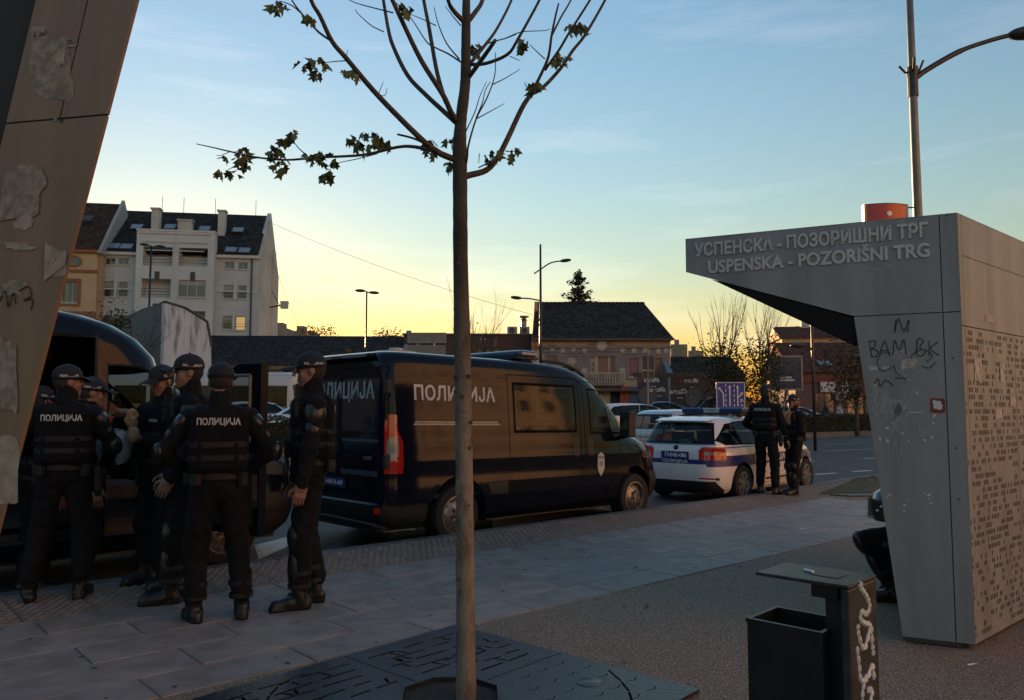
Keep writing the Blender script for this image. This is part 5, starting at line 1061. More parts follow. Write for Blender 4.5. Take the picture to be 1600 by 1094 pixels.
def wheel(root, x, y, r, w, style):
    """Wheel on the axle at x, with its outer face on side sgn(y)."""
    sg = 1 if y > 0 else -1; key = (r, w, style)
    if key not in _wheel:
        rr_ = r*.64; mb = MB(); mb.lathe([(rr_,0),(rr_+.01,.018),(r-.06,.022),(r-.02,.012),(r-.004,-.02),(r,-.05),(r,-w+.05),(r-.02,-w-.005),(rr_,-w)], 40); mt = mb.mesh('tyre', 40); mt.materials.append(M_tyre)
        mb = MB(); mb.lathe([(rr_+.004,.012),(rr_-.012,.014),(rr_-.02,-.02),(rr_-.03,-.05)], 40)
        if style == 'steel':
            mb.lathe([(rr_-.03,-.045),(rr_*.78,-.028),(rr_*.62,-.012),(rr_*.5,.004),(rr_*.3,.006),(.05,.002),(.045,.02),(0,.024)], 40)
            for k in range(10): a = 2*PI*k/10; mb.lathe([(.024,0),(0,.0)], 10, 1, M=Matrix.Translation((rr_*.82*math.cos(a), rr_*.82*math.sin(a), -.022)) @ Matrix.Rotation(0, 4, 'Z'))
            for k in range(6): a = 2*PI*k/6+.3; mb.lathe([(.026,0),(0,.0)], 10, 1, M=Matrix.Translation((rr_*.36*math.cos(a), rr_*.36*math.sin(a), .0075)))
        else:
            mb.lathe([(rr_-.03,-.06),(0,-.06)], 40, 1); ns = 7 if style == 'alloy' else 5
            mb.lathe([(.07,-.03),(.065,.0),(.03,.004),(0,.004)], 20)
            for k in range(ns):
                a = 2*PI*k/ns; e, n_ = Vector((math.cos(a), math.sin(a), 0)), Vector((-math.sin(a), math.cos(a), 0)); b0, b1 = .028, .042
                P = [e*.05-n_*b0, e*(rr_-.016)-n_*b1, e*(rr_-.016)+n_*b1, e*.05+n_*b0]; mb.prism([p+Vector((0,0,-.03)) for p in P], (0,0,.032))
        mr_ = mb.mesh('rim', 35); mr_.materials.append(M_steel if style == 'steel' else M_alloy); mr_.materials.append(M_black); _wheel[key] = (mt, mr_)
    mt, mr_ = _wheel[key]; o = lk('wheel', mt, root, (x, y, r)); o.rotation_euler = (-PI/2*sg, random.uniform(0,1)*0, 0); lk('rim', mr_, o); return o
def seat(root, x, y, z, w=.5):
    mb = MB(); mb.box(x-.25,x+.25,y-w/2,y+w/2,z,z+.16); mb.prism([(x-.26,y-w/2,z+.16),(x-.14,y-w/2,z+.16),(x-.30,y-w/2,z+.75),(x-.38,y-w/2,z+.75)], (0,w,0)); mb.box(x-.39,x-.31,y-.13,y+.13,z+.78,z+.97); return mb.build('seat', M_int, root, bevel=.02)

VAN = [(.24,-.97,4.20,.92,12,6),(.34,-1.03,4.33,.99,12,5.5),(.46,-1.06,4.38,1.01,12,5.5),(.50,-1.06,4.385,1.015,12,5.5),(.53,-1.03,4.39,1.025,14,5.5),(.60,-1.02,4.385,1.03,14,5.5),(.72,-1.02,4.36,1.027,14,5.2),(.80,-1.02,4.345,1.018,14,5.2),(.95,-1.02,4.30,1.02,14,5),(1.00,-1.02,4.28,1.024,14,5),(1.06,-1.02,4.24,1.012,14,4.8),
       (1.12,-1.02,4.16,1.01,14,4.6),(1.18,-1.02,4.02,1.008,14,4.4),(1.26,-1.02,3.76,1.0,14,4.6),(1.33,-1.02,3.60,.995,14,5),(1.50,-1.015,3.41,.982,14,5.5),(1.75,-1.01,3.14,.962,14,5.5),(1.95,-1.0,2.90,.942,14,5.5),(2.05,-.995,2.76,.925,13,5.2),(2.13,-.985,2.60,.91,12,5),(2.19,-.975,2.38,.882,11,5),(2.225,-.95,2.15,.845,10,5),(2.245,-.90,1.9,.78,9,5)]
def van(name, label, loc, yaw, pitch, high=False, open_doors=False, letters=True):
    WB = 3.45; root = thing(name, label, 'police van', loc, yaw, None, ry=-pitch)
    hz = (lambda z: z if z < 2.0 else 2.0+(z-2.0)*2.15) if high else (lambda z: z); S = [(hz(r[0]), *r[1:]) for r in VAN]
    if high: S = [(r[0], r[1], r[2] + (.10 if r[0] > 2.05 else 0), r[3]+(.02 if r[0] > 2.2 else 0), *r[4:]) for r in S]
    sh = Shell(S, 80, 2)
    for sg in (-1, 1):
        for xw in (0, WB): sh.side(circ_top(xw, .36, .445, .1), sg, delete=True)
    for sg in (-1, 1):                                                      # arch lips, sill and flank mouldings
        sh.side([(-.92,.50),(-.46,.50),(-.46,.92),(-.92,.92)], sg) if 0 else None
        sh.side([(-1.0,.16),(-.46,.16),(-.46,.52),(-1.0,.52)], sg, 'bumper_corner', M_plas)
        sh.side([(.52,.555),(.80,.555),(.80,.705),(.46,.705)], sg, 'side_moulding', M_plas); sh.side([(.86,.53),(2.16,.53),(2.16,.725),(.86,.725)], sg, 'side_moulding', M_plas); sh.side([(2.36,.54),(2.86,.54),(2.83,.715),(2.36,.715)], sg, 'side_moulding', M_plas)
        sh.side([(3.92,.16),(4.45,.16),(4.45,.70),(3.86,.70)], sg, 'front_bumper', M_plas)
    zt = hz(2.02); fdoor = [(2.30,.42),(2.93,.42),(3.02,.80),(3.28,1.16),(3.30,1.33),(2.84,1.93),(2.60,2.02),(2.30,2.02)]; fwin = [(2.42,1.28),(3.22,1.27),(3.22,1.34),(2.86,hz(1.84)),(2.72,hz(1.92)),(2.42,hz(1.92))]
    sdoor = [(.83,.42),(2.22,.42),(2.22,2.28 if high else 2.05),(.83,2.28 if high else 2.05)]; swin = [(.92,1.30),(2.14,1.30),(2.14,hz(1.95)),(.92,hz(1.95))]
    gaps = []
    for sg in (-1, 1):
        if open_doors and sg < 0:
            sh.side(sdoor, sg, delete=True); sh.side(fdoor, sg, delete=True); continue
        a = sh.side(sdoor, sg, 'door_gap', M_seal); b = sh.side(inset(sdoor, .012), sg, 'sliding_door', None)
        sh.side(swin, sg, 'window_seal', M_seal, parent=b); sh.side(inset(swin, .035), sg, 'side_window', M_glassd, parent=b)
        c = sh.side(fdoor, sg, 'door_gap', M_seal); d = sh.side(inset(fdoor, .012), sg, 'front_door', None)
        sh.side(fwin, sg, 'window_seal', M_seal, parent=d); sh.side(inset(fwin, .03), sg, 'side_window', M_glassd, parent=d)
        k1 = sh.side([(2.905,1.32),(2.94,1.30),(2.80,hz(1.88)),(2.765,hz(1.90))], sg, 'window_divider', M_seal, parent=d)
        for x in (2.12, 2.42): sh.side([(x-.055,.98),(x+.055,.98),(x+.055,1.24),(x-.055,1.24)], sg, 'door_handle', M_plas, parent=b if x < 2.3 else d)
        # pressed flank panel behind the sliding door
    for sg in (-1, 1):
        k = sh.side([(-.75,1.28),(.70,1.28),(.70,hz(1.97)),(-.75,hz(1.97))], sg, 'flank_panel', None)
        sh.side([(-.66,1.395),(.68,1.395),(.68,1.455),(-.66,1.455)], sg, 'slide_rail_cover', M_seal); sh.side([(-.64,1.428),(.66,1.428),(.66,1.447),(-.64,1.447)], sg, 'chrome_strip', mat('brushed_strip',(.26,.25,.24),.4,metal=.3)); sh.side([(-.66,1.398),(.68,1.398),(.68,1.420),(-.66,1.420)], sg, 'chrome_strip', _mats['brushed_strip'])
        sh.side([(-1.1,.86),(-.80,.86),(-.80,1.20),(-.90,1.42),(-1.1,1.52)], sg, 'tail_lamp', M_red)
        sh.side([(3.70,.92),(4.25,.86),(4.3,1.02),(4.0,1.16),(3.62,1.17)], sg, 'headlamp', glass('headlamp_glass',(.1,.1,.1),.2))
    # rear: two doors, lamps, handle strips, plate
    for q in ([(-.90,.50),(-.01,.50),(-.01,hz(2.06)),(-.86,hz(2.06))], [(.01,.50),(.90,.50),(.86,hz(2.06)),(.01,hz(2.06))]):
        g_ = sh.rear(q, 'door_gap', M_seal); b = sh.rear(inset(q, .010), 'rear_door', None)
        sg = -1 if q[0][0] < 0 else 1; w0 = sorted((sg*.06, sg*.80)); wn2 = [(w0[0],1.32),(w0[1],1.32),(w0[1]-.02*(sg > 0),hz(1.93)),(w0[0]+.02*(sg < 0),hz(1.93))]
        sh.rear(wn2, 'rear_window', mat('dark_blanked_glass',(.010,.014,.024),.10,var=.05,coat=.9), parent=b)
        sh.rear([(w0[0],1.20),(w0[1],1.20),(w0[1],1.235),(w0[0],1.235)], 'trim_strip', mat('dull_blue_strip',(.09,.11,.14),.35,metal=.4), parent=b); sh.rear([(w0[0],.82),(w0[1],.82),(w0[1],.88),(w0[0],.88)], 'trim_strip', _mats['dull_blue_strip'], parent=b)
    for sg in (-1, 1):
        q = sorted((sg*.90, sg*1.03)); sh.rear([(q[0],.86),(q[1],.86),(q[1],1.52),(q[0],1.50)], 'tail_lamp', M_red); q2 = sorted((sg*.905, sg*.975)); sh.rear([(q2[0],1.02),(q2[1],.98),(q2[1],1.24),(q2[0],1.28)], 'reversing_lamp', M_lampw)
    sh.rear([(-1.0,.2),(1.0,.2),(1.0,.50),(-1.0,.50)], 'rear_bumper', M_plas)
    for sg in (-1, 1): q = sorted((sg*.80, sg*.87)); sh.rear([(q[0],.42),(q[1],.42),(q[1],.48),(q[0],.48)], 'reflector', M_red)
    # front
    sh.front([(-.86,1.36),(.86,1.36),(.80,hz(1.98)),(-.80,hz(1.98))], 'windscreen', M_glassc); sh.front([(-.7,.75),(.7,.75),(.62,.98),(-.62,.98)], 'grille', M_plas); sh.front([(-.95,.2),(.95,.2),(.95,.62),(-.95,.62)], 'front_bumper', M_plas)
    zroof = S[-1][0]; sy = sh.y; sx = sh.x; yv = lambda x, z: -sy(x, z)
    Y_l = yv(0, 1.75)
    sh.build(root, M_navy)
    # underbody, wheel tubs, floor, interior
    mb = MB(); mb.box(-.95,4.1,-.72,.72,.20,.34); mb.box(.52,2.95,-.93,.93,.24,.40); mb.box(.46,2.98,-.9,.9,.40,.5); mb.build('underbody', M_black, root)
    for b_ in ((-.5,.5,-.72,.72,.345,.82),(2.95,3.95,-.72,.72,.345,.86)): mb = MB(); mb.box(*b_); mb.build('wheel_tub', M_black, root)
    mb = MB(); mb.box(-.9,2.2,-.95,.95,.56,.60); mb.box(2.2,3.2,-.94,.94,.50,.56); mb.build('floor', M_int, root); mb = MB(); mb.box(3.05,3.5,-.88,.88,.62,1.24); mb.build('dashboard', M_int, root, bevel=.05)
    for y in (-.5, .5): seat(root, 2.45, y, .72)
    for y in (-.55, 0, .55): seat(root, .3, y, .68)
    mb = MB(); mb.lathe([(.19,-.012),(.205,0),(.19,.012),(.178,0),(.19,-.012)], 24, M=Matrix.Translation((2.95,.45,1.25)) @ Matrix.Rotation(R(-60), 4, 'Y')); mb.build('steering_wheel', M_plas, root)
    if not high: mb = MB(); mb.box(-.72,-.70,-.9,.9,.6,1.9); mb.build('partition', M_int, root)
    for x in (0, WB):
        for sg in (-1, 1): wheel(root, x, sg*.985, .345, .22, 'steel')
        mb = MB(); mb.tube([(x,-.85,.345),(x,.85,.345)], .05, 8); mb.build('axle', M_black, root)
    # wire mesh guards over the side glass
    def grid(x0, x1, z0, z1, poly=None, sg=-1, pitch=.042):
        mb = MB(); nx, nz_ = int((x1-x0)/pitch), int((z1-z0)/pitch)
        for i in range(nx+1):
            x = x0+(x1-x0)*i/nx; zt_ = z1 if poly is None else min(z1, poly(x)); mb.tube([(x, sg*(sy_(x, z)-.035), z) for z in np.linspace(z0, zt_, 5)], .0028, 4, caps=False)
        for j in range(nz_+1):
            z = z0+(z1-z0)*j/nz_; xe = x1
            if poly is not None: xe = max([x for x in np.linspace(x0, x1, 20) if poly(x) >= z] or [x0])
            mb.tube([(x, sg*(sy_(x, z)-.035), z) for x in np.linspace(x0, xe, 5)], .0028, 4, caps=False)
        return tag(mb.build('wire_guard', M_plas, root), kind='stuff')
    sy_ = sy
    if not open_doors:
        for sg in (-1, 1):
            grid(.98, 2.08, 1.36, hz(1.90), None, sg); grid(2.46, 3.16, 1.31, hz(1.88), lambda x: hz(1.88) if x < 2.78 else hz(1.88)-(x-2.78)*1.25, sg)
    # mirrors
    for sg in (-1, 1):
        if open_doors and sg < 0: continue
        mb = MB(); mb.box(3.02,3.18,-.09,.09,1.23,1.60); mb.tube([(3.12,-.05*sg,1.24),(3.15,-.25*sg,1.22)], .035, 8)
        o = mb.build('wing_mirror', M_plas, root, bevel=.03, loc=(0, sg*1.13, 0)); mb = MB(); mb.box(3.012,3.018,-.07,.07,1.34,1.56); mb.build('mirror_glass', M_chrome, o); mb = MB(); mb.box(3.185,3.195,-.06,.07,1.40,1.50); mb.build('indicator', M_amber, o)
    # roof kit
    if not high:
        mb = MB(); mb.lathe([(.27,0),(.27,.05),(.25,.085),(.10,.10),(.08,.13),(0,.135)], 24, M=Matrix.Translation((-.15,.1,zroof-.005))); mb.build('roof_vent', mat('cream_plastic',(.42,.38,.30),.5), root, smooth=40)
        mb = MB(); mb.box(1.30,1.62,-.72,.72,.07,.16); lb = mb.build('light_bar', mat('bar_blue',(.03,.07,.16),.12,coat=.6), root, loc=(0,0,zroof), bevel=.03); mb = MB(); mb.box(1.25,1.67,-.70,.70,.045,.07); mb.build('bar_base', M_plas, lb)
        for sg in (-1, 1): mb = MB(); mb.prism([(1.36,sg*.5,-.03),(1.56,sg*.5,-.03),(1.50,sg*.5,.05),(1.42,sg*.5,.05)], (0,.05,0)); mb.build('bar_foot', M_plas, lb)
        for sg in (-1, 1): mb = MB(); mb.tube(cr([(1.7,sg*.72,zroof+.03),(2.1,sg*.72,zroof+.02),(2.4,sg*.72,zroof-.05),(2.62,sg*.7,zroof-.14)], 5), .02, 6); mb.build('guard_rail', M_plas, root)
        mb = MB(); mb.prism([(2.40,-.6,zroof-.03),(2.62,-.6,zroof-.06),(2.66,-.6,zroof-.04),(2.42,-.6,zroof+.0)], (0,1.2,0)); mb.build('visor', M_plas, root)
        mb = MB(); mb.tube([(2.1,0,zroof),(2.1,0,zroof+.10)], .02, 6); mb.ball((2.1,0,zroof+.12), .03, 8, 6); mb.build('aerial', M_plas, root)
    mb = MB(); mb.prism([(-1.0,-.62,hz(2.17)),(-1.09,-.62,hz(2.16)),(-1.07,-.62,hz(2.21)),(-.85,-.62,hz(2.235))], (0,1.24,0)); sp = mb.build('roof_spoiler', M_navy, root, bevel=.01); mb = MB(); mb.box(-1.095,-1.06,-.10,.12,hz(2.165),hz(2.19)); mb.build('brake_lamp', mat('brake_lens', (.16,.02,.012), .25), sp); mb = MB(); mb.box(-1.04,-.96,-.12,.0,hz(2.22)+.02,hz(2.22)+.07); mb.build('rear_camera', M_plas, sp)
    for sg in (-1, 1):
        for z in (hz(1.82), 1.0): mb = MB(); mb.box(-1.06,-.99,sg*.985-.03,sg*.985+.03,z-.08,z+.08); mb.build('hinge', M_plas, root, bevel=.015)
    mb = MB(); mb.tube([(-.98,-.95,.26),(-1.08,-.85,.30),(-1.10,0,.32),(-1.08,.85,.30),(-.98,.95,.26)], .02, 6); mb.build('step_edge', M_plas, root)
    mb = MB(); mb.tube([(-1.06,.02,1.0),(-1.08,.02,1.1),(-1.06,.02,1.2)], .018, 6); mb.build('rear_handle', M_plas, root)
    if letters:
        yl = -sy(-.05, 1.76)-.004; tilt = math.atan2(sy(0,1.6)-sy(0,1.9), .3)
        text('ПОЛИЦИЈА', .232, frame((-.03, yl, hz(1.76)), (1,0,0), (0,math.sin(tilt),math.cos(tilt))), M_lgrey, root, bold=.006, depth=.0015, width=1.26, space=1.06)
        text('ПОЛИЦИЈА', .26, frame((sx(0,1.78)-.006, 0.0, hz(1.78)), (0,-1,0), (0,0,1)), mat('rear_letters', (.32,.34,.37), .5), root, bold=.007, depth=.0015, width=1.40, space=1.06)
        text('BOXER', .05, frame((sx(-.6,1.0)-.008, -.62, 1.02), (0,-1,0), (0,0,1)), M_galv, root, bold=.002, depth=.003)
        mb = MB(); xp = sx(.1,.7)-.02; mb.box(xp-.006,xp,-.20,.32,.66,.77); pl = mb.build('number_plate', M_plate, root); text('П•013-60', .075, frame((xp-.009,.06,.715), (0,-1,0), (0,0,1)), M_white, pl, bold=.002, depth=.001, width=.42)
        # shield badge on the door
        bxc, bzc = 2.62, .86; ys = -max(sy(bxc, .75), sy(bxc, .95), sy(bxc, 1.0))-.004; pts = [(0,.165),(.07,.12),(.075,-.05),(.055,-.11),(0,-.175),(-.055,-.11),(-.075,-.05),(-.07,.12)]
        mb = MB(); mb.prism([(bxc+x, ys, bzc+z) for x, z in pts], (0,-.002,0)); bd = mb.build('shield_badge', M_lgrey, root); M_bgrey = mat('badge_grey', (.12,.13,.15), .5)
        mb = MB(); mb.box(bxc-.06,bxc+.06,ys-.005,ys-.003,bzc+.075,bzc+.11); mb.build('badge_band', M_bgrey, bd); mb = MB(); mb.lathe([(.038,0),(.038,.002),(.03,.002),(.03,0)], 18, M=frame((bxc,ys-.003,bzc),(1,0,0),(0,0,1))); mb.lathe([(.018,.001),(0,.002)], 12, M=frame((bxc,ys-.003,bzc),(1,0,0),(0,0,1))); mb.build('badge_emblem', M_bgrey, bd)
        text('ПОЛИЦИЈА', .024, frame((bxc,ys-.006,bzc+.092),(1,0,0),(0,0,1)), M_lgrey, bd, depth=.0005)
    if open_doors:
        # door frame edges: rubber-lined pillars round the two openings
        for poly in (sdoor, fdoor):
            mb = MB(); P = [(x, -(sy(x, z)-.02), z) for x, z in poly]; P.append(P[0])
            for i in range(len(P)-1): mb.tube([P[i], P[i+1]], .022, 6)
            mb.build('door_aperture', M_plas, root)
        mb = MB(); mb.box(.78,.83,-.92,.92,.6,hz(2.0)); mb.build('partition', M_int, root)
        # slid-back door on the flank
        mb = MB(); n1_, n2_ = 8, 12; V_ = []
        for j in range(n2_+1):
            z = .44+(hz(2.04)-.44)*j/n2_
            for i in range(n1_+1): x = -.62+1.38*i/n1_; V_.append((x, -(sy(x, z)+.07), z))
        F_ = [(j*(n1_+1)+i, j*(n1_+1)+i+1, (j+1)*(n1_+1)+i+1, (j+1)*(n1_+1)+i) for j in range(n2_) for i in range(n1_)]; mb.add(V_, F_); o = mb.build('sliding_door', M_navy, root, smooth=True); md = o.modifiers.new('t','SOLIDIFY'); md.thickness = .05
        # front door swung right out: built flat in its own plane, hinged at its front edge
        hx, hy = 3.10, -1.0; ang = R(-92); M = Matrix.Translation((hx, hy, 0)) @ Matrix.Rotation(ang, 4, 'Z') @ Matrix.Translation((-hx, 0, 0))
        M = Matrix.Translation((hx, hy, 0)) @ Matrix.Rotation(R(108), 4, 'Z') @ Matrix.Translation((-3.28, 0, 0))
        bm = bmesh.new(); vs = [bm.verts.new((x, 0, z)) for x, z in fdoor]; bm.faces.new(vs); bm.normal_update(); cut(bm, inset(fwin, .02), 0, 2, lambda c, n: True, True); bm.transform(M)
        me = bpy.data.meshes.new('front_door'); bm.to_mesh(me); bm.free(); me.materials.append(M_navy); dr = lk('front_door', me, root); md = dr.modifiers.new('t','SOLIDIFY'); md.thickness = .09; md.offset = 0
        mb = MB(); mb.add([M @ Vector((x, .0, z)) for x, z in inset(fwin, .015)], [tuple(range(len(fwin)))]); mb.build('side_window', M_glassc, dr)
        mb = MB(); P = [M @ Vector((x, .055, z)) for x, z in inset(fwin, .01)]; P.append(P[0])
        for i in range(len(P)-1): mb.tube([P[i], P[i+1]], .016, 6)
        mb.build('window_seal', mat('pale_door_frame', (.16,.14,.12), .4, metal=.3), dr)  # frame tube paler than the other window seals
        mb = MB(); mb.add([M @ Vector((x, .056, z)) for x, z in [(2.36,.50),(2.88,.50),(2.98,.85),(3.2,1.16),(2.36,1.18)]], [(0,1,2,3,4)]); md_ = mb.build('door_trim', M_int, dr)
        mb = MB(); mb.box(-.09,.09,-.3,-.1,1.24,1.60, M=M @ Matrix.Translation((3.1,0,0))); mb.build('wing_mirror', M_plas, dr, bevel=.03)
        # papers and prints stuck inside the far window, seen through the cab
        cols = [(.36,.22,.13),(.16,.20,.20),(.33,.31,.26),(.30,.13,.09),(.22,.17,.12),(.35,.33,.3)]; rg = random.Random(2)
        for k in range(13): x, z = 2.46+.115*(k % 6)+rg.uniform(-.01,.02), 1.34+.17*(k//6)+rg.uniform(0,.03); mb = MB(); mb.box(x,x+rg.uniform(.07,.11),.90,.905,z,z+rg.uniform(.1,.16)); mb.build('pinned_print', mat('print%d' % (k % 6), cols[k % 6], .7, var=.4, vscale=30), root)
    return root
vB_yaw = R(44.3); fwd = Vector((math.cos(vB_yaw), math.sin(vB_yaw), 0))
van('police_van', 'dark navy police van with ПОЛИЦИЈА on its side, parked mid picture', Vector((-1.25,10.2,-.15))-fwd*.13, vB_yaw, R(-.9))
s0 = -.25
van('police_van', 'high roofed navy police van with open doors at the left', SV(s0, 9.0, -.15), TH+R(.5), 0, True, True, False)

# ------------------------------------------------------------------ cars
HATCH = [(.17,-.70,3.28,.78,6,5),(.24,-.78,3.40,.83,6,4.5),(.36,-.83,3.46,.85,6,4.2),(.50,-.845,3.465,.855,6,4),(.62,-.84,3.45,.855,6,4),(.74,-.825,3.40,.852,6,3.8),(.82,-.815,3.33,.848,6,3.6),(.88,-.805,3.18,.842,6,3.6),(.93,-.79,2.92,.832,7,4),(.98,-.775,2.52,.815,7,4.5),(1.02,-.76,2.36,.795,7,5),(1.12,-.70,2.14,.752,7,5),(1.24,-.62,1.86,.705,7,5),(1.33,-.555,1.62,.67,7,5),(1.385,-.50,1.42,.635,6,4.6),(1.425,-.42,1.18,.585,5.5,4.4),(1.45,-.28,.95,.50,5,4.2),(1.462,-.05,.65,.34,4,4)]
SEDAN = [(.17,-.95,3.28,.78,6,5),(.26,-1.06,3.42,.84,6,4.5),(.45,-1.10,3.50,.87,6,4.2),(.62,-1.10,3.48,.875,6,4),(.80,-1.07,3.38,.865,5,3.6),(.90,-1.02,3.15,.85,5,3.6),(.95,-.90,2.85,.835,5,4),(1.0,-.55,2.45,.81,5,4.5),(1.06,-.38,2.25,.78,6,5),(1.2,-.12,1.92,.715,6,5),(1.33,.15,1.58,.65,6,4.6),(1.40,.34,1.30,.59,5,4.4),(1.43,.52,1.08,.5,5,4.2),(1.442,.65,.9,.34,4,4)]
def car(name, label, loc, yaw, paint, slices=HATCH, scale=(1,1,1), police=False, group='cars on the boulevard', glassm=None, wheel_style='alloy5', det=True, plate=None):
    root = thing(name, label, 'police car' if police else 'car', loc, yaw, None if police else group); S = [(r[0]*scale[2], r[1]*scale[0], r[2]*scale[0], r[3]*scale[1], r[4], r[5]) for r in slices]; WB = 2.6*scale[0]; kz, kx, ky = scale[2], scale[0], scale[1]; gl = glassm or M_glassc
    sh = Shell(S, 64 if police else 48, 2 if police else 1); hb = slices is HATCH
    for sg in (-1, 1):
        for xw in (0, WB): sh.side(circ_top(xw, .31, .365, .05), sg, delete=True)
        if hb: wins = [[(-.60,1.02),(-.20,.99),(.02,1.30),(-.35,1.31)] , [(-.12,1.0),(.62,.985),(.66,1.355),(.06,1.34)], [(.72,.985),(1.95,.99),(1.42,1.30),(1.10,1.36),(.74,1.36)]] if 0 else [[(-.62,1.06),(-.50,1.0),(-.06,.995),(-.06,1.33),(-.30,1.31)], [(-.02,.995),(.74,.985),(.76,1.375),(-.02,1.345)], [(.80,.985),(2.02,.99),(1.98,1.03),(1.52,1.30),(1.22,1.375),(.82,1.38)]]
        else: wins = [[(-.14,1.03),(.74,1.0),(.76,1.36),(.36,1.32)], [(.80,1.0),(1.98,1.02),(1.52,1.28),(1.2,1.36),(.82,1.365)]]
        hull = [(wins[0][0][0]-.03, wins[0][0][1]-.03)]
        for w in wins: w[:] = [(x*kx, z*kz) for x, z in w]
        doors = [[(-.08,.30),(.76,.28),(.76,.985),(-.12,.985)], [(.79,.28),(1.92,.30),(2.05,.60),(2.0,.985),(.79,.985)]] if hb else [[(.30,.28),(.76,.28),(.76,.99),(-.0,.99)], [(.79,.28),(1.92,.30),(2.05,.60),(2.0,.99),(.79,.99)]]
        for k, dpoly in enumerate(doors):
            dp = [(x*kx, z*kz) for x, z in dpoly]
            if hb and k == 0: dp = [(.42*kx,.28*kz),(.76*kx,.28*kz),(.76*kx,.985*kz),(-.02*kx,.985*kz),(.12*kx,.72*kz),(.36*kx,.55*kz)]
            sh.side(dp, sg, 'door_gap', M_seal); d = sh.side(inset(dp, .007), sg, 'door', None)
            if police: xh = (.30,1.05)[k]; sh.side([(xh-.10,.835),(xh+.10,.84),(xh+.10,.875),(xh-.10,.87)], sg, 'door_handle', M_wpaint, parent=d)
            if police: sh.side([(dp[0][0]+(.05 if k == 0 else .02),.33),(dp[1][0]-.04,.33),(dp[1][0]-.04,.37),(dp[0][0]+(.05 if k == 0 else .02),.37)], sg, 'sill_strip', M_plas, parent=d)
        if police:                                                       # blue side band and blue line under the glass
            for x0, x1 in ((-.80,-.35),(-.35,.10),(.10,.42),(.42,.775),(.775,1.9),(1.9,2.25),(2.25,2.6),(2.6,3.1)):
                zl, zh = .62, .80
                sh.side([(x0,zl),(x1,zl),(x1,zh),(x0,zh)], sg, 'blue_band', M_blue)
            sh.side([(-.72,.925),(2.1,.925),(2.1,.952),(-.72,.952)], sg, 'blue_line', mat('light_blue_line',(.10,.16,.34),.4))
        for w in wins: sh.side(inset(w, -.022), sg, 'window_seal', M_seal); sh.side(w, sg, 'side_window', gl)
        zc_ = .30
        if hb: sh.side([(-.90,.72),(-.66,.74),(-.60,.92),(-.90,.965)], sg, 'tail_lamp', M_red)
        else: sh.side([(-1.15*kx,.68),(-.84*kx,.72),(-.80*kx,.88),(-1.15*kx,.88)], sg, 'tail_lamp', M_red)
        sh.side([(2.95*kx,.62*kz),(3.45*kx,.60*kz),(3.40*kx,.74*kz),(2.85*kx,.82*kz)], sg, 'headlamp', M_lampw)
    if hb:
        rw = [(-.66*ky,1.015*kz),(.66*ky,1.015*kz),(.55*ky,1.33*kz),(-.55*ky,1.33*kz)]; sh.rear(inset(rw, -.02), 'window_seal', M_seal); sh.rear(rw, 'rear_window', gl)
        if police:
            sh.rear([(-.62,.66),(.62,.66),(.66,.735),(-.66,.735)], 'blue_band', M_blue); sh.rear([(-.70,.975),(.70,.975),(.70,1.0),(-.70,1.0)], 'blue_line', _mats['light_blue_line'])
        for sg in (-1, 1): q = sorted((sg*.52*ky, sg*.80*ky)); sh.rear([(q[0],.73*kz),(q[1],.73*kz),(q[1],.955*kz),(q[0],.945*kz)], 'tail_lamp', M_red); q = sorted((sg*.54*ky, sg*.68*ky)); sh.rear([(q[0],.815*kz),(q[1],.815*kz),(q[1],.865*kz),(q[0],.865*kz)], 'reversing_lamp', M_lampw)
        for sg in (-1, 1): q = sorted((sg*.45, sg*.74)); sh.rear([(q[0],.405),(q[1],.415),(q[1],.44),(q[0],.435)], 'reflector', M_red)
        sh.rear([(-.78*ky,.15),(.78*ky,.15),(.70*ky,.38),(-.70*ky,.38)], 'rear_valance', M_plas)
    else:
        rw = [(-.62*ky,1.03*kz),(.62*ky,1.03*kz),(.52*ky,1.35*kz),(-.52*ky,1.35*kz)]; sh.rear(rw, 'rear_window', gl)
        for sg in (-1, 1): q = sorted((sg*.50*ky, sg*.80*ky)); sh.rear([(q[0],.70*kz),(q[1],.70*kz),(q[1],.86*kz),(q[0],.86*kz)], 'tail_lamp', M_red)
    sh.front([(-.66*ky,1.03*kz),(.66*ky,1.03*kz),(.56*ky,1.36*kz),(-.56*ky,1.36*kz)], 'windscreen', gl); sh.front([(-.42*ky,.46*kz),(.42*ky,.46*kz),(.46*ky,.66*kz),(-.46*ky,.66*kz)], 'grille', M_plas)
    sx, sy = sh.x, sh.y; sh.build(root, paint)
    mb = MB(); mb.box(-.70*kx,3.2*kx,-.58*ky,.58*ky,.16,.34); mb.box(.42*kx,2.2*kx,-.79*ky,.79*ky,.17,.36); mb.build('underbody', M_black, root)
    for b_ in ((-.4,.4),(2.2,3.0)): mb = MB(); mb.box(b_[0]*kx,b_[1]*kx,-.6*ky,.6*ky,.345,.72*kz); mb.build('wheel_tub', M_black, root)
    mb = MB(); mb.box(-.7*kx,2.2*kx,-.74*ky,.74*ky,.40,.44); mb.box(-.68*kx,-.30*kx,-.6*ky,.6*ky,.44,.80*kz); mb.box(1.95*kx,2.35*kx,-.7*ky,.7*ky,.5,.93*kz); mb.build('cabin_trim', M_int, root)
    if det:
        for x in (.35, 1.25):
            for y in (-.36, .36): seat(root, x*kx, y*ky, .42, .46)
    for x in (0, WB):
        for sg in (-1, 1): wheel(root, x, sg*(.845*ky-.01), .312, .19, wheel_style)
    for sg in (-1, 1): mb = MB(); mb.ball((1.95*kx, sg*.93*ky, 1.0*kz), (.07,.11,.075), 10, 8); mb.build('wing_mirror', paint, root, smooth=True)
    mb = MB(); mb.tube([(.1,0,S[-1][0]),( -.02,0,S[-1][0]+.09)], .012, 6); mb.build('aerial', M_plas, root)
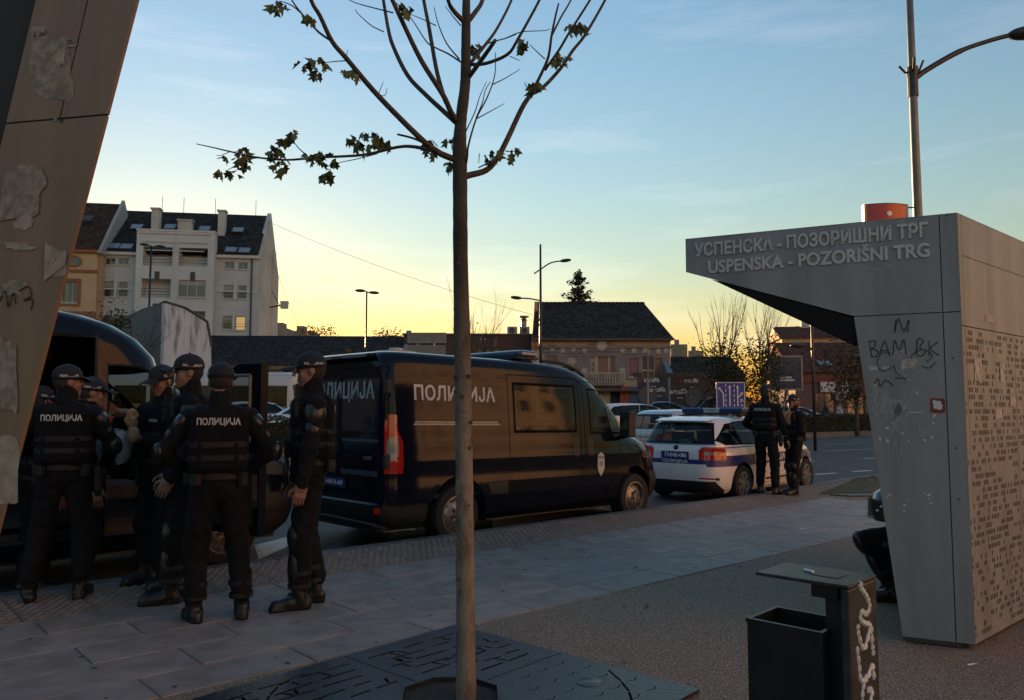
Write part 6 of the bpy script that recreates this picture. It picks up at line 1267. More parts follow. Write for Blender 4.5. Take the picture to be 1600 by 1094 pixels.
    if plate or police:
        zp = .80*kz if hb else .62; xp = sx(0, zp)-.012; mb = MB(); mb.box(xp-.008,xp,-.27,.27,zp-.065,zp+.065); pl = mb.build('number_plate', M_plate if police else mat('plate_white',(.6,.6,.58)), root)
        text('П•048-086' if police else plate, .095, frame((xp-.011,-.02 if police else 0,zp), (0,-1,0), (0,0,1)), M_white if police else M_ink, pl, bold=.002, depth=.001, width=.43)
    if police:
        text('ПОЛИЦИЈА', .074, frame((sx(0,.70)-.006,0,.698), (0,-1,0), (0,0,1)), M_white, root, bold=.0015, depth=.001, width=.50); text('ПОЛИЦИЈА', .15, frame((1.0,-sy(1.0,.71)-.006,.71), (1,0,0), (0,0,1)), M_white, root, bold=.004, depth=.001, width=1.2)
        text('RAPID', .04, frame((sx(-.5,.905)-.008,-.50,.905), (0,-1,0), (0,0,1)), M_galv, root, depth=.002); text('ŠKODA', .035, frame((sx(.5,.905)-.008,.50,.905), (0,-1,0), (0,0,1)), M_galv, root, depth=.002)
        mb = MB(); xb = sx(0,.935)-.004; mb.lathe([(.048,0),(.048,.008),(.038,.012),(0,.012)], 18, M=frame((xb,0,.935),(0,-1,0),(0,0,1))); mb.build('badge', M_chrome, root, smooth=40)
        zr_ = S[-1][0]; mb = MB(); mb.box(.42,.68,-.62,-.16,.06,.145); mb.box(.42,.68,.16,.62,.06,.145); lb = mb.build('light_bar', mat('bar_blue2',(.010,.035,.13),.12,coat=.6), root, loc=(0,0,zr_), bevel=.02); mb = MB(); mb.box(.43,.67,-.155,.155,.062,.143); mb.build('bar_centre', M_lgrey, lb); mb = MB(); mb.box(.40,.70,-.58,.58,.03,.058); mb.build('bar_base', M_plas, lb); text('ПОЛИЦИЈА', .055, frame((.42,0,.103),(0,-1,0),(0,0,1)), M_ink, lb, depth=.001, width=.26)
        for sg in (-1, 1): mb = MB(); mb.box(.50,.60,sg*.5-.03,sg*.5+.03,-.05,.03); mb.build('bar_foot', M_plas, lb)
        mb = MB(); mb.tube(cr([(sx(0,1.03)-.02,.10,1.025),(sx(0,1.05)-.03,-.1,1.04),(sx(0,1.05)-.03,-.42,1.05)], 4), .012, 6); mb.build('rear_wiper', M_plas, root)
        mb = MB(); mb.prism([(-.42,-.52,1.40),(-.60,-.50,1.37),(-.60,-.50,1.39),(-.40,-.52,1.435)], (0,1.04,0)); mb.build('roof_spoiler', M_wpaint, root, bevel=.008)
        hm = thing('riot_helmet', 'white helmet on the parcel shelf of the police car', 'helmet'); c = root.matrix_world
        p = Matrix.Translation(loc) @ Matrix.Rotation(yaw, 4, 'Z') @ Vector((-.38, .06, .80)); hm.location = p; hm.rotation_euler[2] = yaw; mb = MB(); mb.lathe([(.13,0),(.15,.06),(.15,.13),(.12,.21),(.06,.25),(0,.26)], 20); mb.build('helmet_shell', M_wpaint, hm, smooth=True)
        for y in (-.04,.04): mb = MB(); mb.ball((-.13,y,.16), .012, 6, 5); mb.build('rivet', M_black, hm)
    return root
cy_ = R(46.5); fw2 = Vector((math.cos(cy_), math.sin(cy_), 0))
car('police_car', 'white police hatchback with blue bands and roof light bar', Vector((3.48,14.34,-.15))-fw2*.16, cy_, M_wpaint, police=True, wheel_style='alloy')
M_silver = mat('silver_paint', (.42,.43,.44), .3, metal=.3, var=.06, coat=.8); M_dkblue = mat('dark_blue_paint', (.02,.03,.06), .3, var=.06, coat=.8); M_wred = mat('red_van_paint', (.12,.016,.014), .35, var=.08, coat=.6); M_wht2 = mat('white_paint_car2', (.62,.64,.65), .3, var=.05, coat=.7); M_teal = mat('pale_teal_paint', (.22,.33,.33), .3, var=.05, coat=.7)
def cl(px, Y, z): p = at(px, 640, Y); return Vector((p.x, p.y, z))
car('hatchback_car', 'silver hatchback just ahead of the police car in the next lane', cl(1040,21,-.15), R(40), M_silver, scale=(1.0,1.04,1.07), plate='NS 518-AA')
car('hatchback_car', 'white hatchback seen past the dark van mirror', cl(962,33,.12), R(12), M_wht2, scale=(1,1,1.05), det=False)
car('sedan_car', 'dark blue saloon parked before the cafe hoarding', cl(1010,45,.30), R(4), M_dkblue, SEDAN, (1,1,1.06), det=False)
car('sedan_car', 'white car parked behind the hedge right of the far officers', cl(1218,50,.12), R(4), M_wht2, SEDAN, (1,1,1.0), det=False)
car('hatchback_car', 'pale teal car directly behind the two far officers', cl(1196,47,.12), R(-3), M_teal, scale=(1,1,1.0), det=False)
car('hatchback_car', 'white car beyond the hedge left of the standing officer', cl(380,36,.12), R(8), M_wht2, scale=(1,1,1.12), det=False)
car('sedan_car', 'pale car half hidden behind the standing officer', cl(452,33,.12), R(6), M_wht2, SEDAN, (1,1,1.08), det=False)
car('red_van', 'dark red van parked under the leafy trees behind the lane sign', cl(1080,46,.25), R(3), M_wred, [(r[0]*(1.36 if r[0] > .9 else 1.1), r[1], r[2]-(.0 if r[0] < 1 else .0), r[3]*1.02+(.06 if r[0] > 1.2 else 0), r[4], r[5]) for r in HATCH], (1,1,1), det=False) if 0 else None
RV = [(.2,-.78,3.35,.80,8,5),(.36,-.86,3.45,.86,8,4.5),(.7,-.87,3.45,.88,8,4.2),(.95,-.86,3.35,.875,8,4),(1.05,-.85,3.1,.87,8,4),(1.12,-.85,2.6,.86,8,5),(1.4,-.84,2.25,.83,8,5),(1.75,-.82,1.92,.78,8,5),(1.84,-.78,1.8,.74,7,5),(1.89,-.6,1.55,.6,6,5)]
def small_van(label, loc, yaw, paint):
    root = thing('red_van', label, 'van', loc, yaw, 'cars on the boulevard'); sh = Shell(RV, 56, 2)
    for sg in (-1, 1):
        for x in (0, 2.6): sh.side(circ_top(x, .32, .38, .05), sg, delete=True)
        for w in ([(1.25,1.10),(2.32,1.10),(1.92,1.68),(1.25,1.70)], [(.15,1.12),(1.15,1.12),(1.15,1.70),(.15,1.70)], [(-.75,1.14),(.05,1.14),(.05,1.70),(-.72,1.70)]): sh.side(inset(w, -.02), sg, 'window_seal', M_seal); sh.side(w, sg, 'side_window', M_glassc)
        sh.side([(1.20,.35),(2.2,.35),(2.35,1.06),(1.20,1.06)], sg, 'door_gap', M_seal); sh.side([(1.212,.362),(2.19,.362),(2.335,1.05),(1.212,1.05)], sg, 'door', None)
    sh.front([(-.7,1.2),(.7,1.2),(.62,1.76),(-.62,1.76)], 'windscreen', M_glassc); sh.rear([(-.66,1.16),(.66,1.16),(.6,1.7),(-.6,1.7)], 'rear_window', M_glassc); sh.build(root, paint)
    mb = MB(); mb.box(-.7,3.2,-.6,.6,.17,.7); mb.build('underbody', M_black, root)
    for x in (0, 2.6):
        for sg in (-1, 1): wheel(root, x, sg*.86, .32, .19, 'steel')
    for sg in (-1, 1): mb = MB(); mb.ball((2.2, sg*.98, 1.18), (.07,.11,.1), 10, 8); mb.build('wing_mirror', M_plas, root, smooth=True)
small_van('dark red van parked under the leafy trees behind the lane sign', cl(1150,46,.20), R(182), M_wred)
# city bus passing beyond the hedge
bl_ = cl(300, 40, .12); bus = thing('city_bus', 'white city bus with dark windscreen passing behind the standing officer', 'bus', bl_, R(6))
BS = [(.3,-5.5,5.4,1.18,12,8),(.5,-5.6,5.6,1.25,12,8),(1.0,-5.62,5.66,1.27,12,8),(2.2,-5.6,5.55,1.26,12,8),(2.9,-5.55,5.45,1.22,12,8),(3.05,-5.45,5.3,1.14,10,8),(3.12,-5.2,5.0,1.0,9,8)]
sh = Shell(BS, 64, 2)
for sg in (-1, 1):
    for k in range(6): w = [(-5.0+1.68*k,1.15),(-3.5+1.68*k,1.15),(-3.5+1.68*k,2.45),(-5.0+1.68*k,2.45)]; sh.side(w, sg, 'side_window', M_glassd)
    for x in (-2.6, 3.3): sh.side(circ_top(x, .48, .56, .1), sg, delete=True)
sh.front([(-1.15,1.0),(1.15,1.0),(1.12,2.5),(-1.12,2.5)], 'windscreen', M_glassd); sh.front([(-.95,2.56),(.95,2.56),(.95,2.85),(-.95,2.85)], 'destination_display', M_black); sh.build(bus, mat('bus_white',(.42,.43,.43),.35,var=.05,coat=.5))
for k in range(3): mb = MB(); mb.box(5.60,5.62,-.7+.22*k,-.58+.22*k,2.66,2.74); mb.build('marker_lamp', mat('amber_lit',(.9,.4,.08),.4,emit=(1,.45,.1),estr=1.0), bus)
mb = MB(); mb.box(-5.3,5.3,-1.0,1.0,.32,.7); mb.build('underbody', M_black, bus)
for x in (-2.6, 3.3):
    for sg in (-1, 1): wheel(bus, x, sg*1.2, .48, .28, 'steel')
mb = MB(); mb.box(-4.5,-1.5,-.9,.9,3.12,3.34); mb.build('roof_unit', M_lgrey, bus, bevel=.05)
# ================================================================== people: bodies grown from smooth-blended distance fields
from mathutils.bvhtree import BVHTree
def field_mesh(prims, vox, folds=0.0, seed=0):
    """prims: (kind, data, blend, label). One closed surface over all of them (surface nets); returns verts, quads, face labels."""
    lo = np.array([1e9]*3); hi = -lo; bbs = []
    for kind, d, k, lb in prims:
        if kind == 'cone': a, b, ra, rb = np.array(d[0], float), np.array(d[1], float), d[2], d[3]; r = max(ra, rb); l, h = np.minimum(a, b)-r, np.maximum(a, b)+r
        elif kind == 'ell': c = np.array(d[0], float); r = max(d[1]) if len(d) > 2 and d[2] is not None else np.array(d[1], float); l, h = c-r, c+r
        else: c = np.array(d[0], float); r = np.linalg.norm(d[1]) if len(d) > 3 and d[3] is not None else np.array(d[1], float)+.001; l, h = c-r, c+r
        m = k*1.5+vox*2.5+folds*2; bbs.append((l-m, h+m)); lo = np.minimum(lo, l-vox*3-folds*2); hi = np.maximum(hi, h+vox*3+folds*2)
    n = np.ceil((hi-lo)/vox).astype(int)+1; F = np.full(n, 1.0, np.float32); Lb = np.zeros(n, np.int8)
    for (kind, d, k, lb), (bl, bh) in zip(prims, bbs):
        i0 = np.maximum(((bl-lo)/vox).astype(int), 0); i1 = np.minimum(((bh-lo)/vox).astype(int)+2, n)
        ax = [lo[q]+vox*np.arange(i0[q], i1[q]) for q in range(3)]; X, Y_, Z_ = np.meshgrid(*ax, indexing='ij'); P = np.stack([X, Y_, Z_], -1)
        if kind == 'cone':
            a, b, ra, rb = np.array(d[0], float), np.array(d[1], float), d[2], d[3]; ab = b-a; t = np.clip(((P-a)@ab)/max(ab@ab, 1e-9), 0, 1); D = np.linalg.norm(P-a-t[..., None]*ab, axis=-1)-(ra+(rb-ra)*t)
        elif kind == 'ell':
            q = P-np.array(d[0]); 
            if len(d) > 2 and d[2] is not None: q = q@np.array(d[2])
            r = np.array(d[1], float); k0 = np.linalg.norm(q/r, axis=-1); k1 = np.linalg.norm(q/(r*r), axis=-1)+1e-9; D = k0*(k0-1)/k1
        else:
            q = P-np.array(d[0])
            if len(d) > 3 and d[3] is not None: q = q@np.array(d[3])
            rd = d[2]; q = np.abs(q)-(np.array(d[1])-rd); D = np.linalg.norm(np.maximum(q, 0), axis=-1)+np.minimum(q.max(-1), 0)-rd
        sl_ = tuple(slice(i0[q], i1[q]) for q in range(3)); G = F[sl_]
        Lb[sl_] = np.where(D < G, lb, Lb[sl_])
        if k > 0: h_ = np.clip(.5+.5*(G-D)/k, 0, 1); F[sl_] = G*(1-h_)+D*h_-k*h_*(1-h_)
        else: F[sl_] = np.minimum(G, D)
    if folds:
        ax = [lo[q]+vox*np.arange(n[q]) for q in range(3)]; X, Y_, Z_ = np.meshgrid(*ax, indexing='ij'); s = seed*1.7
        w = np.sin(31*Z_+7*np.sin(8*X+s)+6*np.sin(9*Y_+1.3*s)+3*np.sin(17*Z_+s)) + .7*np.sin(19*X-23*Y_+14*Z_+4*np.sin(13*Z_+s)+s) + .5*np.sin(47*Z_+9*np.sin(15*Y_-11*X+s))
        F += (folds*.45*w).astype(np.float32)
    F = F.astype(np.float32); ins = F < 0
    c = [ins[i:n[0]-1+i, j:n[1]-1+j, k:n[2]-1+k] for i in (0,1) for j in (0,1) for k in (0,1)]; anyi = np.logical_or.reduce(c); alli = np.logical_and.reduce(c); mask = anyi & ~alli
    idx = np.argwhere(mask); vid = np.full(mask.shape, -1, np.int64); vid[mask] = np.arange(len(idx)); off = np.array([(i, j, k) for i in (0,1) for j in (0,1) for k in (0,1)])
    cv = np.stack([F[tuple((idx+o).T)] for o in off], 1); pos = np.zeros((len(idx), 3)); cnt = np.zeros(len(idx))
    for a in range(8):
        for b in range(a+1, 8):
            if np.abs(off[a]-off[b]).sum() != 1: continue
            fa, fb = cv[:, a], cv[:, b]; cr_ = (fa < 0) != (fb < 0); t = np.where(cr_, fa/np.where(cr_, fa-fb, 1), 0); pos += np.where(cr_[:, None], off[a]+(off[b]-off[a])*t[:, None], 0); cnt += cr_
    vs = lo+(idx+pos/np.maximum(cnt, 1)[:, None])*vox; faces = []
    for ax_ in range(3):
        u, v = (ax_+1) % 3, (ax_+2) % 3; s0 = [slice(None)]*3; s1 = [slice(None)]*3; s0[ax_] = slice(0, -1); s1[ax_] = slice(1, None); A_, B_ = ins[tuple(s0)], ins[tuple(s1)]; e = np.argwhere(A_ != B_)
        e = e[(e[:, u] > 0) & (e[:, v] > 0) & (e[:, u] < n[u]-1) & (e[:, v] < n[v]-1)]; du, dv = np.eye(3, dtype=int)[u], np.eye(3, dtype=int)[v]
        q = [vid[tuple(x.T)] for x in (e-du-dv, e-dv, e, e-du)]; Q = np.stack(q, 1); fl = ~A_[tuple(e.T)]; Q[fl] = Q[fl][:, ::-1]; faces.append(Q)
    fc = np.concatenate(faces); fc = fc[(fc >= 0).all(1)]; lab = Lb[tuple((idx+np.round(pos/np.maximum(cnt, 1)[:, None]).astype(int)).T)]
    return vs, fc, lab[fc[:, 0]]
def to_mesh(name, parts, mats):
    """parts: list of (verts, faces, labels); joined into one mesh."""
    V_ = np.concatenate([p[0] for p in parts]); o = 0; F_ = []
    for p in parts: F_.append(p[1]+o); o += len(p[0])
    F_ = np.concatenate(F_); L_ = np.concatenate([p[2] for p in parts]); me = bpy.data.meshes.new(name)
    me.from_pydata(V_.tolist(), [], F_.tolist()); me.polygons.foreach_set('material_index', L_.astype(np.int32)); me.polygons.foreach_set('use_smooth', np.ones(len(F_), dtype=bool)); me.update()
    for m in mats: me.materials.append(m)
    return me
def xf(part, M): M = np.array(M); return (part[0]@M[:3, :3].T+M[:3, 3], part[1], part[2])
M_uni = mat('navy_uniform', (.0050,.0056,.0080), .85, var=.3, vscale=14, bump=.25, bscale=180, spec=.25); M_boot = mat('boot_leather', (.009,.009,.010), .38, var=.3, vscale=25, bump=.15, bscale=90); M_skin = mat('skin', (.24,.125,.085), .5, var=.08, vscale=20, bump=.05, bscale=150); M_hair = mat('short_hair', (.020,.014,.010), .8, var=.3, vscale=60)
M_eye = mat('eye_dark', (.03,.02,.018), .25); M_lip = mat('lips', (.26,.10,.08), .5); M_vest = mat('vest_nylon', (.006,.0065,.008), .9, var=.3, vscale=25, bump=.35, bscale=140, spec=.2); M_pad = mat('guard_plastic', (.008,.0085,.010), .34, var=.3, vscale=14, coat=.15); M_cap = mat('cap_navy', (.007,.009,.016), .8, var=.2, vscale=30, bump=.2, bscale=220); M_belt = mat('belt_webbing', (.006,.006,.007), .7, var=.2, vscale=40); M_blond = mat('blond_hair', (.22,.13,.05), .7, var=.25, vscale=50, stretch=(1,1,.2))
BODYM = [M_uni, M_skin, M_hair, M_boot, M_eye, M_lip]
def head_part(v=0.0, hair=2):
    P = [('ell', ((-.012,0,.03), (.094,.075,.092)), .012, 1), ('ell', ((.022,0,-.045), (.066,.057+.003*v,.078)), .02, 1), ('ell', ((.062,0,-.098), (.022,.026,.019)), .02, 1), ('cone', ((.086,0,.016), (.112+.004*v,0,-.024), .0085, .0125), .012, 1), ('ell', ((.072,0,.030), (.020,.050,.012)), .014, 1),
         ('ell', ((.052,.036,-.028), (.028,.022,.026)), .015, 1), ('ell', ((.052,-.036,-.028), (.028,.022,.026)), .015, 1), ('ell', ((.083,0,-.060), (.010,.024,.006)), .006, 5), ('ell', ((.080,0,-.072), (.010,.021,.006)), .006, 5),
         ('cone', ((-.02,0,-.05), (-.035,0,-.22), .060, .066), .02, 1), ('ell', ((-.03,0,.012), (.080,.0765,.085)), .004, hair), ('ell', ((-.008,.077,-.004), (.021,.009,.031)), .006, 1), ('ell', ((-.008,-.077,-.004), (.021,.009,.031)), .006, 1), ('ell', ((.077,.031,.008), (.010,.013,.006)), .003, 4), ('ell', ((.077,-.031,.008), (.010,.013,.006)), .003, 4)]
    return field_mesh(P, .0048)
def hand_part(curl, spread=.04, thumb=.5):
    P = [('box', ((.048,-.002,0), (.050,.041,.015), .013), .01, 1), ('cone', ((-.06,0,0), (.02,0,0), .027, .030), .02, 1), ('ell', ((.03,.028,-.008), (.032,.018,.015)), .012, 1)]
    for k, (y, L, r) in enumerate([(.030,.076,.0092), (.0095,.084,.0095), (-.011,.078,.0090), (-.0305,.061,.0080)]):
        p = np.array([.094, y, 0.]); a = curl*.6; sp = (1.5-k)*spread
        for f, rr_ in ((.46, r), (.30, r*.93), (.24, r*.85)):
            d = np.array([math.cos(a)*math.cos(sp), math.sin(sp)*math.cos(a), -math.sin(a)]); q = p+d*L*f; P.append(('cone', (p, q, rr_, rr_*.94), .004, 1)); p = q; a += curl
    p = np.array([.028, .036, -.006]); d = np.array([.62, .62*thumb+.25, -.35]); d /= np.linalg.norm(d); q = p+d*.046; P.append(('cone', (p, q, .0125, .0105), .008, 1)); d2 = np.array([.85, .15, -.45]); d2 /= np.linalg.norm(d2); P.append(('cone', (q, q+d2*.034, .0105, .0085), .004, 1))
    return field_mesh(P, .0036)
HEADS = [head_part(0), head_part(1.0), head_part(-1.0)]; HANDS = {'relaxed': hand_part(.62, .02), 'grip': hand_part(.95, .02, .2), 'flat': hand_part(.2)}
CAP = field_mesh([('ell', ((-.008,0,.058), (.108,.090,.088)), .01, 0), ('ell', ((-.008,0,.050), (.1085,.0905,.045)), .01, 0), ('ell', ((.125,0,.036), (.082,.078,.0085), None), .012, 0), ('cone', ((-.008,0,.138), (-.008,0,.148), .008, .008), .006, 0)], .0048)
_v = CAP[0]; _v[:, 2] += np.where(_v[:, 0] > .08, -6.0*_v[:, 1]**2*np.clip((_v[:, 0]-.08)/.08, 0, 1)-.10*np.clip(_v[:, 0]-.10, 0, 1)*1.5, 0)
def cap_cut(part):                                 # open the underside of the dome
    v, f, l = part; c = v[f].mean(1); keep = ~((c[:, 2] < .016) & (c[:, 0] < .085)); return (v, f[keep], l[keep])
CAP = cap_cut(CAP)
VEST = field_mesh([('box', ((0,0,1.235), (.150,.198,.245), .085), .0, 0), ('cone', ((.02,.115,1.44), (-.05,.115,1.44), .052, .052), .03, 0), ('cone', ((.02,-.115,1.44), (-.05,-.115,1.44), .052, .052), .03, 0), ('box', ((-.135,0,1.14), (.030,.135,.10), .02), .012, 0)], .012, .004, 3)
VESTB = BVHTree.FromPolygons(VEST[0].tolist(), VEST[1].tolist())
def ik(a, b, l1, l2, hint):
    a, b, hint = Vector(a), Vector(b), Vector(hint); d = b-a; L = min(d.length, (l1+l2)*.999); d.normalize(); b = a+d*L; x = (l1*l1-l2*l2+L*L)/(2*L); h = math.sqrt(max(l1*l1-x*x, 0)); p = hint-d*hint.dot(d); p = p.normalized() if p.length > 1e-5 else d.orthogonal().normalized(); return a+d*x+p*h, b
def person(label, loc, yaw, h=1.80, feet=((.0,.12,.1),(.0,-.12,-.1)), wl=(.06,.30,.86), wr=(.06,-.30,.86), el=(-.6,.5,-.1), er=(-.6,-.5,-.1), hl='relaxed', hr='relaxed', pl=None, pr=None, head=(0,0), lean=0.0, seed=0, vest=True, cap=True, pads=True, back=True, knee=False, belt=True, civ=None, vox=.0125, sit=None, group='police officers', hd=0, extra_hair=None, name='person', hair=None, chest_text=False, cap_text=True):
    root = thing(name, label, 'person', loc, yaw, group); k = h/1.80; S = Matrix.Scale(k, 4); body = list(BODYM)
    if civ: body[0] = civ
    if hair: body[2] = hair
    mh = max(math.hypot(f_[0], f_[1]-sg_*.092) for f_, sg_ in zip(feet, (1,-1))); hz = .095+math.sqrt(.827**2-min(mh,.5)**2) if not sit else sit
    pel = Vector((0,0,hz+.04)); dz = hz-.90; ch = Vector((lean*.25,0,dz)); top = Vector((lean*.5,0,dz)); J = {}
    P = [('ell', ((0,0,.955+dz), (.125,.172,.135)), .05, 0), ('ell', ((lean*.12,0,1.09+dz), (.118,.158,.15)), .06, 0), ('ell', ((.005+lean*.25,0,1.28+dz), (.132,.180,.19)), .06, 0), ('ell', ((lean*.4-.005,0,1.42+dz), (.095,.165,.075)), .05, 0), ('cone', ((lean*.45-.012,0,1.43+dz), (lean*.55-.004,0,1.568+dz), .085, .072), .03, 0)]
    for sg, wpos, eh, w in ((1, wl, el, hl), (-1, wr, er, hr)):
        s = Vector((lean*.4-.01, sg*.192, 1.405+dz)); e, w_ = ik(s, wpos, .295, .262, eh); J[sg] = (s, e, w_); P += [('cone', (s, e, .073, .060), .035, 0), ('cone', (e, w_, .061, .044), .03, 0)]
    for sg, ft in ((1, feet[0]), (-1, feet[1])):
        hp = Vector((0, sg*.092, hz)); fx, fy, fa = ft[:3]; fzz = ft[3] if len(ft) > 3 else 0.0; an = Vector((fx, fy, .095+fzz)); kn, an = ik(hp, an, .425, .405, (1, sg*.15+math.sin(fa)*.4, .1)); an = Vector((fx, fy, .095+fzz)); J['k%d' % sg] = (hp, kn, an, fa)
        P += [('cone', (hp, kn, .100, .080), .03, 0), ('cone', (kn, an+Vector((-.01,0,.09)), .079, .070), .03, 0), ('cone', (an+Vector((0,0,.13)), an+Vector((0,0,-.02)), .058, .056), .012, 3)]
        c, s = math.cos(fa), math.sin(fa); f = lambda x, z: (an.x+c*x, an.y+s*x, z+fzz); P += [('cone', (f(-.035,.048), f(.06,.052), .046, .048), .012, 3), ('cone', (f(.05,.046), f(.155,.042), .046, .041), .02, 3), ('cone', (f(-.04,.016), f(.165,.016), .042, .043), .004, 3)]
    b = field_mesh(P, vox, .008, seed); b[0][:, 2] = np.maximum(b[0][:, 2], (min(ft[3] if len(ft) > 3 else 0 for ft in feet)))
    parts = [b]; HM = Matrix.Translation((lean*.62+.018, 0, 1.652+dz)) @ Matrix.Rotation(head[0], 4, 'Z') @ Matrix.Rotation(head[1], 4, 'Y'); parts.append(xf(HEADS[hd], HM))
    for sg, nm, pn in ((1, hl, pl), (-1, hr, pr)):
        s, e, w_ = J[sg]; d = (w_-e).normalized(); up = Vector(pn) if pn else Vector((0, sg*1.0, .25)); z = (up-d*up.dot(d)).normalized(); y = z.cross(d); M = Matrix.Identity(4)
        for i in range(3): M[i][0], M[i][1], M[i][2], M[i][3] = d[i], y[i]*(1 if sg < 0 else -1)*1, z[i], w_[i]
        pt = xf(HANDS[nm], M)
        if np.linalg.det(np.array(M)[:3, :3]) < 0: pt = (pt[0], pt[1][:, ::-1], pt[2])
        parts.append(pt)
    parts = [xf(p, S) for p in parts]; lk('body', to_mesh('body', parts, body), root)
    def child(nm, part, m, T=Matrix.Identity(4)): return lk(nm, to_mesh(nm, [xf(xf(part, T), S)], [m]), root)
    if cap:
        c_ = child('cap', CAP, M_cap, HM)
        if cap_text:
            for sg in (-1, 1): text('ПОЛИЦИЈА', .024, S @ HM @ frame((-.02, sg*.0905, .052), (-sg,0,0), (0,-sg*.22,1)), M_lgrey, c_, bold=.0008, depth=.0003)
    T = Matrix.Translation((lean*.27, 0, dz)) @ Matrix.Shear('XY', 4, (0, 0)) 
    if vest:
        v_ = child('tactical_vest', VEST, M_vest, T)
        def wrap(o, sx):
            for vv in o.data.vertices:
                hit = VESTB.ray_cast(Vector((sx*1.0, vv.co.y, vv.co.z)), Vector((-sx,0,0)))[0]; vv.co.x = (hit.x if hit else sx*.15)+sx*.004
            o.data.transform(S @ T); o.data.update()
        if back: wrap(text('ПОЛИЦИЈА', .062, frame((-.2, 0, 1.375), (0,-1,0), (0,0,1)), M_lgrey, v_, bold=.0018, depth=0, width=.285), -1)
        if chest_text: wrap(text('ПОЛИЦИЈА', .03, frame((.2, .08, 1.33), (0,1,0), (0,0,1)), M_lgrey, v_, bold=.001, depth=0, width=.10), 1)
        mb = MB(); mb.box(.10,.135,.135,.185,1.32,1.43); o = mb.build('radio', M_belt, v_, bevel=.008); o.data.transform(S @ T); mb = MB(); mb.tube([(.115,.16,1.43),(.105,.165,1.54)], .006, 6); o2 = mb.build('radio_aerial', M_belt, v_); o2.data.transform(S @ T)
        for z in (1.13, 1.22):
            ring_ = []
            for q in range(24):
                a = 2*PI*q/24; hit = VESTB.ray_cast(Vector((math.cos(a)*.6, math.sin(a)*.6, z)), Vector((-math.cos(a), -math.sin(a), 0)))[0]
                ring_.append(hit if hit else Vector((math.cos(a)*.15, math.sin(a)*.2, z)))
            mb = MB(); nn = len(ring_)
            for q in range(nn):
                p_ = ring_[q]; u_ = Vector((p_.x, p_.y, 0)).normalized()*.004; mb.v += [tuple(p_+u_+Vector((0,0,-.018))), tuple(p_+u_+Vector((0,0,.018)))]
            mb.f += [(2*q, 2*((q+1) % nn), 2*((q+1) % nn)+1, 2*q+1) for q in range(nn)]; mb.m += [0]*nn; o = mb.build('vest_strap', M_belt, v_, smooth=True); o.data.transform(S @ T)
        for y, z, w, hh in ((.10,1.10,.035,.055),(-.10,1.10,.035,.055),(0,1.08,.04,.05)): mb = MB(); mb.box(.145,.185,y-w,y+w,z-hh,z+hh); o = mb.build('pouch', M_vest, v_, bevel=.012); o.data.transform(S @ T)
    if belt:
        mb = MB(); prof = [(.168,-.024),(.174,-.02),(.174,.02),(.168,.024)]; mb.lathe(prof, 28, M=Matrix.Translation((0,0,1.0+dz)) @ Matrix.Diagonal((.82,1.08,1,1))); o = mb.build('duty_belt', M_belt, root, smooth=40); o.data.transform(S)
        for a, w, hh, nm in ((1.3,.035,.05,'belt_pouch'),(-2.2,.03,.06,'belt_pouch'),(2.4,.04,.05,'belt_pouch')): mb = MB(); mb.box(0,.045,-w,w,-hh,hh*.6, M=Matrix.Translation((.142*math.cos(a), .186*math.sin(a), .99+dz)) @ Matrix.Rotation(a, 4, 'Z')); o = mb.build(nm, M_belt, root, bevel=.008); o.data.transform(S)
        mb = MB(); mb.prism([(-.055,-.215,1.0+dz),(.05,-.215,1.0+dz),(.045,-.222,.80+dz),(-.01,-.222,.76+dz),(-.045,-.222,.82+dz)], (0,-.045,0)); o = mb.build('holster', M_belt, root, bevel=.01); o.data.transform(S)
    if pads:
        for sg in (1, -1):
            s, e, w_ = J[sg]; d = (e-s).normalized(); out = Vector((0, sg, .25)); out = (out-d*out.dot(d)).normalized(); Rm = np.array([d[:], out[:], d.cross(out)[:]]).T
            p = s+d*.06+out*.030; child('shoulder_pad', field_mesh([('ell', (p[:], (.090,.048,.078), Rm), 0, 0)], .012), M_pad)
            q = s+d*.17+out*.034; child('arm_guard', field_mesh([('ell', (q[:], (.062,.036,.058), Rm), 0, 0)], .012), M_pad)
            d2 = (w_-e).normalized(); ad = ((d+d2)/2).normalized(); bk = e-(s+w_)/2; bk = bk-ad*bk.dot(ad); bk = bk.normalized() if bk.length > .012 else (Vector((-1,sg*.3,0))-ad*Vector((-1,sg*.3,0)).dot(ad)).normalized(); Rm2 = np.array([((d+d2)/2).normalized()[:], bk[:], ((d+d2)/2).normalized().cross(bk)[:]]).T; p = e+bk*.028
            child('elbow_pad', field_mesh([('ell', (p[:], (.075,.042,.060), Rm2), 0, 0)], .012), M_pad)
    if knee:
        for sg in (1, -1):
            hp, kn, an, fa = J['k%d' % sg]; d = (an-kn).normalized(); f = Vector((math.cos(fa*.5), math.sin(fa*.5), 0)); f = (f-d*f.dot(d)).normalized(); Rm = np.array([d[:], f[:], d.cross(f)[:]]).T
            child('knee_pad', field_mesh([('ell', ((kn+f*.035)[:], (.10,.058,.078), Rm), 0, 0)], .012), M_pad); m_ = kn.lerp(an, .52)+f*.036; child('shin_guard', field_mesh([('ell', (m_[:], (.17,.05,.066), Rm), 0, 0)], .012), M_pad)
            for t in (.82, .60): c = kn.lerp(an, t); mb = MB(); mb.lathe([(.080,-.016),(.084,0),(.080,.016)], 16, M=frame(c, d.orthogonal(), d.cross(d.orthogonal()), d)); o = mb.build('guard_strap', M_belt, root, smooth=True); o.data.transform(S)
    if extra_hair:
        child('ponytail', field_mesh([('cone', ((-.10,0,.02),(-.135,0,-.03),.028,.026), .01, 0), ('cone', ((-.135,0,-.03),(-.115,0,-.13),.026,.014), .02, 0)], .006), extra_hair, HM)
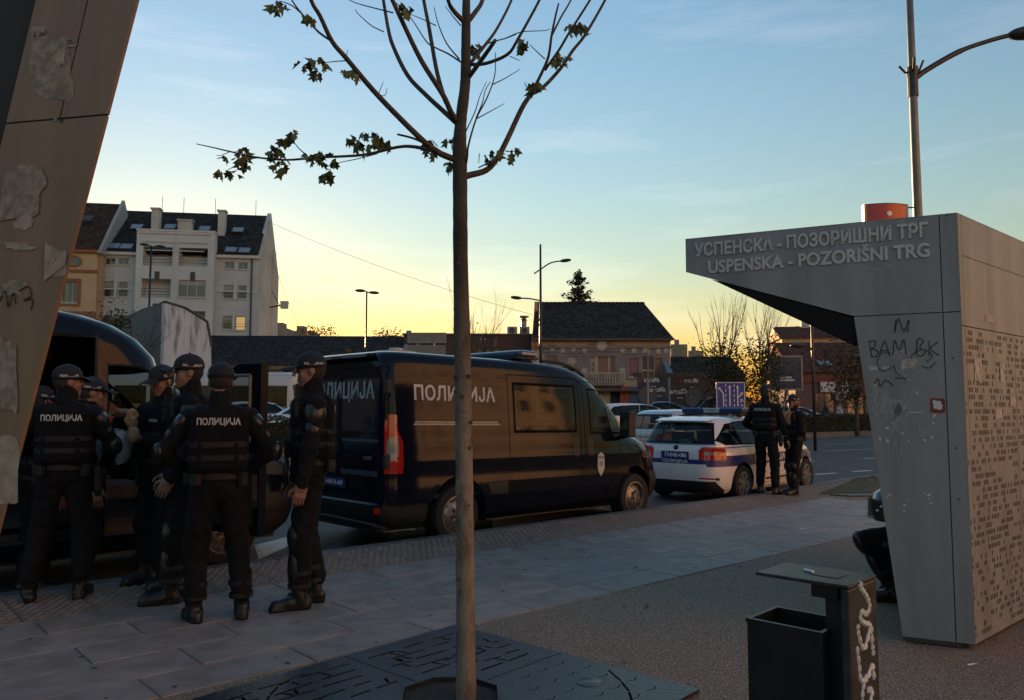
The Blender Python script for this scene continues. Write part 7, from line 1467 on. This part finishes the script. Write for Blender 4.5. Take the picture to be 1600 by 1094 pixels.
    for sg in (1, -1): J['w%d' % sg] = Matrix.Translation(loc) @ Matrix.Rotation(yaw, 4, 'Z') @ (S @ J[sg][2])
    return root, J
def local(loc, yaw, p, h=1.80): return (Matrix.Rotation(-yaw, 3, 'Z') @ (Vector(p)-Vector(loc)))*(1.80/h)

# ------------------------------------------------------------------ the officers
l5 = Vector((-2.02,5.46,0)); y5 = R(108)
fa_, fb_ = local(l5, y5, gnd(302,972)), local(l5, y5, gnd(378,965))
person('officer with feet apart seen from behind, ПОЛИЦИЈА across the back, hands at waist', l5, y5, 1.76, feet=((fa_.x,fa_.y,.35),(fb_.x,fb_.y,-.05)), wl=(.13,.185,1.03), wr=(.13,-.185,1.03), el=(-.35,1,-.1), er=(-.35,-1,-.1), hl='grip', hr='grip', head=(.12,.05), seed=1, knee=True)
l6 = Vector((-1.50,5.92,0)); y6 = R(199)
person('officer in profile with shoulder guard standing alone before the parked van', l6, y6, 1.86, feet=((.07,.085,.1),(-.05,-.085,-.1)), wl=(.08,.25,.87), wr=(.10,-.25,.88), el=(-.9,.25,0), er=(-.9,-.25,0), pl=(0,1,.1), pr=(0,-1,.1), head=(-.02,.03), seed=2, knee=True, hd=1, chest_text=True)
l1 = Vector((-3.44,6.10,0)); y1 = R(106)
person('officer at far left seen from behind with head turned right, ПОЛИЦИЈА on back', l1, y1, 1.78, feet=((-.02,.20,.3),(.02,-.14,-.15)), wl=(.26,.20,1.10), wr=(.27,-.24,1.02), el=(-.5,.7,-.3), er=(-.5,-.8,-.3), hl='grip', hr='grip', head=(-1.05,-.05), seed=3, hd=2)
l3 = Vector((-2.93,6.62,0)); y3 = R(243); bagp = at(205,655,6.33)
wA, wB_ = local(l3, y3, at(188,650,6.42)), local(l3, y3, at(226,688,6.40))
person('officer facing the group with head bowed, holding a paper wrapped snack', l3, y3, 1.80, feet=((.05,.14,.3),(0,-.14,-.2)), wr=wA[:], wl=wB_[:], el=(-.3,.8,-.6), er=(-.3,-.8,-.6), hl='grip', hr='grip', pr=(-.3,-.6,.6), pl=(-.2,.6,-.6), head=(.06,.20), seed=4, hd=0, chest_text=True, pads=False)
l4 = Vector((-2.50,6.12,0)); y4 = R(203)
person('tall officer in profile with raised collar behind the centre officer', l4, y4, 1.86, feet=((.10,.10,.1),(-.08,-.12,-.1)), wl=(.12,.24,.90), wr=(.14,-.24,.90), el=(-.8,.4,0), er=(-.8,-.4,0), head=(.10,.0), seed=5, hd=1, knee=True)
l2 = Vector((*(at(140,640,6.95).xy), -.15)); y2 = R(30)
person('shadowed officer in the van doorway behind the far left officer', l2, y2, 1.86, head=(.1,.05), seed=6, pads=False, cap_text=True)
l0 = Vector((*(at(62,640,6.95).xy), -.15))
person('officer almost hidden between the pylon and the far left officer', l0, R(60), 1.78, head=(.2,.05), seed=7, pads=False, vox=.016)
f1 = Vector((4.34,13.52,0)); yf1 = R(52)
person('far officer with back turned beside the police car, ПОЛИЦИЈА on back', f1, yf1, 1.84, feet=((.05,.13,.1),(-.03,-.15,-.15)), wl=(.20,.24,1.05), wr=(.10,-.33,.88), er=(-.7,-.5,0), head=(-.15,.05), seed=8, vox=.016, pads=False)
f2 = Vector((4.82,13.52,0)); yf2 = R(196)
person('far officer with fair ponytail and sunglasses facing her colleague', f2, yf2, 1.68, feet=((.08,.10,.1),(-.02,-.12,-.1)), wl=(.22,.10,1.08), wr=(.24,-.06,1.10), el=(-.5,.8,-.4), er=(-.5,-.8,-.4), hl='grip', hr='grip', pl=(0,.5,.8), pr=(0,-.5,.8), head=(.1,.0), seed=9, vox=.016, knee=True, pads=False, extra_hair=M_blond, hair=M_blond)
# ponytailed officer's sunglasses
Hm = Matrix.Translation(f2) @ Matrix.Rotation(yf2, 4, 'Z') @ Matrix.Scale(1.68/1.8, 4) @ Matrix.Translation((.018,0,1.652)) @ Matrix.Rotation(.1, 4, 'Z'); mb = MB()
for sg in (-1, 1): mb.box(.086,.094,sg*.032-.024,sg*.032+.024,-.008,.022, M=Hm)
for sg in (-1, 1): mb.box(-.01,.088,sg*.072-.003,sg*.072+.003,.010,.016, M=Hm)
mb.box(.088,.093,-.01,.01,.012,.018, M=Hm); tag(mb.build('sunglasses', M_black), 'dark sunglasses worn by the far officer with the ponytail', 'sunglasses')
# seated officer inside the shelter
ys = math.atan2(sh_n.y*0+.45, -.893); ls = SF(1.02, 0) + U*1.30; ls.z = 0
person('seated officer with shin guards half hidden behind the shelter end wall', ls, ys, 1.80, feet=((.22,.11,.1),(.15,-.12,-.1)), sit=.50, wl=(.24,.16,.72), wr=(.26,-.16,.72), el=(-.3,.8,-.5), er=(-.3,-.8,-.5), hl='grip', hr='grip', head=(.1,.35), lean=.30, seed=10, knee=True, vox=.014, cap=False, back=False)
hl_ = thing('riot_helmet', 'dark riot helmet with clear visor on the seated officer\'s knees', 'helmet', ls+Matrix.Rotation(ys,3,'Z') @ Vector((.24,-.02,.585)), ys+.5)
mb = MB(); mb.lathe([(.128,0),(.148,.06),(.150,.13),(.122,.21),(.065,.25),(0,.262)], 22); mb.build('helmet_shell', mat('helmet_dark', (.012,.014,.017), .18, coat=.8, var=.1), hl_, smooth=True)
mb = MB(); n_ = 12
for j in (0, 1):
    for i in range(n_+1): a = -1.2+2.4*i/n_; r_ = .165+.01*j; mb.v.append((r_*math.cos(a), r_*math.sin(a), .02+.15*(1-j)))
mb.f += [(i, i+1, n_+2+i, n_+1+i) for i in range(n_)]; mb.m += [0]*n_; mb.build('visor', glass('visor_glass', (.06,.07,.07), .5), hl_, smooth=True)
for sg in (-1, 1): mb = MB(); mb.lathe([(.025,0),(.022,.012),(0,.014)], 12, M=frame((.03,sg*.150,.12),(1,0,0),(0,0,sg*1.0) if 0 else (0,0,1),(0,sg,0))); mb.build('visor_pivot', M_chrome, hl_)
# paper bag and drink held by the facing officer, white helmet carried by the left officer
bag = thing('paper_bag', 'crumpled brown paper bag in the facing officer\'s hands', 'paper bag', bagp-Vector((0,0,.09)), .3); rg = random.Random(6); bm = bmesh.new(); bmesh.ops.create_icosphere(bm, subdivisions=3, radius=1)
for v in bm.verts:
    f = 1+.22*rg.uniform(-1,1)+.15*math.sin(v.co.z*7+v.co.x*5); v.co = Vector((v.co.x*.048*f, v.co.y*.038*f, v.co.z*.09*(1+.1*rg.uniform(-1,1))+.09)); 
me = bpy.data.meshes.new('wrapper'); bm.to_mesh(me); bm.free(); me.materials.append(mat('kraft_paper', (.26,.16,.085), .8, var=.3, vscale=30)); lk('wrapper', me, bag)
mb = MB(); mb.ball((.02,-.01,-.03), (.05,.04,.07), 10, 8); mb.build('wrapper_end', mat('greasy_paper', (.22,.16,.10), .6, var=.3, vscale=40), bag, smooth=True)
wh = thing('riot_helmet', 'white riot helmet hanging beside the far left officer\'s elbow', 'helmet', at(179,712,6.5), .4); mb = MB(); mb.lathe([(.115,-.02),(.135,.05),(.135,.12),(.11,.19),(.06,.225),(0,.235)], 20, M=Matrix.Rotation(.5,4,'X')); mb.build('helmet_shell', mat('helmet_white', (.40,.43,.47), .3, coat=.4, var=.1), wh, smooth=True); mb = MB(); mb.box(-.02,.02,-.125,-.115,-.04,.10, M=Matrix.Rotation(.5,4,'X')); mb.build('chin_strap', M_belt, wh)
bt = thing('baton', 'black baton hanging at the profile officer\'s belt', 'baton', at(447,745,5.78), 0); mb = MB(); mb.tube([(0,0,-.06),(0,0,.12)], [.018,.02], 10); mb.build('grip', M_pad, bt, smooth=True); mb = MB(); mb.tube([(0,0,.12),(0,0,.20)], .014, 8); mb.build('shaft', M_belt, bt)
# passers-by far away on the right
w1 = bp(1312, 58); person('distant pedestrian in a white top outside the shops', w1, R(200), 1.72, civ=mat('white_top', (.5,.5,.5), .8), vest=False, cap=False, pads=False, belt=False, vox=.022, group='distant pedestrians')
w2 = bp(1290, 60); person('distant pedestrian in dark clothes left of the white topped one', w2, R(20), 1.75, civ=mat('dark_coat', (.03,.03,.035), .85), vest=False, cap=False, pads=False, belt=False, vox=.022, group='distant pedestrians')
